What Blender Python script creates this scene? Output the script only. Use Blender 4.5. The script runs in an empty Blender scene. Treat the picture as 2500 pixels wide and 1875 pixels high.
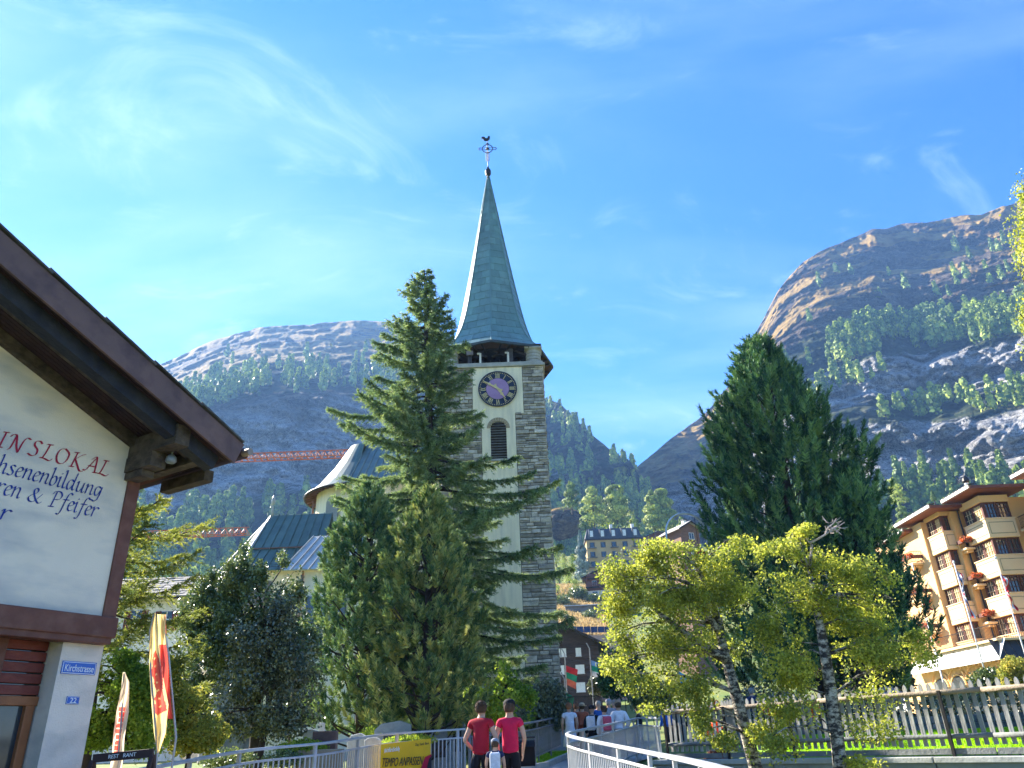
import bpy, math, random
import numpy as np
from mathutils import Vector, Matrix
R = random.Random(7)
NR = np.random.RandomState(11)
rad = math.radians
scene = bpy.context.scene
COL = scene.collection

# ------------------------------------------------------------------ camera
FPX, VPX, VPY = 1850.0, 1100.0, -2950.0        # focal length in photo pixels, zenith vanishing point
TH = math.atan(FPX / math.hypot(937.5 - VPY, VPX - 1250)); RO = -math.atan((1250 - VPX) / (937.5 - VPY))
CAM = Vector((0, 0, 1.6))
_f = Vector((0, math.cos(TH), math.sin(TH))); _u0 = Vector((0, -math.sin(TH), math.cos(TH))); _r0 = Vector((1, 0, 0))
_r = _r0 * math.cos(RO) + _u0 * math.sin(RO); _u = _u0 * math.cos(RO) - _r0 * math.sin(RO)
cd = bpy.data.cameras.new('camera'); cam = bpy.data.objects.new('camera', cd); COL.objects.link(cam)
cd.sensor_width = 36; cd.lens = 36 * FPX / 2500; cd.clip_start = 0.1; cd.clip_end = 20000
M3 = Matrix((_r, _u, -_f)).transposed().to_4x4(); M3.translation = CAM
cam.matrix_world = M3; scene.camera = cam

def ray(u, v): return _r * ((u - 1250) / FPX) + _u * ((937.5 - v) / FPX) + _f
def P(u, v, Y):                       # survey helper: the point at forward distance Y seen at photo position (u, v)
    d = ray(u, v); return CAM + d * (Y / d.y)
def PP(u, v, p0, n):                  # the point of a plane seen at (u, v)
    d = ray(u, v); n = Vector(n); return CAM + d * ((Vector(p0) - CAM).dot(n) / d.dot(n))
def PD(u, v, D):                      # at horizontal distance D
    d = ray(u, v); return CAM + d * (D / math.hypot(d.x, d.y))

# ------------------------------------------------------------------ sky, sun, exposure
SUN_AZ = rad(-51)                      # clockwise from +Y
SUN_EL = rad(34)
world = bpy.data.worlds.new('World'); scene.world = world; world.use_nodes = True
wn = world.node_tree.nodes; wl = world.node_tree.links; wn.clear()
def wnode(t, **k):
    n = wn.new(t)
    for a, b in k.items(): setattr(n, a, b)
    return n
sky = wnode('ShaderNodeTexSky', sky_type='NISHITA', sun_disc=False, sun_elevation=SUN_EL, sun_rotation=SUN_AZ % (2 * math.pi),
            altitude=1600, air_density=1.15, dust_density=0.25, ozone_density=2.2)
hs = wnode('ShaderNodeHueSaturation'); hs.inputs['Saturation'].default_value = 1.42; hs.inputs['Value'].default_value = 1.0; hs.inputs['Hue'].default_value = 0.5
wl.new(sky.outputs[0], hs.inputs['Color'])
tint = wnode('ShaderNodeMixRGB', blend_type='MULTIPLY'); tint.inputs[0].default_value = 1.0; tint.inputs[2].default_value = (0.76, 0.83, 1.08, 1); wl.new(hs.outputs[0], tint.inputs[1])
tc = wnode('ShaderNodeTexCoord')
# thin cirrus: stretched, warped noise over the direction of view
sep = wnode('ShaderNodeSeparateXYZ'); wl.new(tc.outputs['Generated'], sep.inputs[0])
zz = wnode('ShaderNodeMath', operation='MAXIMUM'); wl.new(sep.outputs[2], zz.inputs[0]); zz.inputs[1].default_value = 0.0
za = wnode('ShaderNodeMath', operation='ADD'); wl.new(zz.outputs[0], za.inputs[0]); za.inputs[1].default_value = 0.25
dv = wnode('ShaderNodeVectorMath', operation='DIVIDE'); cmb = wnode('ShaderNodeCombineXYZ')
for i in range(3): wl.new(za.outputs[0], cmb.inputs[i])
wl.new(tc.outputs['Generated'], dv.inputs[0]); wl.new(cmb.outputs[0], dv.inputs[1])
mp = wnode('ShaderNodeMapping'); mp.inputs['Rotation'].default_value = (0, 0, rad(32)); mp.inputs['Scale'].default_value = (1.0, 2.6, 0.0)
mp.inputs['Location'].default_value = (4.6, 2.2, 0)
wl.new(dv.outputs[0], mp.inputs['Vector'])
def noise_w(scale, detail, rough, dist, lo, hi, src=mp):
    n = wnode('ShaderNodeTexNoise'); n.inputs['Scale'].default_value = scale; n.inputs['Detail'].default_value = detail
    n.inputs['Roughness'].default_value = rough; n.inputs['Distortion'].default_value = dist
    wl.new(src.outputs[0], n.inputs['Vector'])
    r = wnode('ShaderNodeMapRange'); r.interpolation_type = 'SMOOTHSTEP'
    r.inputs[1].default_value = lo; r.inputs[2].default_value = hi; wl.new(n.outputs[0], r.inputs[0]); return r
n1 = noise_w(1.1, 7, 0.55, 0.35, 0.40, 0.74)
n2 = noise_w(0.55, 3, 0.5, 0.3, 0.36, 0.60)
mpb = wnode('ShaderNodeMapping'); mpb.inputs['Rotation'].default_value = (0, 0, rad(-18)); mpb.inputs['Scale'].default_value = (1.0, 1.7, 0.0)
mpb.inputs['Location'].default_value = (7.75, 4.6, 0); wl.new(dv.outputs[0], mpb.inputs['Vector'])
n3 = noise_w(3.2, 8, 0.6, 1.6, 0.54, 0.80, mpb)
mul = wnode('ShaderNodeMath', operation='MULTIPLY'); wl.new(n1.outputs[0], mul.inputs[0]); wl.new(n2.outputs[0], mul.inputs[1])
ad = wnode('ShaderNodeMath', operation='MULTIPLY_ADD'); wl.new(n3.outputs[0], ad.inputs[0]); ad.inputs[1].default_value = 0.9; wl.new(mul.outputs[0], ad.inputs[2])
sc_ = wnode('ShaderNodeMath', operation='MULTIPLY'); wl.new(ad.outputs[0], sc_.inputs[0]); sc_.inputs[1].default_value = 0.38; sc_.use_clamp = True
mx = wnode('ShaderNodeMixRGB'); wl.new(sc_.outputs[0], mx.inputs[0]); wl.new(tint.outputs[0], mx.inputs[1]); mx.inputs[2].default_value = (3.5, 4.6, 5.6, 1)
bg = wnode('ShaderNodeBackground'); bg.inputs['Strength'].default_value = 0.055
wl.new(mx.outputs[0], bg.inputs['Color'])
wo = wnode('ShaderNodeOutputWorld'); wl.new(bg.outputs[0], wo.inputs['Surface'])
SKYC = (mx, hs, bg, sky)
sd = bpy.data.lights.new('sun', 'SUN'); sd.energy = 5.0; sd.angle = rad(0.5); sd.color = (1.0, 0.93, 0.80)
sun = bpy.data.objects.new('sun', sd); COL.objects.link(sun)
SUND = Vector((math.sin(SUN_AZ) * math.cos(SUN_EL), math.cos(SUN_AZ) * math.cos(SUN_EL), math.sin(SUN_EL)))
sun.rotation_euler = SUND.to_track_quat('Z', 'Y').to_euler()
vs = scene.view_settings; vs.view_transform = 'Standard'; vs.look = 'None'; vs.gamma = 1; vs.use_curve_mapping = False; vs.exposure = 2.35
cy = scene.cycles
cy.use_denoising = True; cy.use_adaptive_sampling = True; cy.adaptive_threshold = 0.02
cy.max_bounces = 6; cy.diffuse_bounces = 3; cy.glossy_bounces = 2; cy.transmission_bounces = 4; cy.volume_bounces = 0; cy.transparent_max_bounces = 8
cy.sample_clamp_indirect = 6; cy.caustics_reflective = False; cy.caustics_refractive = False

# ------------------------------------------------------------------ materials
MATS = {}
def mat(name, col, col2=None, scale=3.0, rough=0.8, bump=0.0, bscale=None, metal=0.0, spec=0.3, stretch=(1, 1, 1), var=0.0, trans=0.0, detail=6, lo=0.35, hi=0.65, coord='Object', streak=None, island=0.0):
    if name in MATS: return MATS[name]
    m = bpy.data.materials.new(name); m.use_nodes = True; nt = m.node_tree; N = nt.nodes; L = nt.links
    b = N['Principled BSDF']; b.inputs['Roughness'].default_value = rough; b.inputs['Metallic'].default_value = metal
    b.inputs['Specular IOR Level'].default_value = spec
    c2 = col2 or tuple(c * 0.75 for c in col)
    t = N.new('ShaderNodeTexCoord'); mpn = N.new('ShaderNodeMapping'); mpn.inputs['Scale'].default_value = stretch
    L.new(t.outputs[coord], mpn.inputs[0])
    n = N.new('ShaderNodeTexNoise'); n.inputs['Scale'].default_value = scale; n.inputs['Detail'].default_value = detail; n.inputs['Roughness'].default_value = 0.6
    L.new(mpn.outputs[0], n.inputs[0])
    mr = N.new('ShaderNodeMapRange'); mr.inputs[1].default_value = lo; mr.inputs[2].default_value = hi; L.new(n.outputs[0], mr.inputs[0])
    mxx = N.new('ShaderNodeMixRGB'); mxx.inputs[1].default_value = (*col, 1); mxx.inputs[2].default_value = (*c2, 1); L.new(mr.outputs[0], mxx.inputs[0])
    out = mxx.outputs[0]
    if streak:                                   # a second, finer layer of dirt or grain
        n2_ = N.new('ShaderNodeTexNoise'); n2_.inputs['Scale'].default_value = streak[0]; n2_.inputs['Detail'].default_value = 5
        m2 = N.new('ShaderNodeMapping'); m2.inputs['Scale'].default_value = streak[2]; L.new(t.outputs[coord], m2.inputs[0]); L.new(m2.outputs[0], n2_.inputs[0])
        r2 = N.new('ShaderNodeMapRange'); r2.inputs[1].default_value = 0.45; r2.inputs[2].default_value = 0.75; r2.inputs[4].default_value = streak[3]; L.new(n2_.outputs[0], r2.inputs[0])
        mm = N.new('ShaderNodeMixRGB'); L.new(r2.outputs[0], mm.inputs[0]); L.new(out, mm.inputs[1]); mm.inputs[2].default_value = (*streak[1], 1); out = mm.outputs[0]
    if var:
        oi = N.new('ShaderNodeObjectInfo'); ge = N.new('ShaderNodeNewGeometry')
        a = N.new('ShaderNodeMath'); a.operation = 'ADD'; L.new(oi.outputs['Random'], a.inputs[0]); L.new(ge.outputs['Random Per Island'], a.inputs[1])
        fr = N.new('ShaderNodeMath'); fr.operation = 'FRACT'; L.new(a.outputs[0], fr.inputs[0])
        r3 = N.new('ShaderNodeMapRange'); r3.inputs[3].default_value = 1 - var; r3.inputs[4].default_value = 1 + var; L.new(fr.outputs[0], r3.inputs[0])
        h = N.new('ShaderNodeHueSaturation'); L.new(r3.outputs[0], h.inputs['Value']); L.new(out, h.inputs['Color']); out = h.outputs[0]
    L.new(out, b.inputs['Base Color'])
    if bump:
        bn = N.new('ShaderNodeBump'); bn.inputs['Strength'].default_value = bump; bn.inputs['Distance'].default_value = 0.05
        nb = N.new('ShaderNodeTexNoise'); nb.inputs['Scale'].default_value = bscale or scale * 4; nb.inputs['Detail'].default_value = 5; L.new(mpn.outputs[0], nb.inputs[0])
        L.new(nb.outputs[0], bn.inputs['Height']); L.new(bn.outputs[0], b.inputs['Normal'])
    MATS[name] = m; return m
def leafmat(name, c1, c2, c3, trans=0.35, rough=0.6, nscale=0.6, spec=0.25):
    """leaves: per-leaf colour, broad patches, light passing through"""
    if name in MATS: return MATS[name]
    m = bpy.data.materials.new(name); m.use_nodes = True; nt = m.node_tree; N = nt.nodes; L = nt.links
    b = N['Principled BSDF']; b.inputs['Roughness'].default_value = rough; b.inputs['Specular IOR Level'].default_value = spec
    ge = N.new('ShaderNodeNewGeometry'); cr = N.new('ShaderNodeValToRGB')
    cr.color_ramp.elements[0].color = (*c1, 1); cr.color_ramp.elements[1].color = (*c3, 1); e = cr.color_ramp.elements.new(0.5); e.color = (*c2, 1)
    t = N.new('ShaderNodeTexCoord'); n = N.new('ShaderNodeTexNoise'); n.inputs['Scale'].default_value = nscale; n.inputs['Detail'].default_value = 3; L.new(t.outputs['Object'], n.inputs[0])
    oi = N.new('ShaderNodeObjectInfo')
    a0 = N.new('ShaderNodeMath'); a0.operation = 'MULTIPLY_ADD'; L.new(oi.outputs['Random'], a0.inputs[0]); a0.inputs[1].default_value = 0.25; a0.inputs[2].default_value = -0.62
    a1 = N.new('ShaderNodeMath'); a1.operation = 'MULTIPLY_ADD'; L.new(n.outputs[0], a1.inputs[0]); a1.inputs[1].default_value = 1.5; L.new(a0.outputs[0], a1.inputs[2])
    a2 = N.new('ShaderNodeMath'); a2.operation = 'MULTIPLY_ADD'; L.new(ge.outputs['Random Per Island'], a2.inputs[0]); a2.inputs[1].default_value = 0.6; L.new(a1.outputs[0], a2.inputs[2])
    at_ = N.new('ShaderNodeAttribute'); at_.attribute_name = 'tone'; a3 = N.new('ShaderNodeMath'); a3.operation = 'ADD'; L.new(a2.outputs[0], a3.inputs[0]); L.new(at_.outputs['Fac'], a3.inputs[1])
    L.new(a3.outputs[0], cr.inputs[0]); L.new(cr.outputs[0], b.inputs['Base Color'])
    tr = N.new('ShaderNodeBsdfTranslucent'); g = N.new('ShaderNodeHueSaturation'); g.inputs['Value'].default_value = 1.25; g.inputs['Saturation'].default_value = 1.05
    L.new(cr.outputs[0], g.inputs['Color']); L.new(g.outputs[0], tr.inputs[0])
    ms = N.new('ShaderNodeMixShader'); ms.inputs[0].default_value = trans; L.new(b.outputs[0], ms.inputs[1]); L.new(tr.outputs[0], ms.inputs[2])
    L.new(ms.outputs[0], N['Material Output'].inputs['Surface']); MATS[name] = m; return m
def glassmat(name, col=(0.02, 0.025, 0.03), rough=0.06):
    if name in MATS: return MATS[name]
    return mat(name, col, tuple(c * 1.6 for c in col), 2.0, rough, spec=0.8)

# ------------------------------------------------------------------ objects
def tag(o, label=None, cat=None, group=None, kind=None):
    if label: o['label'] = label
    if cat: o['category'] = cat
    if group: o['group'] = group
    if kind: o['kind'] = kind
    return o
def thing(name, label, cat, loc=(0, 0, 0), group=None):
    o = bpy.data.objects.new(name, None); COL.objects.link(o); o.location = loc; o.empty_display_size = 0.2
    return tag(o, label, cat, group)
def attach(o, parent):
    if parent is not None:
        o.parent = parent
        if parent.parent is None and parent.type == 'EMPTY': o.matrix_parent_inverse = parent.matrix_basis.inverted()
    return o
class MB:
    def __init__(s): s.v = []; s.f = []
    def add(s, vs_, fs):
        k = len(s.v); s.v += [tuple(p) for p in vs_]; s.f += [tuple(i + k for i in f) for f in fs]; return s
    def box(s, c, d, ax=None):
        """centre, full size, optional axes (x, y, z vectors)"""
        c = Vector(c); ax = ax or (Vector((1, 0, 0)), Vector((0, 1, 0)), Vector((0, 0, 1)))
        pts = [c + ax[0] * (d[0] * i / 2) + ax[1] * (d[1] * j / 2) + ax[2] * (d[2] * k / 2) for i, j, k in
               ((-1, -1, -1), (1, -1, -1), (1, 1, -1), (-1, 1, -1), (-1, -1, 1), (1, -1, 1), (1, 1, 1), (-1, 1, 1))]
        return s.add(pts, ((0, 3, 2, 1), (4, 5, 6, 7), (0, 1, 5, 4), (1, 2, 6, 5), (2, 3, 7, 6), (3, 0, 4, 7)))
    def beam(s, a, b, w, h, up=(0, 0, 1)):
        a = Vector(a); b = Vector(b); d = b - a; l = d.length; d.normalize(); x = d.cross(Vector(up))
        if x.length < 1e-4: x = Vector((1, 0, 0))
        x.normalize(); z = x.cross(d); return s.box((a + b) / 2, (w, l, h), (x, d, z))
    def prism(s, poly, ext):
        """planar polygon (3-D points) pushed along ext"""
        n = len(poly); ext = Vector(ext); a = [Vector(p) for p in poly]; b = [p + ext for p in a]
        return s.add(a + b, [tuple(range(n))[::-1], tuple(range(n, 2 * n))] + [(i, (i + 1) % n, (i + 1) % n + n, i + n) for i in range(n)])
    def tube(s, pts, r, n=6, cap=True):
        pts = [Vector(p) for p in pts]; rr = r if hasattr(r, '__len__') else [r] * len(pts); k = len(s.v); N_ = len(pts)
        px = None
        for i, p in enumerate(pts):
            d = (pts[min(i + 1, N_ - 1)] - pts[max(i - 1, 0)])
            if d.length < 1e-9: d = Vector((0, 0, 1))
            d.normalize()
            x = (px - d * px.dot(d)) if px is not None else d.orthogonal()
            if x.length < 1e-6: x = d.orthogonal()
            x.normalize(); px = x; y = d.cross(x)
            for j in range(n):
                a = 2 * math.pi * j / n; s.v.append(tuple(p + x * (math.cos(a) * rr[i]) + y * (math.sin(a) * rr[i])))
        for i in range(N_ - 1):
            for j in range(n):
                s.f.append((k + i * n + j, k + i * n + (j + 1) % n, k + (i + 1) * n + (j + 1) % n, k + (i + 1) * n + j))
        if cap: s.f.append(tuple(k + j for j in range(n))[::-1]); s.f.append(tuple(k + (N_ - 1) * n + j for j in range(n)))
        return s
    def lathe(s, c, prof, n=16, ang0=0):
        """prof: (radius, z) from below; c: base centre"""
        k = len(s.v)
        for r_, z in prof:
            for j in range(n):
                a = ang0 + 2 * math.pi * j / n; s.v.append((c[0] + r_ * math.cos(a), c[1] + r_ * math.sin(a), c[2] + z))
        for i in range(len(prof) - 1):
            for j in range(n):
                s.f.append((k + i * n + j, k + i * n + (j + 1) % n, k + (i + 1) * n + (j + 1) % n, k + (i + 1) * n + j))
        s.f.append(tuple(k + j for j in range(n))[::-1]); s.f.append(tuple(k + (len(prof) - 1) * n + j for j in range(n))); return s
    def build(s, name, m=None, parent=None, smooth=False, bevel=0.0):
        me = bpy.data.meshes.new(name); me.from_pydata(s.v, [], s.f)
        if m: me.materials.append(m)
        if smooth: me.shade_smooth()
        o = bpy.data.objects.new(name, me); COL.objects.link(o)
        if bevel:
            bv = o.modifiers.new('bevel', 'BEVEL'); bv.width = bevel; bv.segments = 2; bv.limit_method = 'ANGLE'; bv.angle_limit = rad(35)
        return attach(o, parent)
def npmesh(name, V, Fq, m, parent=None, smooth=False, n=4):
    """mesh from numpy arrays; Fq: (k, n) faces"""
    me = bpy.data.meshes.new(name); V = np.ascontiguousarray(V, dtype=np.float32); Fq = np.ascontiguousarray(Fq, dtype=np.int32)
    me.vertices.add(len(V)); me.vertices.foreach_set('co', V.ravel())
    me.loops.add(Fq.size); me.loops.foreach_set('vertex_index', Fq.ravel())
    me.polygons.add(len(Fq)); me.polygons.foreach_set('loop_start', np.arange(len(Fq), dtype=np.int32) * n)
    me.polygons.foreach_set('loop_total', np.full(len(Fq), n, dtype=np.int32))
    if smooth: me.polygons.foreach_set('use_smooth', np.ones(len(Fq), dtype=bool))
    me.update(calc_edges=True)
    if m: me.materials.append(m)
    o = bpy.data.objects.new(name, me); COL.objects.link(o); return attach(o, parent)
def copy_tree(o, parent=None):
    c = o.copy(); COL.objects.link(c); c.parent = parent
    if parent is not None: c.matrix_parent_inverse = o.matrix_parent_inverse.copy()
    for ch in list(o.children): copy_tree(ch, c)
    return c
def share(o, parent, mtx):
    """another object on the same mesh, placed by mtx"""
    c = bpy.data.objects.new(o.name.split('.')[0], o.data); COL.objects.link(c); attach(c, parent); c.matrix_basis = mtx; return c
# numpy value noise
def _h(ix, iy, iz):
    n = (ix * 374761393 + iy * 668265263 + iz * 2147483647 % 1000003 + iz * 1274126177) & 0xffffffff
    n = ((n ^ (n >> 13)) * 1274126177) & 0xffffffff; n = n ^ (n >> 16)
    return (n & 0xffff) / 65535.0
def vnoise(p):
    p = np.asarray(p, dtype=np.float64); i = np.floor(p).astype(np.int64); f = p - i; f = f * f * (3 - 2 * f)
    x, y, z = i[..., 0], i[..., 1], i[..., 2]; fx, fy, fz = f[..., 0], f[..., 1], f[..., 2]; r = 0
    for a in (0, 1):
        for b in (0, 1):
            for c in (0, 1):
                r = r + _h(x + a, y + b, z + c) * (fx if a else 1 - fx) * (fy if b else 1 - fy) * (fz if c else 1 - fz)
    return r * 2 - 1
def blocks(p):
    p = np.asarray(p, dtype=np.float64); p = p + .35 * np.stack([vnoise(p * .7 + 3), vnoise(p * .7 + 9), vnoise(p * .7 + 15)], -1); i = np.floor(p).astype(np.int64); f = np.clip((p - i - .5) * 4.5 + .5, 0, 1); r = 0
    for a in (0, 1):
        for b in (0, 1):
            for c in (0, 1): r = r + _h(i[..., 0] + a, i[..., 1] + b, i[..., 2] + c) * (f[..., 0] if a else 1 - f[..., 0]) * (f[..., 1] if b else 1 - f[..., 1]) * (f[..., 2] if c else 1 - f[..., 2])
    return r * 2 - 1
def fbm(p, oct=4, lac=2.03, gain=0.5, ridge=False):
    p = np.asarray(p, dtype=np.float64); s = 0; a = 1.0; t = 0
    for k in range(oct):
        n = vnoise(p + 17.3 * k)
        if ridge: n = 1 - 2 * np.abs(n)
        s = s + a * n; t += a; a *= gain; p = p * lac
    return s / t
# ------------------------------------------------------------------ ground
def path_z(y): return 0.05 * (min(max(y, 0), 30) - 7) if y > 0 else -0.35
def fence_y(x): return float(np.interp(x, [3.3, 8.63, 14], [21.1, 14.2, 7.3]))
def sstep(a): a = max(0, min(1, a)); return a * a * (3 - 2 * a)
def gz(x, y):
    """height of the ground"""
    z = path_z(y) + max(0, min(y - 30, 30)) * 0.01
    if x > 2.2 and y < 40:
        fy = fence_y(x); edge = sstep((x - max(2.3, 2.3 + (y - 19) * .27)) / .5)
        if y > fy: k = sstep((x - 4.2) / 1.2) * sstep((y - fy) / .3) ; z = z * (1 - k) + (1.13 + .05 * min(y - fy, 6.5) + .004 * (y - fy)) * k
        elif y > -5: k = edge * sstep((fy - y) / .25); z = z * (1 - k) + (-0.9 + .25 * math.sin(x * 1.3 + y)) * k
    D = math.hypot(x, y)
    if y > 60 and D > 70:                        # the village hill behind
        az = math.degrees(math.atan2(x, y))
        k = max(0.12, min(1, (az + 5) / 6.5)) * max(0.35, min(1, (50 - az) / 22))
        z += k * float(np.interp(D, [70, 100, 115, 150, 190, 240, 270, 292, 330, 420], [0, 3.6, 5.5, 19, 33, 46, 60, 64, 58, 70]))
        z += 1.2 * math.sin(x * .11 + y * .05) * math.sin(y * .09 - x * .04) * min(1, (D - 70) / 40)
    return z
def river(x, y):
    """depth of the river cut beside the railing (right bank wall is the far side)"""
    return 0.0
gx = np.concatenate([np.linspace(-900, -80, 18), np.linspace(-70, -22, 13), np.linspace(-20, 40, 121), np.linspace(43, 150, 36), np.linspace(160, 900, 20)])
gy = np.concatenate([np.linspace(-300, -20, 10), np.linspace(-18, 40, 117), np.linspace(42, 110, 35), np.linspace(114, 330, 44), np.linspace(350, 800, 8)])
MEAD = mat('meadow_grass', (0.10, 0.16, 0.03), (0.20, 0.19, 0.05), 0.25, 0.95, 0.4, 6.0)
def grid_mesh(name, gx, gy, zf, m, kind='structure', dz=0.0):
    V = []
    for y in gy:
        for x in gx: V.append((x, y, zf(x, y) + dz))
    nx = len(gx); f = [(j * nx + i, j * nx + i + 1, (j + 1) * nx + i + 1, (j + 1) * nx + i) for j in range(len(gy) - 1) for i in range(nx - 1)]
    o = npmesh(name, np.array(V), np.array(f), m, smooth=True); o['kind'] = kind; return o

# ------------------------------------------------------------------ mountains: columns of rays, rows from foot to ridge, each row at its own distance
def mountain_field(sil, base, bands, u0, u1, amp=18, rough_sil=4, seed=0):
    su = [p[0] for p in sil]; sv = [p[1] for p in sil]; bs = [p[0] for p in bands]
    def pos(u, s):
        """u, s arrays -> world points"""
        u = np.asarray(u, float); s = np.asarray(s, float)
        vt = np.interp(u, su, sv) + rough_sil * fbm(np.stack([u / 38 + seed, u * 0, u * 0], -1), 4)
        vb = np.interp(u, [p[0] for p in base], [p[1] for p in base])
        s2 = s + 0.045 * fbm(np.stack([u / 160 + seed, u * 0 + 3, u * 0], -1), 3) * (s * (1 - s) * 4)       # bands wander
        d = np.zeros_like(u)
        for (c0, dd0), (c1, dd1) in zip(DB[seed][:-1], DB[seed][1:]):
            w = np.clip((u - c0) / (c1 - c0), 0, 1); inside = ((u >= c0) | (c0 == DB[seed][0][0])) & ((u < c1) | (c1 == DB[seed][-1][0]))
            da = np.interp(s2, [b[0] for b in dd0], [b[1] for b in dd0]); db = np.interp(s2, [b[0] for b in dd1], [b[1] for b in dd1])
            d = np.where(inside, da * (1 - w) + db * w, d)
        v = vb * (1 - s) + vt * s
        X = (u - 1250) / FPX; Y = (937.5 - v) / FPX
        dx = _r.x * X + _u.x * Y + _f.x; dy = _r.y * X + _u.y * Y + _f.y; dz = _r.z * X + _u.z * Y + _f.z
        h = np.hypot(dx, dy); dx /= h; dy /= h; dz /= h
        p0 = np.stack([dx * d, dy * d, dz * d], -1)
        q = p0 * [1, 1, 1.0]
        rel = amp * 2.2 * fbm(q / [110, 110, 200] + seed, 3) + amp * 2.0 * fbm(q / [36, 36, 46] + 9, 4, ridge=True) + amp * 0.9 * fbm(q / [13, 13, 15] + 4, 4, ridge=True) + amp * 0.42 * fbm(q / [5.5, 5.5, 4] + 4, 3, ridge=True)
        led = fbm(np.stack([u / 240 + seed, s * 34 + u / 500, u * 0], -1), 3)
        rel = rel + (16 if seed == 2 else 9) * led * np.clip((s - .60) * 5, 0, 1)
        rel = rel * .8 + amp * (.85 * blocks(q / [38, 38, 30]) + .55 * blocks(q / [17, 17, 12] + 5) + .28 * blocks(q / [8, 8, 5] + 8))
        d2 = d + rel * np.clip(s * 6, 0, 1)
        return np.stack([dx * d2, dy * d2, dz * d2 + 1.6], -1)
    return pos
DB = {}
# left mountain : columns (u, [(s, distance)...])
SIL_L = [(-900, 1250), (-300, 1080), (100, 985), (395, 888), (440, 868), (500, 838), (560, 822), (620, 802), (700, 796), (780, 788), (860, 783), (930, 785), (1010, 792), (1080, 815), (1150, 850), (1250, 915), (1330, 972), (1365, 985), (1400, 1020), (1450, 1065), (1500, 1108), (1540, 1128), (1575, 1180), (1620, 1260), (1700, 1400)]
DB[1] = [(-900, [(0, 250), (.4, 420), (.55, 470), (.80, 530), (.9, 760), (1, 980)]), (700, [(0, 250), (.25, 340), (.54, 500), (.60, 515), (.78, 555), (.82, 610), (.90, 760), (.94, 880), (1, 1050)]),
         (1200, [(0, 250), (.3, 420), (.45, 500), (.62, 580), (.8, 700), (1, 900)]), (1400, [(0, 280), (.5, 470), (.7, 540), (1, 640)]), (1700, [(0, 300), (1, 500)])]
posL = mountain_field(SIL_L, [(-900, 1700), (1700, 1640)], DB[1], -900, 1700, 13, 5, 1)
SIL_R = [(1480, 1200), (1545, 1150), (1565, 1130), (1620, 1085), (1680, 1040), (1720, 1010), (1760, 960), (1790, 925), (1820, 860), (1835, 830), (1860, 785), (1900, 710), (1960, 640), (2000, 615), (2080, 578), (2130, 560), (2200, 550), (2260, 543), (2320, 532), (2400, 520), (2450, 502), (2520, 480), (2700, 420), (3000, 380), (3600, 500)]
DB[2] = [(1480, [(0, 330), (.5, 520), (1, 700)]), (1700, [(0, 320), (.4, 520), (.7, 640), (1, 800)]), (1850, [(0, 320), (.30, 420), (.55, 520), (.70, 560), (.82, 600), (.88, 690), (1, 850)]),
         (2200, [(0, 330), (.42, 450), (.47, 470), (.56, 490), (.575, 520), (.62, 555), (.64, 570), (.705, 590), (.72, 630), (.81, 740), (.87, 780), (.885, 830), (.92, 900), (1, 960)]),
         (2500, [(0, 330), (.42, 450), (.47, 470), (.555, 490), (.57, 520), (.61, 550), (.64, 570), (.71, 590), (.725, 630), (.80, 740), (.87, 780), (.885, 830), (.92, 900), (1, 960)]), (3600, [(0, 330), (.4, 480), (.7, 600), (1, 900)])]
posR = mountain_field(SIL_R, [(1480, 1640), (3600, 1700)], DB[2], 1480, 3600, 11, 6, 2)
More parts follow.
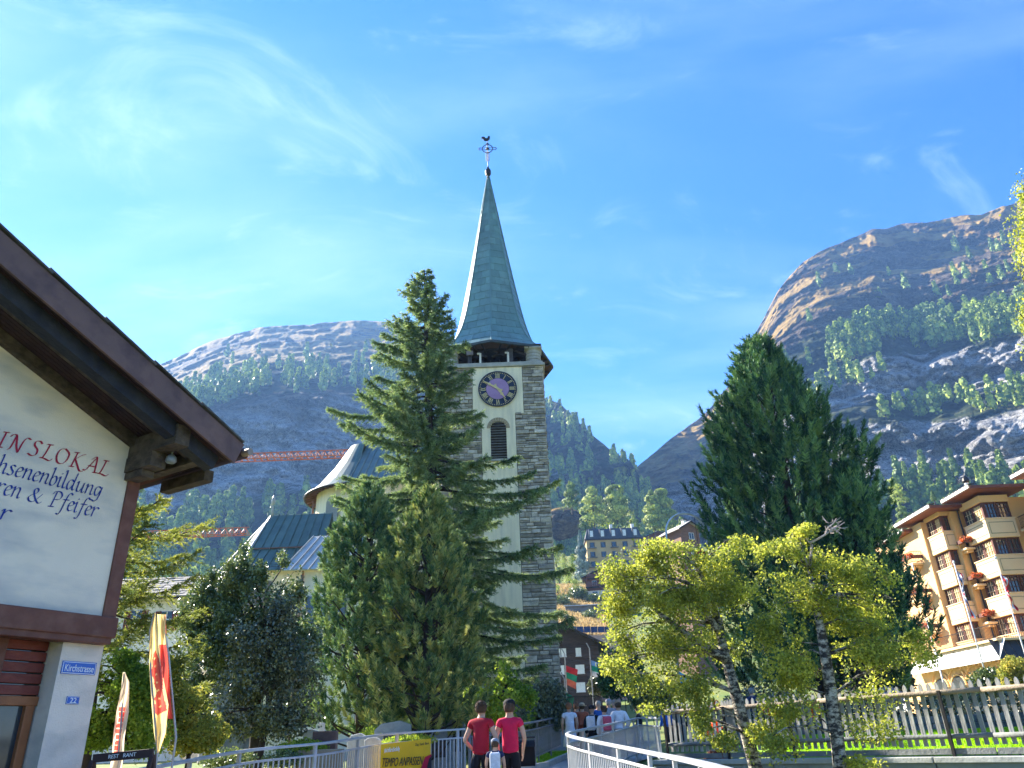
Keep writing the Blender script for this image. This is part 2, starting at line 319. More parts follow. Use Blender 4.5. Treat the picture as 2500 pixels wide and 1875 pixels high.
def rockmat(name):
    m = bpy.data.materials.new(name); m.use_nodes = True; nt = m.node_tree; N = nt.nodes; L = nt.links; b = N['Principled BSDF']
    b.inputs['Roughness'].default_value = 0.95; b.inputs['Specular IOR Level'].default_value = 0.1
    ge = N.new('ShaderNodeNewGeometry')
    def nz(scale, stretch, det=8, dist=0.0, rough=0.6):
        mpn = N.new('ShaderNodeMapping'); mpn.inputs['Scale'].default_value = stretch; L.new(ge.outputs['Position'], mpn.inputs[0])
        n = N.new('ShaderNodeTexNoise'); n.inputs['Scale'].default_value = scale; n.inputs['Detail'].default_value = det; n.inputs['Roughness'].default_value = rough; n.inputs['Distortion'].default_value = dist
        L.new(mpn.outputs[0], n.inputs[0]); return n
    def ramp(src, stops):
        r = N.new('ShaderNodeValToRGB'); cr = r.color_ramp
        while len(cr.elements) < len(stops): cr.elements.new(0.5)
        for e, (p, c) in zip(cr.elements, stops): e.position = p; e.color = (*c, 1)
        L.new(src, r.inputs[0]); return r
    rock = ramp(nz(0.05, (1, 1, 1.8), 14, 1.4, 0.74).outputs[0], [(0.36, (0.045, 0.032, 0.024)), (0.45, (0.12, 0.085, 0.060)), (0.54, (0.22, 0.165, 0.11)), (0.64, (0.36, 0.28, 0.19))])
    crack = ramp(nz(0.09, (1, 1, 0.8), 14, 2.2, 0.82).outputs[0], [(0.38, (0.25, 0.25, 0.29)), (0.50, (1, 1, 1)), (1, (1.0, 1.0, 1.0))])
    mu = N.new('ShaderNodeMixRGB'); mu.blend_type = 'MULTIPLY'; mu.inputs[0].default_value = 0.85; L.new(rock.outputs[0], mu.inputs[1]); L.new(crack.outputs[0], mu.inputs[2])
    at = N.new('ShaderNodeAttribute'); at.attribute_name = 'cover'; sc = N.new('ShaderNodeSeparateColor'); L.new(at.outputs['Color'], sc.inputs[0])
    pale = N.new('ShaderNodeMixRGB'); pale.blend_type = 'MULTIPLY'; pale.inputs[0].default_value = 0.45; lime = ramp(nz(0.035, (1, 1, 1.2), 14, 1.8, 0.78).outputs[0], [(0.38, (0.34, 0.34, 0.35)), (0.47, (0.60, 0.59, 0.58)), (0.60, (0.85, 0.81, 0.76))]); L.new(lime.outputs[0], pale.inputs[1]); L.new(crack.outputs[0], pale.inputs[2])
    def crk(src, scale, stretch, wdt, dark):
        n = nz(scale, stretch, 9, 1.3, 0.62); a = N.new('ShaderNodeMath'); a.operation = 'SUBTRACT'; L.new(n.outputs[0], a.inputs[0]); a.inputs[1].default_value = .5; b_ = N.new('ShaderNodeMath'); b_.operation = 'ABSOLUTE'; L.new(a.outputs[0], b_.inputs[0])
        r = N.new('ShaderNodeMapRange'); r.inputs[1].default_value = 0; r.inputs[2].default_value = wdt; r.inputs[3].default_value = dark; r.inputs[4].default_value = 1; L.new(b_.outputs[0], r.inputs[0])
        m = N.new('ShaderNodeMixRGB'); m.blend_type = 'MULTIPLY'; m.inputs[0].default_value = 1; L.new(src.outputs[0], m.inputs[1]); L.new(r.outputs[0], m.inputs[2]); return m
    pale = crk(crk(crk(pale, .05, (1, 1, .7), .026, .20), .11, (1, 1, 2.4), .038, .32), .28, (1, 1, 1.2), .06, .45); mu = crk(crk(mu, .06, (1, 1, 2.2), .03, .4), .2, (1, 1, 1), .05, .5)
    mu0 = mu; mu = N.new('ShaderNodeMixRGB'); L.new(sc.outputs[2], mu.inputs[0]); L.new(mu0.outputs[0], mu.inputs[1]); L.new(pale.outputs[0], mu.inputs[2])
    gold = ramp(nz(0.06, (1, 1, 1), 8).outputs[0], [(0.32, (0.17, 0.115, 0.035)), (0.55, (0.42, 0.27, 0.08)), (0.75, (0.52, 0.38, 0.14))])
    flr = ramp(nz(0.06, (1, 1, 1), 8).outputs[0], [(0.36, (0.018, 0.032, 0.016)), (0.52, (0.04, 0.06, 0.025)), (0.70, (0.12, 0.12, 0.05))])
    nb = nz(0.05, (1, 1, 1.8), 12, 0.5, 0.7)
    def mask(ch):
        a_ = N.new('ShaderNodeMath'); a_.operation = 'MULTIPLY_ADD'; L.new(nb.outputs[0], a_.inputs[0]); a_.inputs[1].default_value = 1.7; L.new(sc.outputs[ch], a_.inputs[2])
        mr = N.new('ShaderNodeMapRange'); mr.inputs[1].default_value = 1.25; mr.inputs[2].default_value = 1.45; L.new(a_.outputs[0], mr.inputs[0]); return mr.outputs[0]
    m1 = N.new('ShaderNodeMixRGB'); L.new(mask(1), m1.inputs[0]); L.new(mu.outputs[0], m1.inputs[1]); L.new(gold.outputs[0], m1.inputs[2])
    m2 = N.new('ShaderNodeMixRGB'); L.new(mask(0), m2.inputs[0]); L.new(m1.outputs[0], m2.inputs[1]); L.new(flr.outputs[0], m2.inputs[2])
    L.new(m2.outputs[0], b.inputs['Base Color'])
    bp = N.new('ShaderNodeBump'); bp.inputs['Strength'].default_value = 1.0; bp.inputs['Distance'].default_value = 7.0
    L.new(nz(0.10, (1, 1, 0.9), 14, 0.8, 0.72).outputs[0], bp.inputs['Height']); bp2 = N.new('ShaderNodeBump'); bp2.inputs['Strength'].default_value = 1.0; bp2.inputs['Distance'].default_value = 2.5; L.new(nz(0.38, (1, 1, 1.5), 10, 1.0, 0.75).outputs[0], bp2.inputs['Height']); L.new(bp.outputs[0], bp2.inputs['Normal']); L.new(bp2.outputs[0], b.inputs['Normal'])
    return m
ROCKM = rockmat('mountain_rock')
def band(s, pts):
    return np.interp(s, [p[0] for p in pts], [p[1] for p in pts])
def cover_L(U, S):
    fr = band(S, [(0, .9), (.5, .8), (.58, 0), (.79, 0), (.82, .75), (.89, .55), (.93, 0), (1, 0)])
    gd = band(S, [(0, 0), (.80, 0), (.86, .6), (.90, 1.1), (.945, 1.1), (.955, .7), (.975, .55), (.985, 1.1), (1, 1.1)])
    led = fbm(np.stack([U / 240 + 1, S * 34 + U / 500, U * 0], -1), 3); led2 = fbm(np.stack([U / 240 + 1, (S + .006) * 34 + U / 500, U * 0], -1), 3); gd = np.clip(gd * .8 + np.clip((S - .88) * 12, 0, 1) * np.clip((led2 - led) * 7, -.15, .8), 0, 1)
    w = np.clip((U - 1230) / 120, 0, 1); fr = fr * (1 - w) + band(S, [(0, .9), (.6, .75), (.80, .35), (.9, .6), (1, .7)]) * w; gd = gd * (1 - w) + .2 * w
    return fr, gd
def cover_R(U, S):
    fr = band(S, [(0, .9), (.42, .7), (.48, .1), (.55, .05), (.575, .8), (.61, .7), (.64, .1), (.70, .05), (.725, .85), (.80, .8), (.825, .25), (.86, .15), (.88, 0), (1, 0)])
    gd = band(S, [(0, 0), (.86, .05), (.88, .8), (.91, .35), (.925, .75), (.94, .1), (1, .1)])
    led = fbm(np.stack([U / 240 + 2, S * 34 + U / 500, U * 0], -1), 3); led2 = fbm(np.stack([U / 240 + 2, (S + .006) * 34 + U / 500, U * 0], -1), 3); gd = np.clip(gd * .7 + np.clip((S - .80) * 9, 0, 1) * np.clip((led2 - led) * 9 + .05, -.4, .9), 0, 1)
    w = np.clip((1800 - U) / 120, 0, 1); fr = fr * (1 - w) + band(S, [(0, .9), (.3, .5), (.4, .05), (1, .0)]) * w; gd = gd * (1 - w) + band(S, [(0, 0), (.7, 0), (.85, .6), (1, 1)]) * w
    return fr, gd
def mountain(name, pos, u0, u1, nu, ns, mm, cov, f0, f1):
    uu = np.concatenate([np.linspace(u0, f0, 60, endpoint=False), np.linspace(f0, f1, nu - 120), np.linspace(f1, u1, 61)[1:]]); ss = np.linspace(0, 1, ns); U, S = np.meshgrid(uu, ss)
    V = pos(U.ravel(), S.ravel()).reshape(ns, nu, 3)
    fr, gd = cov(U, S); lm_ = np.clip(((.80 if name.endswith('left') else .82) - S + .03 * fbm(np.stack([U / 60, S * 20, U * 0], -1), 3)) * 12, 0, 1); lm_ = np.concatenate([lm_[:1], lm_] + [lm_[-1:]] * 4)
    back = []
    for k, (dd, dz) in enumerate([(40, -4), (140, -50), (320, -190), (600, -500)]):
        t = V[-1].copy(); h = np.hypot(t[:, 0], t[:, 1])[:, None]; t[:, :2] *= (1 + dd / h); t[:, 2] = np.maximum(t[:, 2] + dz, -20); back.append(t)
    front = V[0].copy(); h = np.hypot(front[:, 0], front[:, 1])[:, None]; front[:, :2] *= (1 - 60 / h); front[:, 2] = -8
    V = np.concatenate([front[None], V, np.array(back)]); n = V.shape[0]
    fr = np.concatenate([fr[:1], fr] + [fr[-1:]] * 4); gd = np.concatenate([gd[:1], gd] + [gd[-1:]] * 4)
    i, j = np.meshgrid(np.arange(nu - 1), np.arange(n - 1)); a = (j * nu + i).ravel()
    Fq = np.stack([a, a + 1, a + nu + 1, a + nu], -1)
    o = npmesh(name, V.reshape(-1, 3), Fq, mm, smooth=False); o['kind'] = 'structure'
    ca = o.data.color_attributes.new('cover', 'FLOAT_COLOR', 'POINT')
    ca.data.foreach_set('color', np.stack([fr.ravel(), gd.ravel(), lm_.ravel(), fr.ravel() * 0 + 1], -1).astype(np.float32).ravel())
    return o
mountain('mountain_left', posL, -900, 1700, 560, 260, ROCKM, cover_L, 320, 1620)
mountain('mountain_right', posR, 1480, 3600, 460, 320, ROCKM, cover_R, 1540, 2520)

# ------------------------------------------------------------------ haze: the blue valley air
def build_haze():
    b = MB().box((0, 550, 395), (3400, 2700, 870))
    m = bpy.data.materials.new('valley_air'); m.use_nodes = True; nt = m.node_tree; nt.nodes.clear()
    v = nt.nodes.new('ShaderNodeVolumePrincipled'); v.inputs['Color'].default_value = (0.25, 0.50, 1.0, 1); v.inputs['Density'].default_value = HAZE; v.inputs['Anisotropy'].default_value = 0.25
    o = nt.nodes.new('ShaderNodeOutputMaterial'); nt.links.new(v.outputs[0], o.inputs['Volume'])
    h = b.build('haze', m); h['kind'] = 'stuff'; return h
HAZE = 0.00021
build_haze()

# ------------------------------------------------------------------ conifers on the slopes
FARLEAF = leafmat('mountain_conifer', (0.025, 0.06, 0.02), (0.12, 0.20, 0.035), (0.46, 0.54, 0.09), trans=0.15, nscale=0.05)
BARK = mat('conifer_bark', (0.10, 0.07, 0.05), (0.06, 0.045, 0.035), 6, 0.95)
def conifer_arrays(n, h, r, rs, leaf=0.9, top=0.12, pw=0.8, base=0.12):
    """clump faces of a rounded conifer: n quads"""
    t = rs.rand(n) ** 0.8; z = h * (base + (1 - base) * t); rr = r * ((1 - t) ** pw * (1 - top) + top) * (0.9 + 0.25 * np.sin(t * 22 + rs.rand() * 6)) ; ph = rs.rand(n) * 2 * np.pi; k = rs.rand(n) ** 0.4
    c = np.stack([np.cos(ph) * rr * k, np.sin(ph) * rr * k, z], -1)
    out = np.stack([np.cos(ph), np.sin(ph), rs.uniform(-.5, .35, n)], -1); out /= np.linalg.norm(out, axis=1)[:, None]
    a = np.cross(out, rs.normal(size=(n, 3))); a /= np.linalg.norm(a, axis=1)[:, None] + 1e-6; b2 = out
    L_ = leaf * rs.uniform(.5, 1.1, n)[:, None]; w = L_ * .55
    e = np.cross(out, a); tilt = out * .35
    V = np.stack([c - a * w - e * L_ * .5 - tilt * w, c + a * w - e * L_ * .5, c + a * w * .5 + e * L_ * .6 + tilt * w, c - a * w * .5 + e * L_ * .6], 1)
    return V
def far_tree_mesh(i, n=330):
    rs = np.random.RandomState(100 + i); h = 10.0; V = conifer_arrays(n, h, [2.3, 1.8, 2.7, 2.1][i % 4], rs, leaf=1.15, pw=[.8, .9, .6, .7][i % 4], top=[.08, .06, .2, .12][i % 4])
    return V.reshape(-1, 3), np.arange(n * 4).reshape(-1, 4)
FT = [far_tree_mesh(i) for i in range(6)]
FTM = []
for V, Fq in FT:
    o = npmesh('crown', V, Fq, FARLEAF); FTM.append(o.data); bpy.data.objects.remove(o)
trk = MB().tube([(0, 0, -1.5), (0, 0, 4), (0, 0, 8.5)], [.26, .2, .05], 5).build('trunk', BARK); TRM = trk.data; bpy.data.objects.remove(trk)
def far_tree(i, p, s, label, group, sx=1.0, leafm=None):
    t = thing('conifer_tree', label, 'tree', p, group); t.scale = (s * sx, s * sx, s); t.rotation_euler.z = R.uniform(0, 6.28)
    me = FTM[i % 6]
    for nm, me in (('crown', FTM[i % 6]), ('trunk', TRM)):
        o = bpy.data.objects.new(nm, me); COL.objects.link(o); o.parent = t
        if leafm and nm == 'crown': o.material_slots[0].link = 'OBJECT'; o.material_slots[0].material = leafm
    return t
def stuff_trees(name, pts, hs):
    Vs = []; Fs = []; k = 0
    for (p, s) in zip(pts, hs):
        V, Fq = FT[R.randrange(6)]; n = 120; a = R.uniform(0, 6.28); c, s_ = math.cos(a), math.sin(a)
        V = V[:n * 4].reshape(-1, 4, 3); V = ((V - V.mean(1, keepdims=True)) * 1.45 + V.mean(1, keepdims=True)).reshape(-1, 3); W = np.stack([V[:, 0] * c - V[:, 1] * s_, V[:, 0] * s_ + V[:, 1] * c, V[:, 2]], -1) * s + p
        Vs.append(W); Fs.append(Fq[:n] + k); k += len(W)
    o = npmesh(name, np.concatenate(Vs), np.concatenate(Fs), FARLEAF); o['kind'] = 'stuff'; return o
def scatter(pos, regions, rs):
    out = []
    for (u0, u1, s0, s1, n, h0, h1, tag_) in regions:
        u = rs.uniform(u0, u1, n); s = rs.uniform(s0, s1, n); nn_ = fbm(np.stack([u / 45, s * 14, u * 0], -1), 3)
        keep = nn_ > rs.uniform(-.45, .15, n); p = pos(u, s)
        for k in np.nonzero(keep)[0]: out.append((tuple(p[k]), rs.uniform(h0, h1) / 10, tag_, u[k], s[k]))
    return out
rsf = np.random.RandomState(5)
tl = scatter(posL, [(380, 1010, .805, .885, 420, 11, 20, 'ul'), (420, 900, .905, .94, 14, 14, 20, 'ul'), (300, 1150, .05, .50, 800, 13, 20, 'll'), (1300, 1600, .25, .98, 900, 10, 16, 'mr'), (-600, 380, .1, .55, 250, 11, 18, 'll'), (-600, 380, .8, .9, 120, 9, 15, 'ul')], rsf)
tr_ = scatter(posR, [(1850, 2520, .722, .785, 800, 12, 23, 'ut'), (1930, 2160, .655, .69, 50, 12, 22, 'mt'), (2150, 2520, .570, .605, 60, 11, 18, 'lt'), (1900, 2520, .10, .44, 420, 12, 20, 'ft'), (1930, 2500, .82, .93, 34, 12, 20, 'up'), (1560, 1850, .05, .45, 220, 10, 15, 'ft'), (2520, 3300, .2, .46, 200, 12, 18, 'ft')], rsf)
LBL = {'ul': ('conifer on the high meadow slope above the pale cliff beyond the church', 'conifers above the cliff beyond the church'), 'll': ('conifer in the hazy forest below the pale cliff beyond the church', 'conifers below the cliff beyond the church'),
       'mr': ('small dark conifer on the steep ridge beside the church tower', 'conifers on the dark ridge beside the tower'), 'ut': ('sunlit conifer in the forest belt across the high mountain above the cliff', 'conifers of the high forest belt'),
       'mt': ('conifer on the narrow ledge below the high forest belt', 'conifers on the ledge below the belt'), 'lt': ('dark conifer on the shaded shelf between the two grey cliffs', 'conifers between the two cliffs'),
       'ft': ('hazy conifer at the foot of the grey cliff behind the village', 'conifers at the foot of the cliff'), 'up': ('lone conifer on the golden grass ledges high on the mountain', 'lone conifers on the grass ledges')}
allt = [t for t in tl + tr_ if 0 < t[3] < 2560]
def show(t): d = math.hypot(t[0][0], t[0][1]); hid = (t[2] == 'mr' and t[3] > 1580) or (t[3] < 395 + 0 and t[2] == 'ul') or (t[2] in 'll ft' and (t[3] < 330 or t[4] < .22 or 690 < t[3] < 2120)) or t[3] > 2500 or (1720 < t[3] < 1900 and t[2] == 'ft'); return t[1] / d * (0.02 if hid else 1)
allt.sort(key=lambda t: -show(t)); near = allt[:285]
keep = set(id(t) for t in near); restt = [t for t in tl + tr_ if id(t) not in keep]
SPOT = {'ll': [(430, 'just below the eave tip of the plastered house'), (560, 'over the middle of the lower crane jib'), (9999, 'over the chapel roof finial')], 'ul': [(560, 'toward the house eave'), (760, 'midway between eave and spruce'), (9999, 'behind the tip of the spruce')],
        'ut': [(1980, 'near the steep bare flank'), (2130, 'over the great dark pine'), (2280, 'in the middle of the belt'), (2400, 'above the chimney cowl of the hotel'), (9999, 'beside the hanging birch leaves')], 'mt': [(2040, 'against the dark pine'), (9999, 'at the open end of the ledge')],
        'lt': [(2250, 'over the left hotel eave'), (2380, 'over the hotel chimney cowl'), (9999, 'beside the hanging birch leaves')], 'ft': [(2180, 'touching the dark pine'), (2330, 'above the stepped hotel eaves'), (9999, 'above the highest hotel roof edge')], 'mr': [(1440, 'close to the tower'), (9999, 'near the notch of the valley')], 'up': [(2100, 'on the lower golden ledge'), (2300, 'under the summit'), (9999, 'close to the hanging birch leaves')]}
BASE = {'ul': 'conifer on the meadow above the pale cliff', 'll': 'hazy conifer below the pale cliff', 'mr': 'dark conifer on the steep ridge', 'ut': 'sunlit conifer of the high forest belt', 'mt': 'conifer on the ledge below the belt', 'lt': 'dark conifer between the two cliffs', 'ft': 'hazy conifer at the cliff foot', 'up': 'lone conifer on the grass ledges'}
def lab(t):
    w = [p for lim, p in SPOT[t[2]] if t[3] < lim][0]; hs_ = sorted(q[1] for q in near if q[2] == t[2]); r_ = hs_.index(t[1]) / max(1, len(hs_)); sz = 'small ' if r_ < .33 else ('tall ' if r_ > .67 else 'medium-sized ')
    return sz + BASE[t[2]] + ' ' + w
for i, t in enumerate(near): far_tree(i, t[0], t[1], lab(t), LBL[t[2]][1])
stuff_trees('distant_forest', [t[0] for t in restt], [t[1] for t in restt])
# ------------------------------------------------------------------ church tower
def pieces(root, name, items, m, limit=300, stuff_name=None):
    """items: (score, verts, faces). The largest become parts, the rest one stuff part."""
    items = sorted(items, key=lambda t: -t[0])
    for s_, v, f in items[:limit]: MB().add(v, f).build(name, m, root)
    if len(items) > limit:
        b = MB()
        for s_, v, f in items[limit:]: b.add(v, f)
        o = b.build(stuff_name or name, m, root); o['kind'] = 'stuff'
def chamf(o, ax, ay, az, w, h, d, c=0.02, j=0.0, sx=0, sy=0):
    """rough-faced block: o = back lower-left corner, ax/ay in the wall plane, az out of it"""
    def q(): return R.uniform(-j, j)
    p = []
    for (a, b) in ((0, 0), (w, 0), (w, h), (0, h)): p.append(o + ax * (a + q()) + ay * (b + q()))
    for (a, b) in ((0, 0), (w, 0), (w, h), (0, h)): p.append(p[len(p) - 4] + az * d * 0.6)
    for (a, b) in ((c, c), (w - c, c), (w - c, h - c), (c, h - c)): p.append(o + ax * (a + q()) + ay * (b + q()) + az * (d + R.uniform(-.012, .02)))
    f = [(4, 5, 9, 8), (5, 6, 10, 9), (6, 7, 11, 10), (7, 4, 8, 11), (8, 9, 10, 11), (0, 1, 5, 4), (1, 2, 6, 5), (2, 3, 7, 6), (3, 0, 4, 7)]
    return [tuple(x) for x in p], f
STONE = mat('rubble_stone', (0.55, 0.48, 0.385), (0.28, 0.245, 0.195), 3.5, 0.92, 0.7, 14.0, var=0.42, streak=(1.3, (0.48, 0.41, 0.28), (1, 1, 2), 0.6))
MORTAR = mat('mortar', (0.20, 0.195, 0.18), (0.13, 0.125, 0.115), 4, 0.95, 0.5, 20)
CREAM = mat('cream_plaster', (0.92, 0.79, 0.53), (0.84, 0.71, 0.47), 0.6, 0.9, 0.08, 30, streak=(0.9, (0.52, 0.46, 0.33), (4, 4, 0.35), 0.6))
WHITE = mat('white_plaster', (0.86, 0.81, 0.72), (0.76, 0.72, 0.64), 0.7, 0.9, 0.1, 25, streak=(0.9, (0.50, 0.48, 0.43), (3, 3, 0.5), 0.5))
TRIM = mat('dressed_stone', (0.46, 0.43, 0.36), (0.34, 0.32, 0.27), 2.5, 0.85, 0.2, 15)
COPPER = mat('copper_patina', (0.165, 0.265, 0.245), (0.11, 0.19, 0.18), 1.4, 0.42, 0.1, 6, spec=0.5, var=0.16, streak=(0.7, (0.17, 0.33, 0.30), (1, 1, 0.4), 0.6))
DARKW = mat('dark_timber', (0.045, 0.032, 0.026), (0.025, 0.019, 0.016), 2, 0.8, 0.3, 12, stretch=(1, 1, 0.3), var=0.2)
SOFFIT = mat('brown_soffit', (0.13, 0.075, 0.055), (0.09, 0.05, 0.04), 2, 0.8, 0.1, 8)
IRON = mat('dark_iron', (0.03, 0.03, 0.035), (0.05, 0.045, 0.04), 4, 0.5, 0, metal=0.6)
GOLD = mat('gilding', (0.80, 0.60, 0.26), (0.62, 0.45, 0.18), 6, 0.45, 0, metal=0.25, spec=0.5)
YF = 42.0
pc = P(1212, 1300, YF); TX = pc.x; HW = 3.12
def tz(v, u=1215, Y=YF): return P(u, v, Y).z
zc = tz(897); zb = gz(TX, YF) - 0.3
tower = thing('church_tower', 'tall rubble stone church tower with a clock and a green pointed copper spire', 'church tower', (TX, YF + HW, zb))
TZ0 = zb
b = MB()
core = 0.05
b.box((TX, YF + HW, (zb + zc) / 2), (2 * HW - 0.1, 2 * HW - 0.1, zc - zb)); b.build('mortar_wall', MORTAR, tower)
# plaster panel outline on the front face
zp0, zp1 = tz(1011), zc - 0.02
xl = P(1154, 950, YF).x; xr = P(1276, 950, YF).x; xl2 = P(1176, 1050, YF).x; xr2 = P(1259, 1050, YF).x
xm = (xl + xr) / 2; xl2 = xm - (xr2 - xl2) / 2; xr2 = xm + (xr2 - xm)
zw0, zw1 = tz(1122), tz(1046)                     # louvre window
ww = (P(1238, 1090, YF).x - P(1199, 1090, YF).x) / 2; wx = P(1218, 1090, YF).x
def in_panel(xa, xb, za, zz_):
    if za > zp0: return not (xb < xl or xa > xr)
    return not (xb < xl2 or xa > xr2)
stones = []
def lay(o, ax, az, wid, z0, z1, front):
    z = z0
    while z < z1 - 0.08:
        frac = (z - z0) / (z1 - z0); h = R.uniform(0.15, 0.40) if frac < 0.55 else R.uniform(0.12, 0.28)
        if z + h > z1 - 0.1: h = z1 - z
        x = 0.0; first = True
        spans = [(0, wid)]
        if front:
            xa, xb = (xl, xr) if z + h / 2 > zp0 else (xl2, xr2)
            spans = [(0, xa - o.x - 0.01), (xb - o.x + 0.01, wid)]
        for (s0, s1) in spans:
            x = s0
            while x < s1 - 0.02:
                corner = (s0 == 0 and x == s0) or (s1 == wid and s1 - x < 1.0)
                w = R.uniform(0.28, 0.85) * (1.2 if frac < .4 else 0.95)
                if corner and s1 == wid: w = min(s1 - x, R.uniform(0.5, 0.95))
                if s1 - x - w < 0.22: w = s1 - x
                hs_ = [h]
                if h > 0.24 and R.random() < 0.5: k = R.uniform(.35, .65); hs_ = [h * k, h * (1 - k)]
                zz_ = z
                for hh in hs_:
                    v, f = chamf(Vector((o.x, o.y, 0)) + ax * (x + 0.012) + Vector((0, 0, zz_ + 0.012)), ax, Vector((0, 0, 1)), az, w - 0.024, hh - 0.024, 0.045 + R.uniform(0.0, 0.06), 0.022, 0.014)
                    stones.append(((w * hh) * (1 if front and (o.x + x > 0.35 or zz_ < 10) else 0.05), v, f)); zz_ += hh
                x += w
        z += h
lay(Vector((TX - HW, YF + 0.05, 0)), Vector((1, 0, 0)), Vector((0, -1, 0)), 2 * HW, zb + 1.2, zc, True)
lay(Vector((TX + HW - 0.05, YF, 0)), Vector((0, 1, 0)), Vector((1, 0, 0)), 2 * HW, zb + 1.2, zc, False)
lay(Vector((TX - HW + 0.05, YF + 2 * HW, 0)), Vector((0, -1, 0)), Vector((-1, 0, 0)), 2 * HW, zb + 1.2, zc, False)
pieces(tower, 'stone', stones, STONE, 300)
MB().box((TX, YF + HW, zb + 0.65), (2 * HW + 0.16, 2 * HW + 0.16, 1.3)).build('plinth', mat('plinth_render', (0.30, 0.33, 0.35), (0.24, 0.26, 0.28), 1, 0.9, 0.1), tower, bevel=0.03)
# plaster with the arched opening cut through (built as strips round the opening)
def yplate(x0, x1, z0, z1, name='plaster_panel', m=CREAM, y=YF - 0.03, t=0.12, mb=None):
    q = mb or MB(); q.box(((x0 + x1) / 2, y + t / 2, (z0 + z1) / 2), (x1 - x0, t, z1 - z0)); return q
pl = MB()
yplate(xl, xr, zp0, zp1, mb=pl)
nn = 12; arcv = [(wx + ww * math.cos(math.pi * (1 - k / nn)), zw1 + ww * math.sin(math.pi * k / nn)) for k in range(nn + 1)]
yplate(xl2, xr2, zw1 + ww + 0.25, zp0, mb=pl)
yplate(xl2, wx - ww, zw0, zw1, mb=pl); yplate(wx + ww, xr2, zw0, zw1, mb=pl); yplate(xl2, xr2, zb + 3.6, zw0, mb=pl)
zt = zw1 + ww + 0.25
yplate(xl2, wx - ww, zw1, zt, mb=pl); yplate(wx + ww, xr2, zw1, zt, mb=pl)
for k in range(nn):
    (xa, za), (xb, zz_) = arcv[k], arcv[k + 1]
    pl.prism([(xa, YF - .03, za), (xb, YF - .03, zz_), (xb, YF - .03, zt), (xa, YF - .03, zt)], (0, 0.12, 0))
pl.build('plaster_panel', CREAM, tower)
win = MB().box((wx, YF + 0.10, (zw0 + zw1 + ww) / 2), (2 * ww + .1, 0.04, zw1 + ww - zw0)).build('belfry_window', DARKW, tower)
for k in range(14):
    z = zw0 + 0.08 + k * (zw1 + ww * 0.8 - zw0) / 14
    MB().beam((wx - ww, YF + 0.03, z), (wx + ww, YF + 0.03, z), 0.14, 0.03, up=(0, 0.6, 1)).build('louvre', DARKW, win)
arch = MB()
for k in range(nn):
    a0 = math.pi * k / nn; a1 = math.pi * (k + 1) / nn - 0.03
    pp = [(wx + rr * math.cos(a), YF - 0.06, zw1 + rr * math.sin(a)) for rr, a in ((ww, a0), (ww + .22, a0), (ww + .22, a1), (ww, a1))]
    arch.prism(pp, (0, 0.08, 0))
arch.build('arch_stones', mat('ochre_arch', (0.42, 0.32, 0.19), (0.34, 0.25, 0.15), 3, .9), tower)
MB().box((wx, YF - 0.06, zw0 - 0.06), (2 * ww + 0.3, 0.2, 0.12)).build('window_sill', TRIM, tower)
# door at the foot
dx0 = P(1168, 1620, YF).x; dx1 = P(1238, 1620, YF).x
BLW = mat('pale_blue_door', (0.42, 0.50, 0.56), (0.34, 0.42, 0.48), 1.5, 0.6)
dr = MB().box(((dx0 + dx1) / 2, YF - 0.02, zb + 2.0), (dx1 - dx0, 0.16, 3.2)).build('door', BLW, tower)
for k in range(4):
    x = dx0 + (dx1 - dx0) * (k + .5) / 4; MB().box((x, YF - 0.115, zb + 2.0), ((dx1 - dx0) / 4 - 0.09, 0.03, 2.9)).build('door_panel', BLW, dr, bevel=0.01)
fm = MB(); fm.box((dx0 - .09, YF - .06, zb + 2.05), (.16, .26, 3.4)); fm.box((dx1 + .09, YF - .06, zb + 2.05), (.16, .26, 3.4)); fm.box(((dx0 + dx1) / 2, YF - .06, zb + 3.68), (dx1 - dx0 + .34, .26, .16)); fm.build('door_frame', DARKW, tower)
# cornice
MB().box((TX, YF + HW, zc + 0.09), (2 * HW + 0.30, 2 * HW + 0.30, 0.18)).build('cornice', TRIM, tower, bevel=0.03)
MB().box((TX, YF + HW, zc + 0.27), (2 * HW + 0.06, 2 * HW + 0.06, 0.16)).build('cornice_step', TRIM, tower, bevel=0.02)
# clock
cxk = P(1215, 951, YF).x; czk = tz(951); CR = 1.16
clock = MB()
def disc(c, y, r0, r1, n, z, m, name, par, t=0.03):
    q = MB(); k = 0; vs_ = []
    for i in range(n):
        a = 2 * math.pi * i / n
        for rr in (r0, r1): 
            for yy in (y, y - t): vs_.append((c + rr * math.cos(a), yy, z + rr * math.sin(a)))
    fs = []
    for i in range(n):
        a = 4 * i; b2 = 4 * ((i + 1) % n); fs += [(a + 1, b2 + 1, b2 + 3, a + 3), (a + 2, a + 3, b2 + 3, b2 + 2), (a, a + 1, b2 + 1, b2)]
    q.add(vs_, fs); return q.build(name, m, par)
NAVY = mat('navy_enamel', (0.012, 0.016, 0.04), (0.02, 0.025, 0.05), 3, 0.4); LILAC = mat('mauve_dial', (0.42, 0.25, 0.42), (0.35, 0.20, 0.36), 2, 0.5)
ck = MB(); n = 48
ck.prism([(cxk + CR * math.cos(2 * math.pi * i / n), YF - 0.03, czk + CR * math.sin(2 * math.pi * i / n)) for i in range(n)], (0, -0.08, 0))
face = ck.build('clock_face', NAVY, tower)
ck = MB(); ck.prism([(cxk + CR * .60 * math.cos(2 * math.pi * i / n), YF - 0.11, czk + CR * .60 * math.sin(2 * math.pi * i / n)) for i in range(n)], (0, -0.03, 0)); ck.build('dial_centre', LILAC, face)
disc(cxk, YF - 0.11, CR * .975, CR * 1.02, 48, czk, NAVY, 'bezel', face, 0.05)
mk = MB()
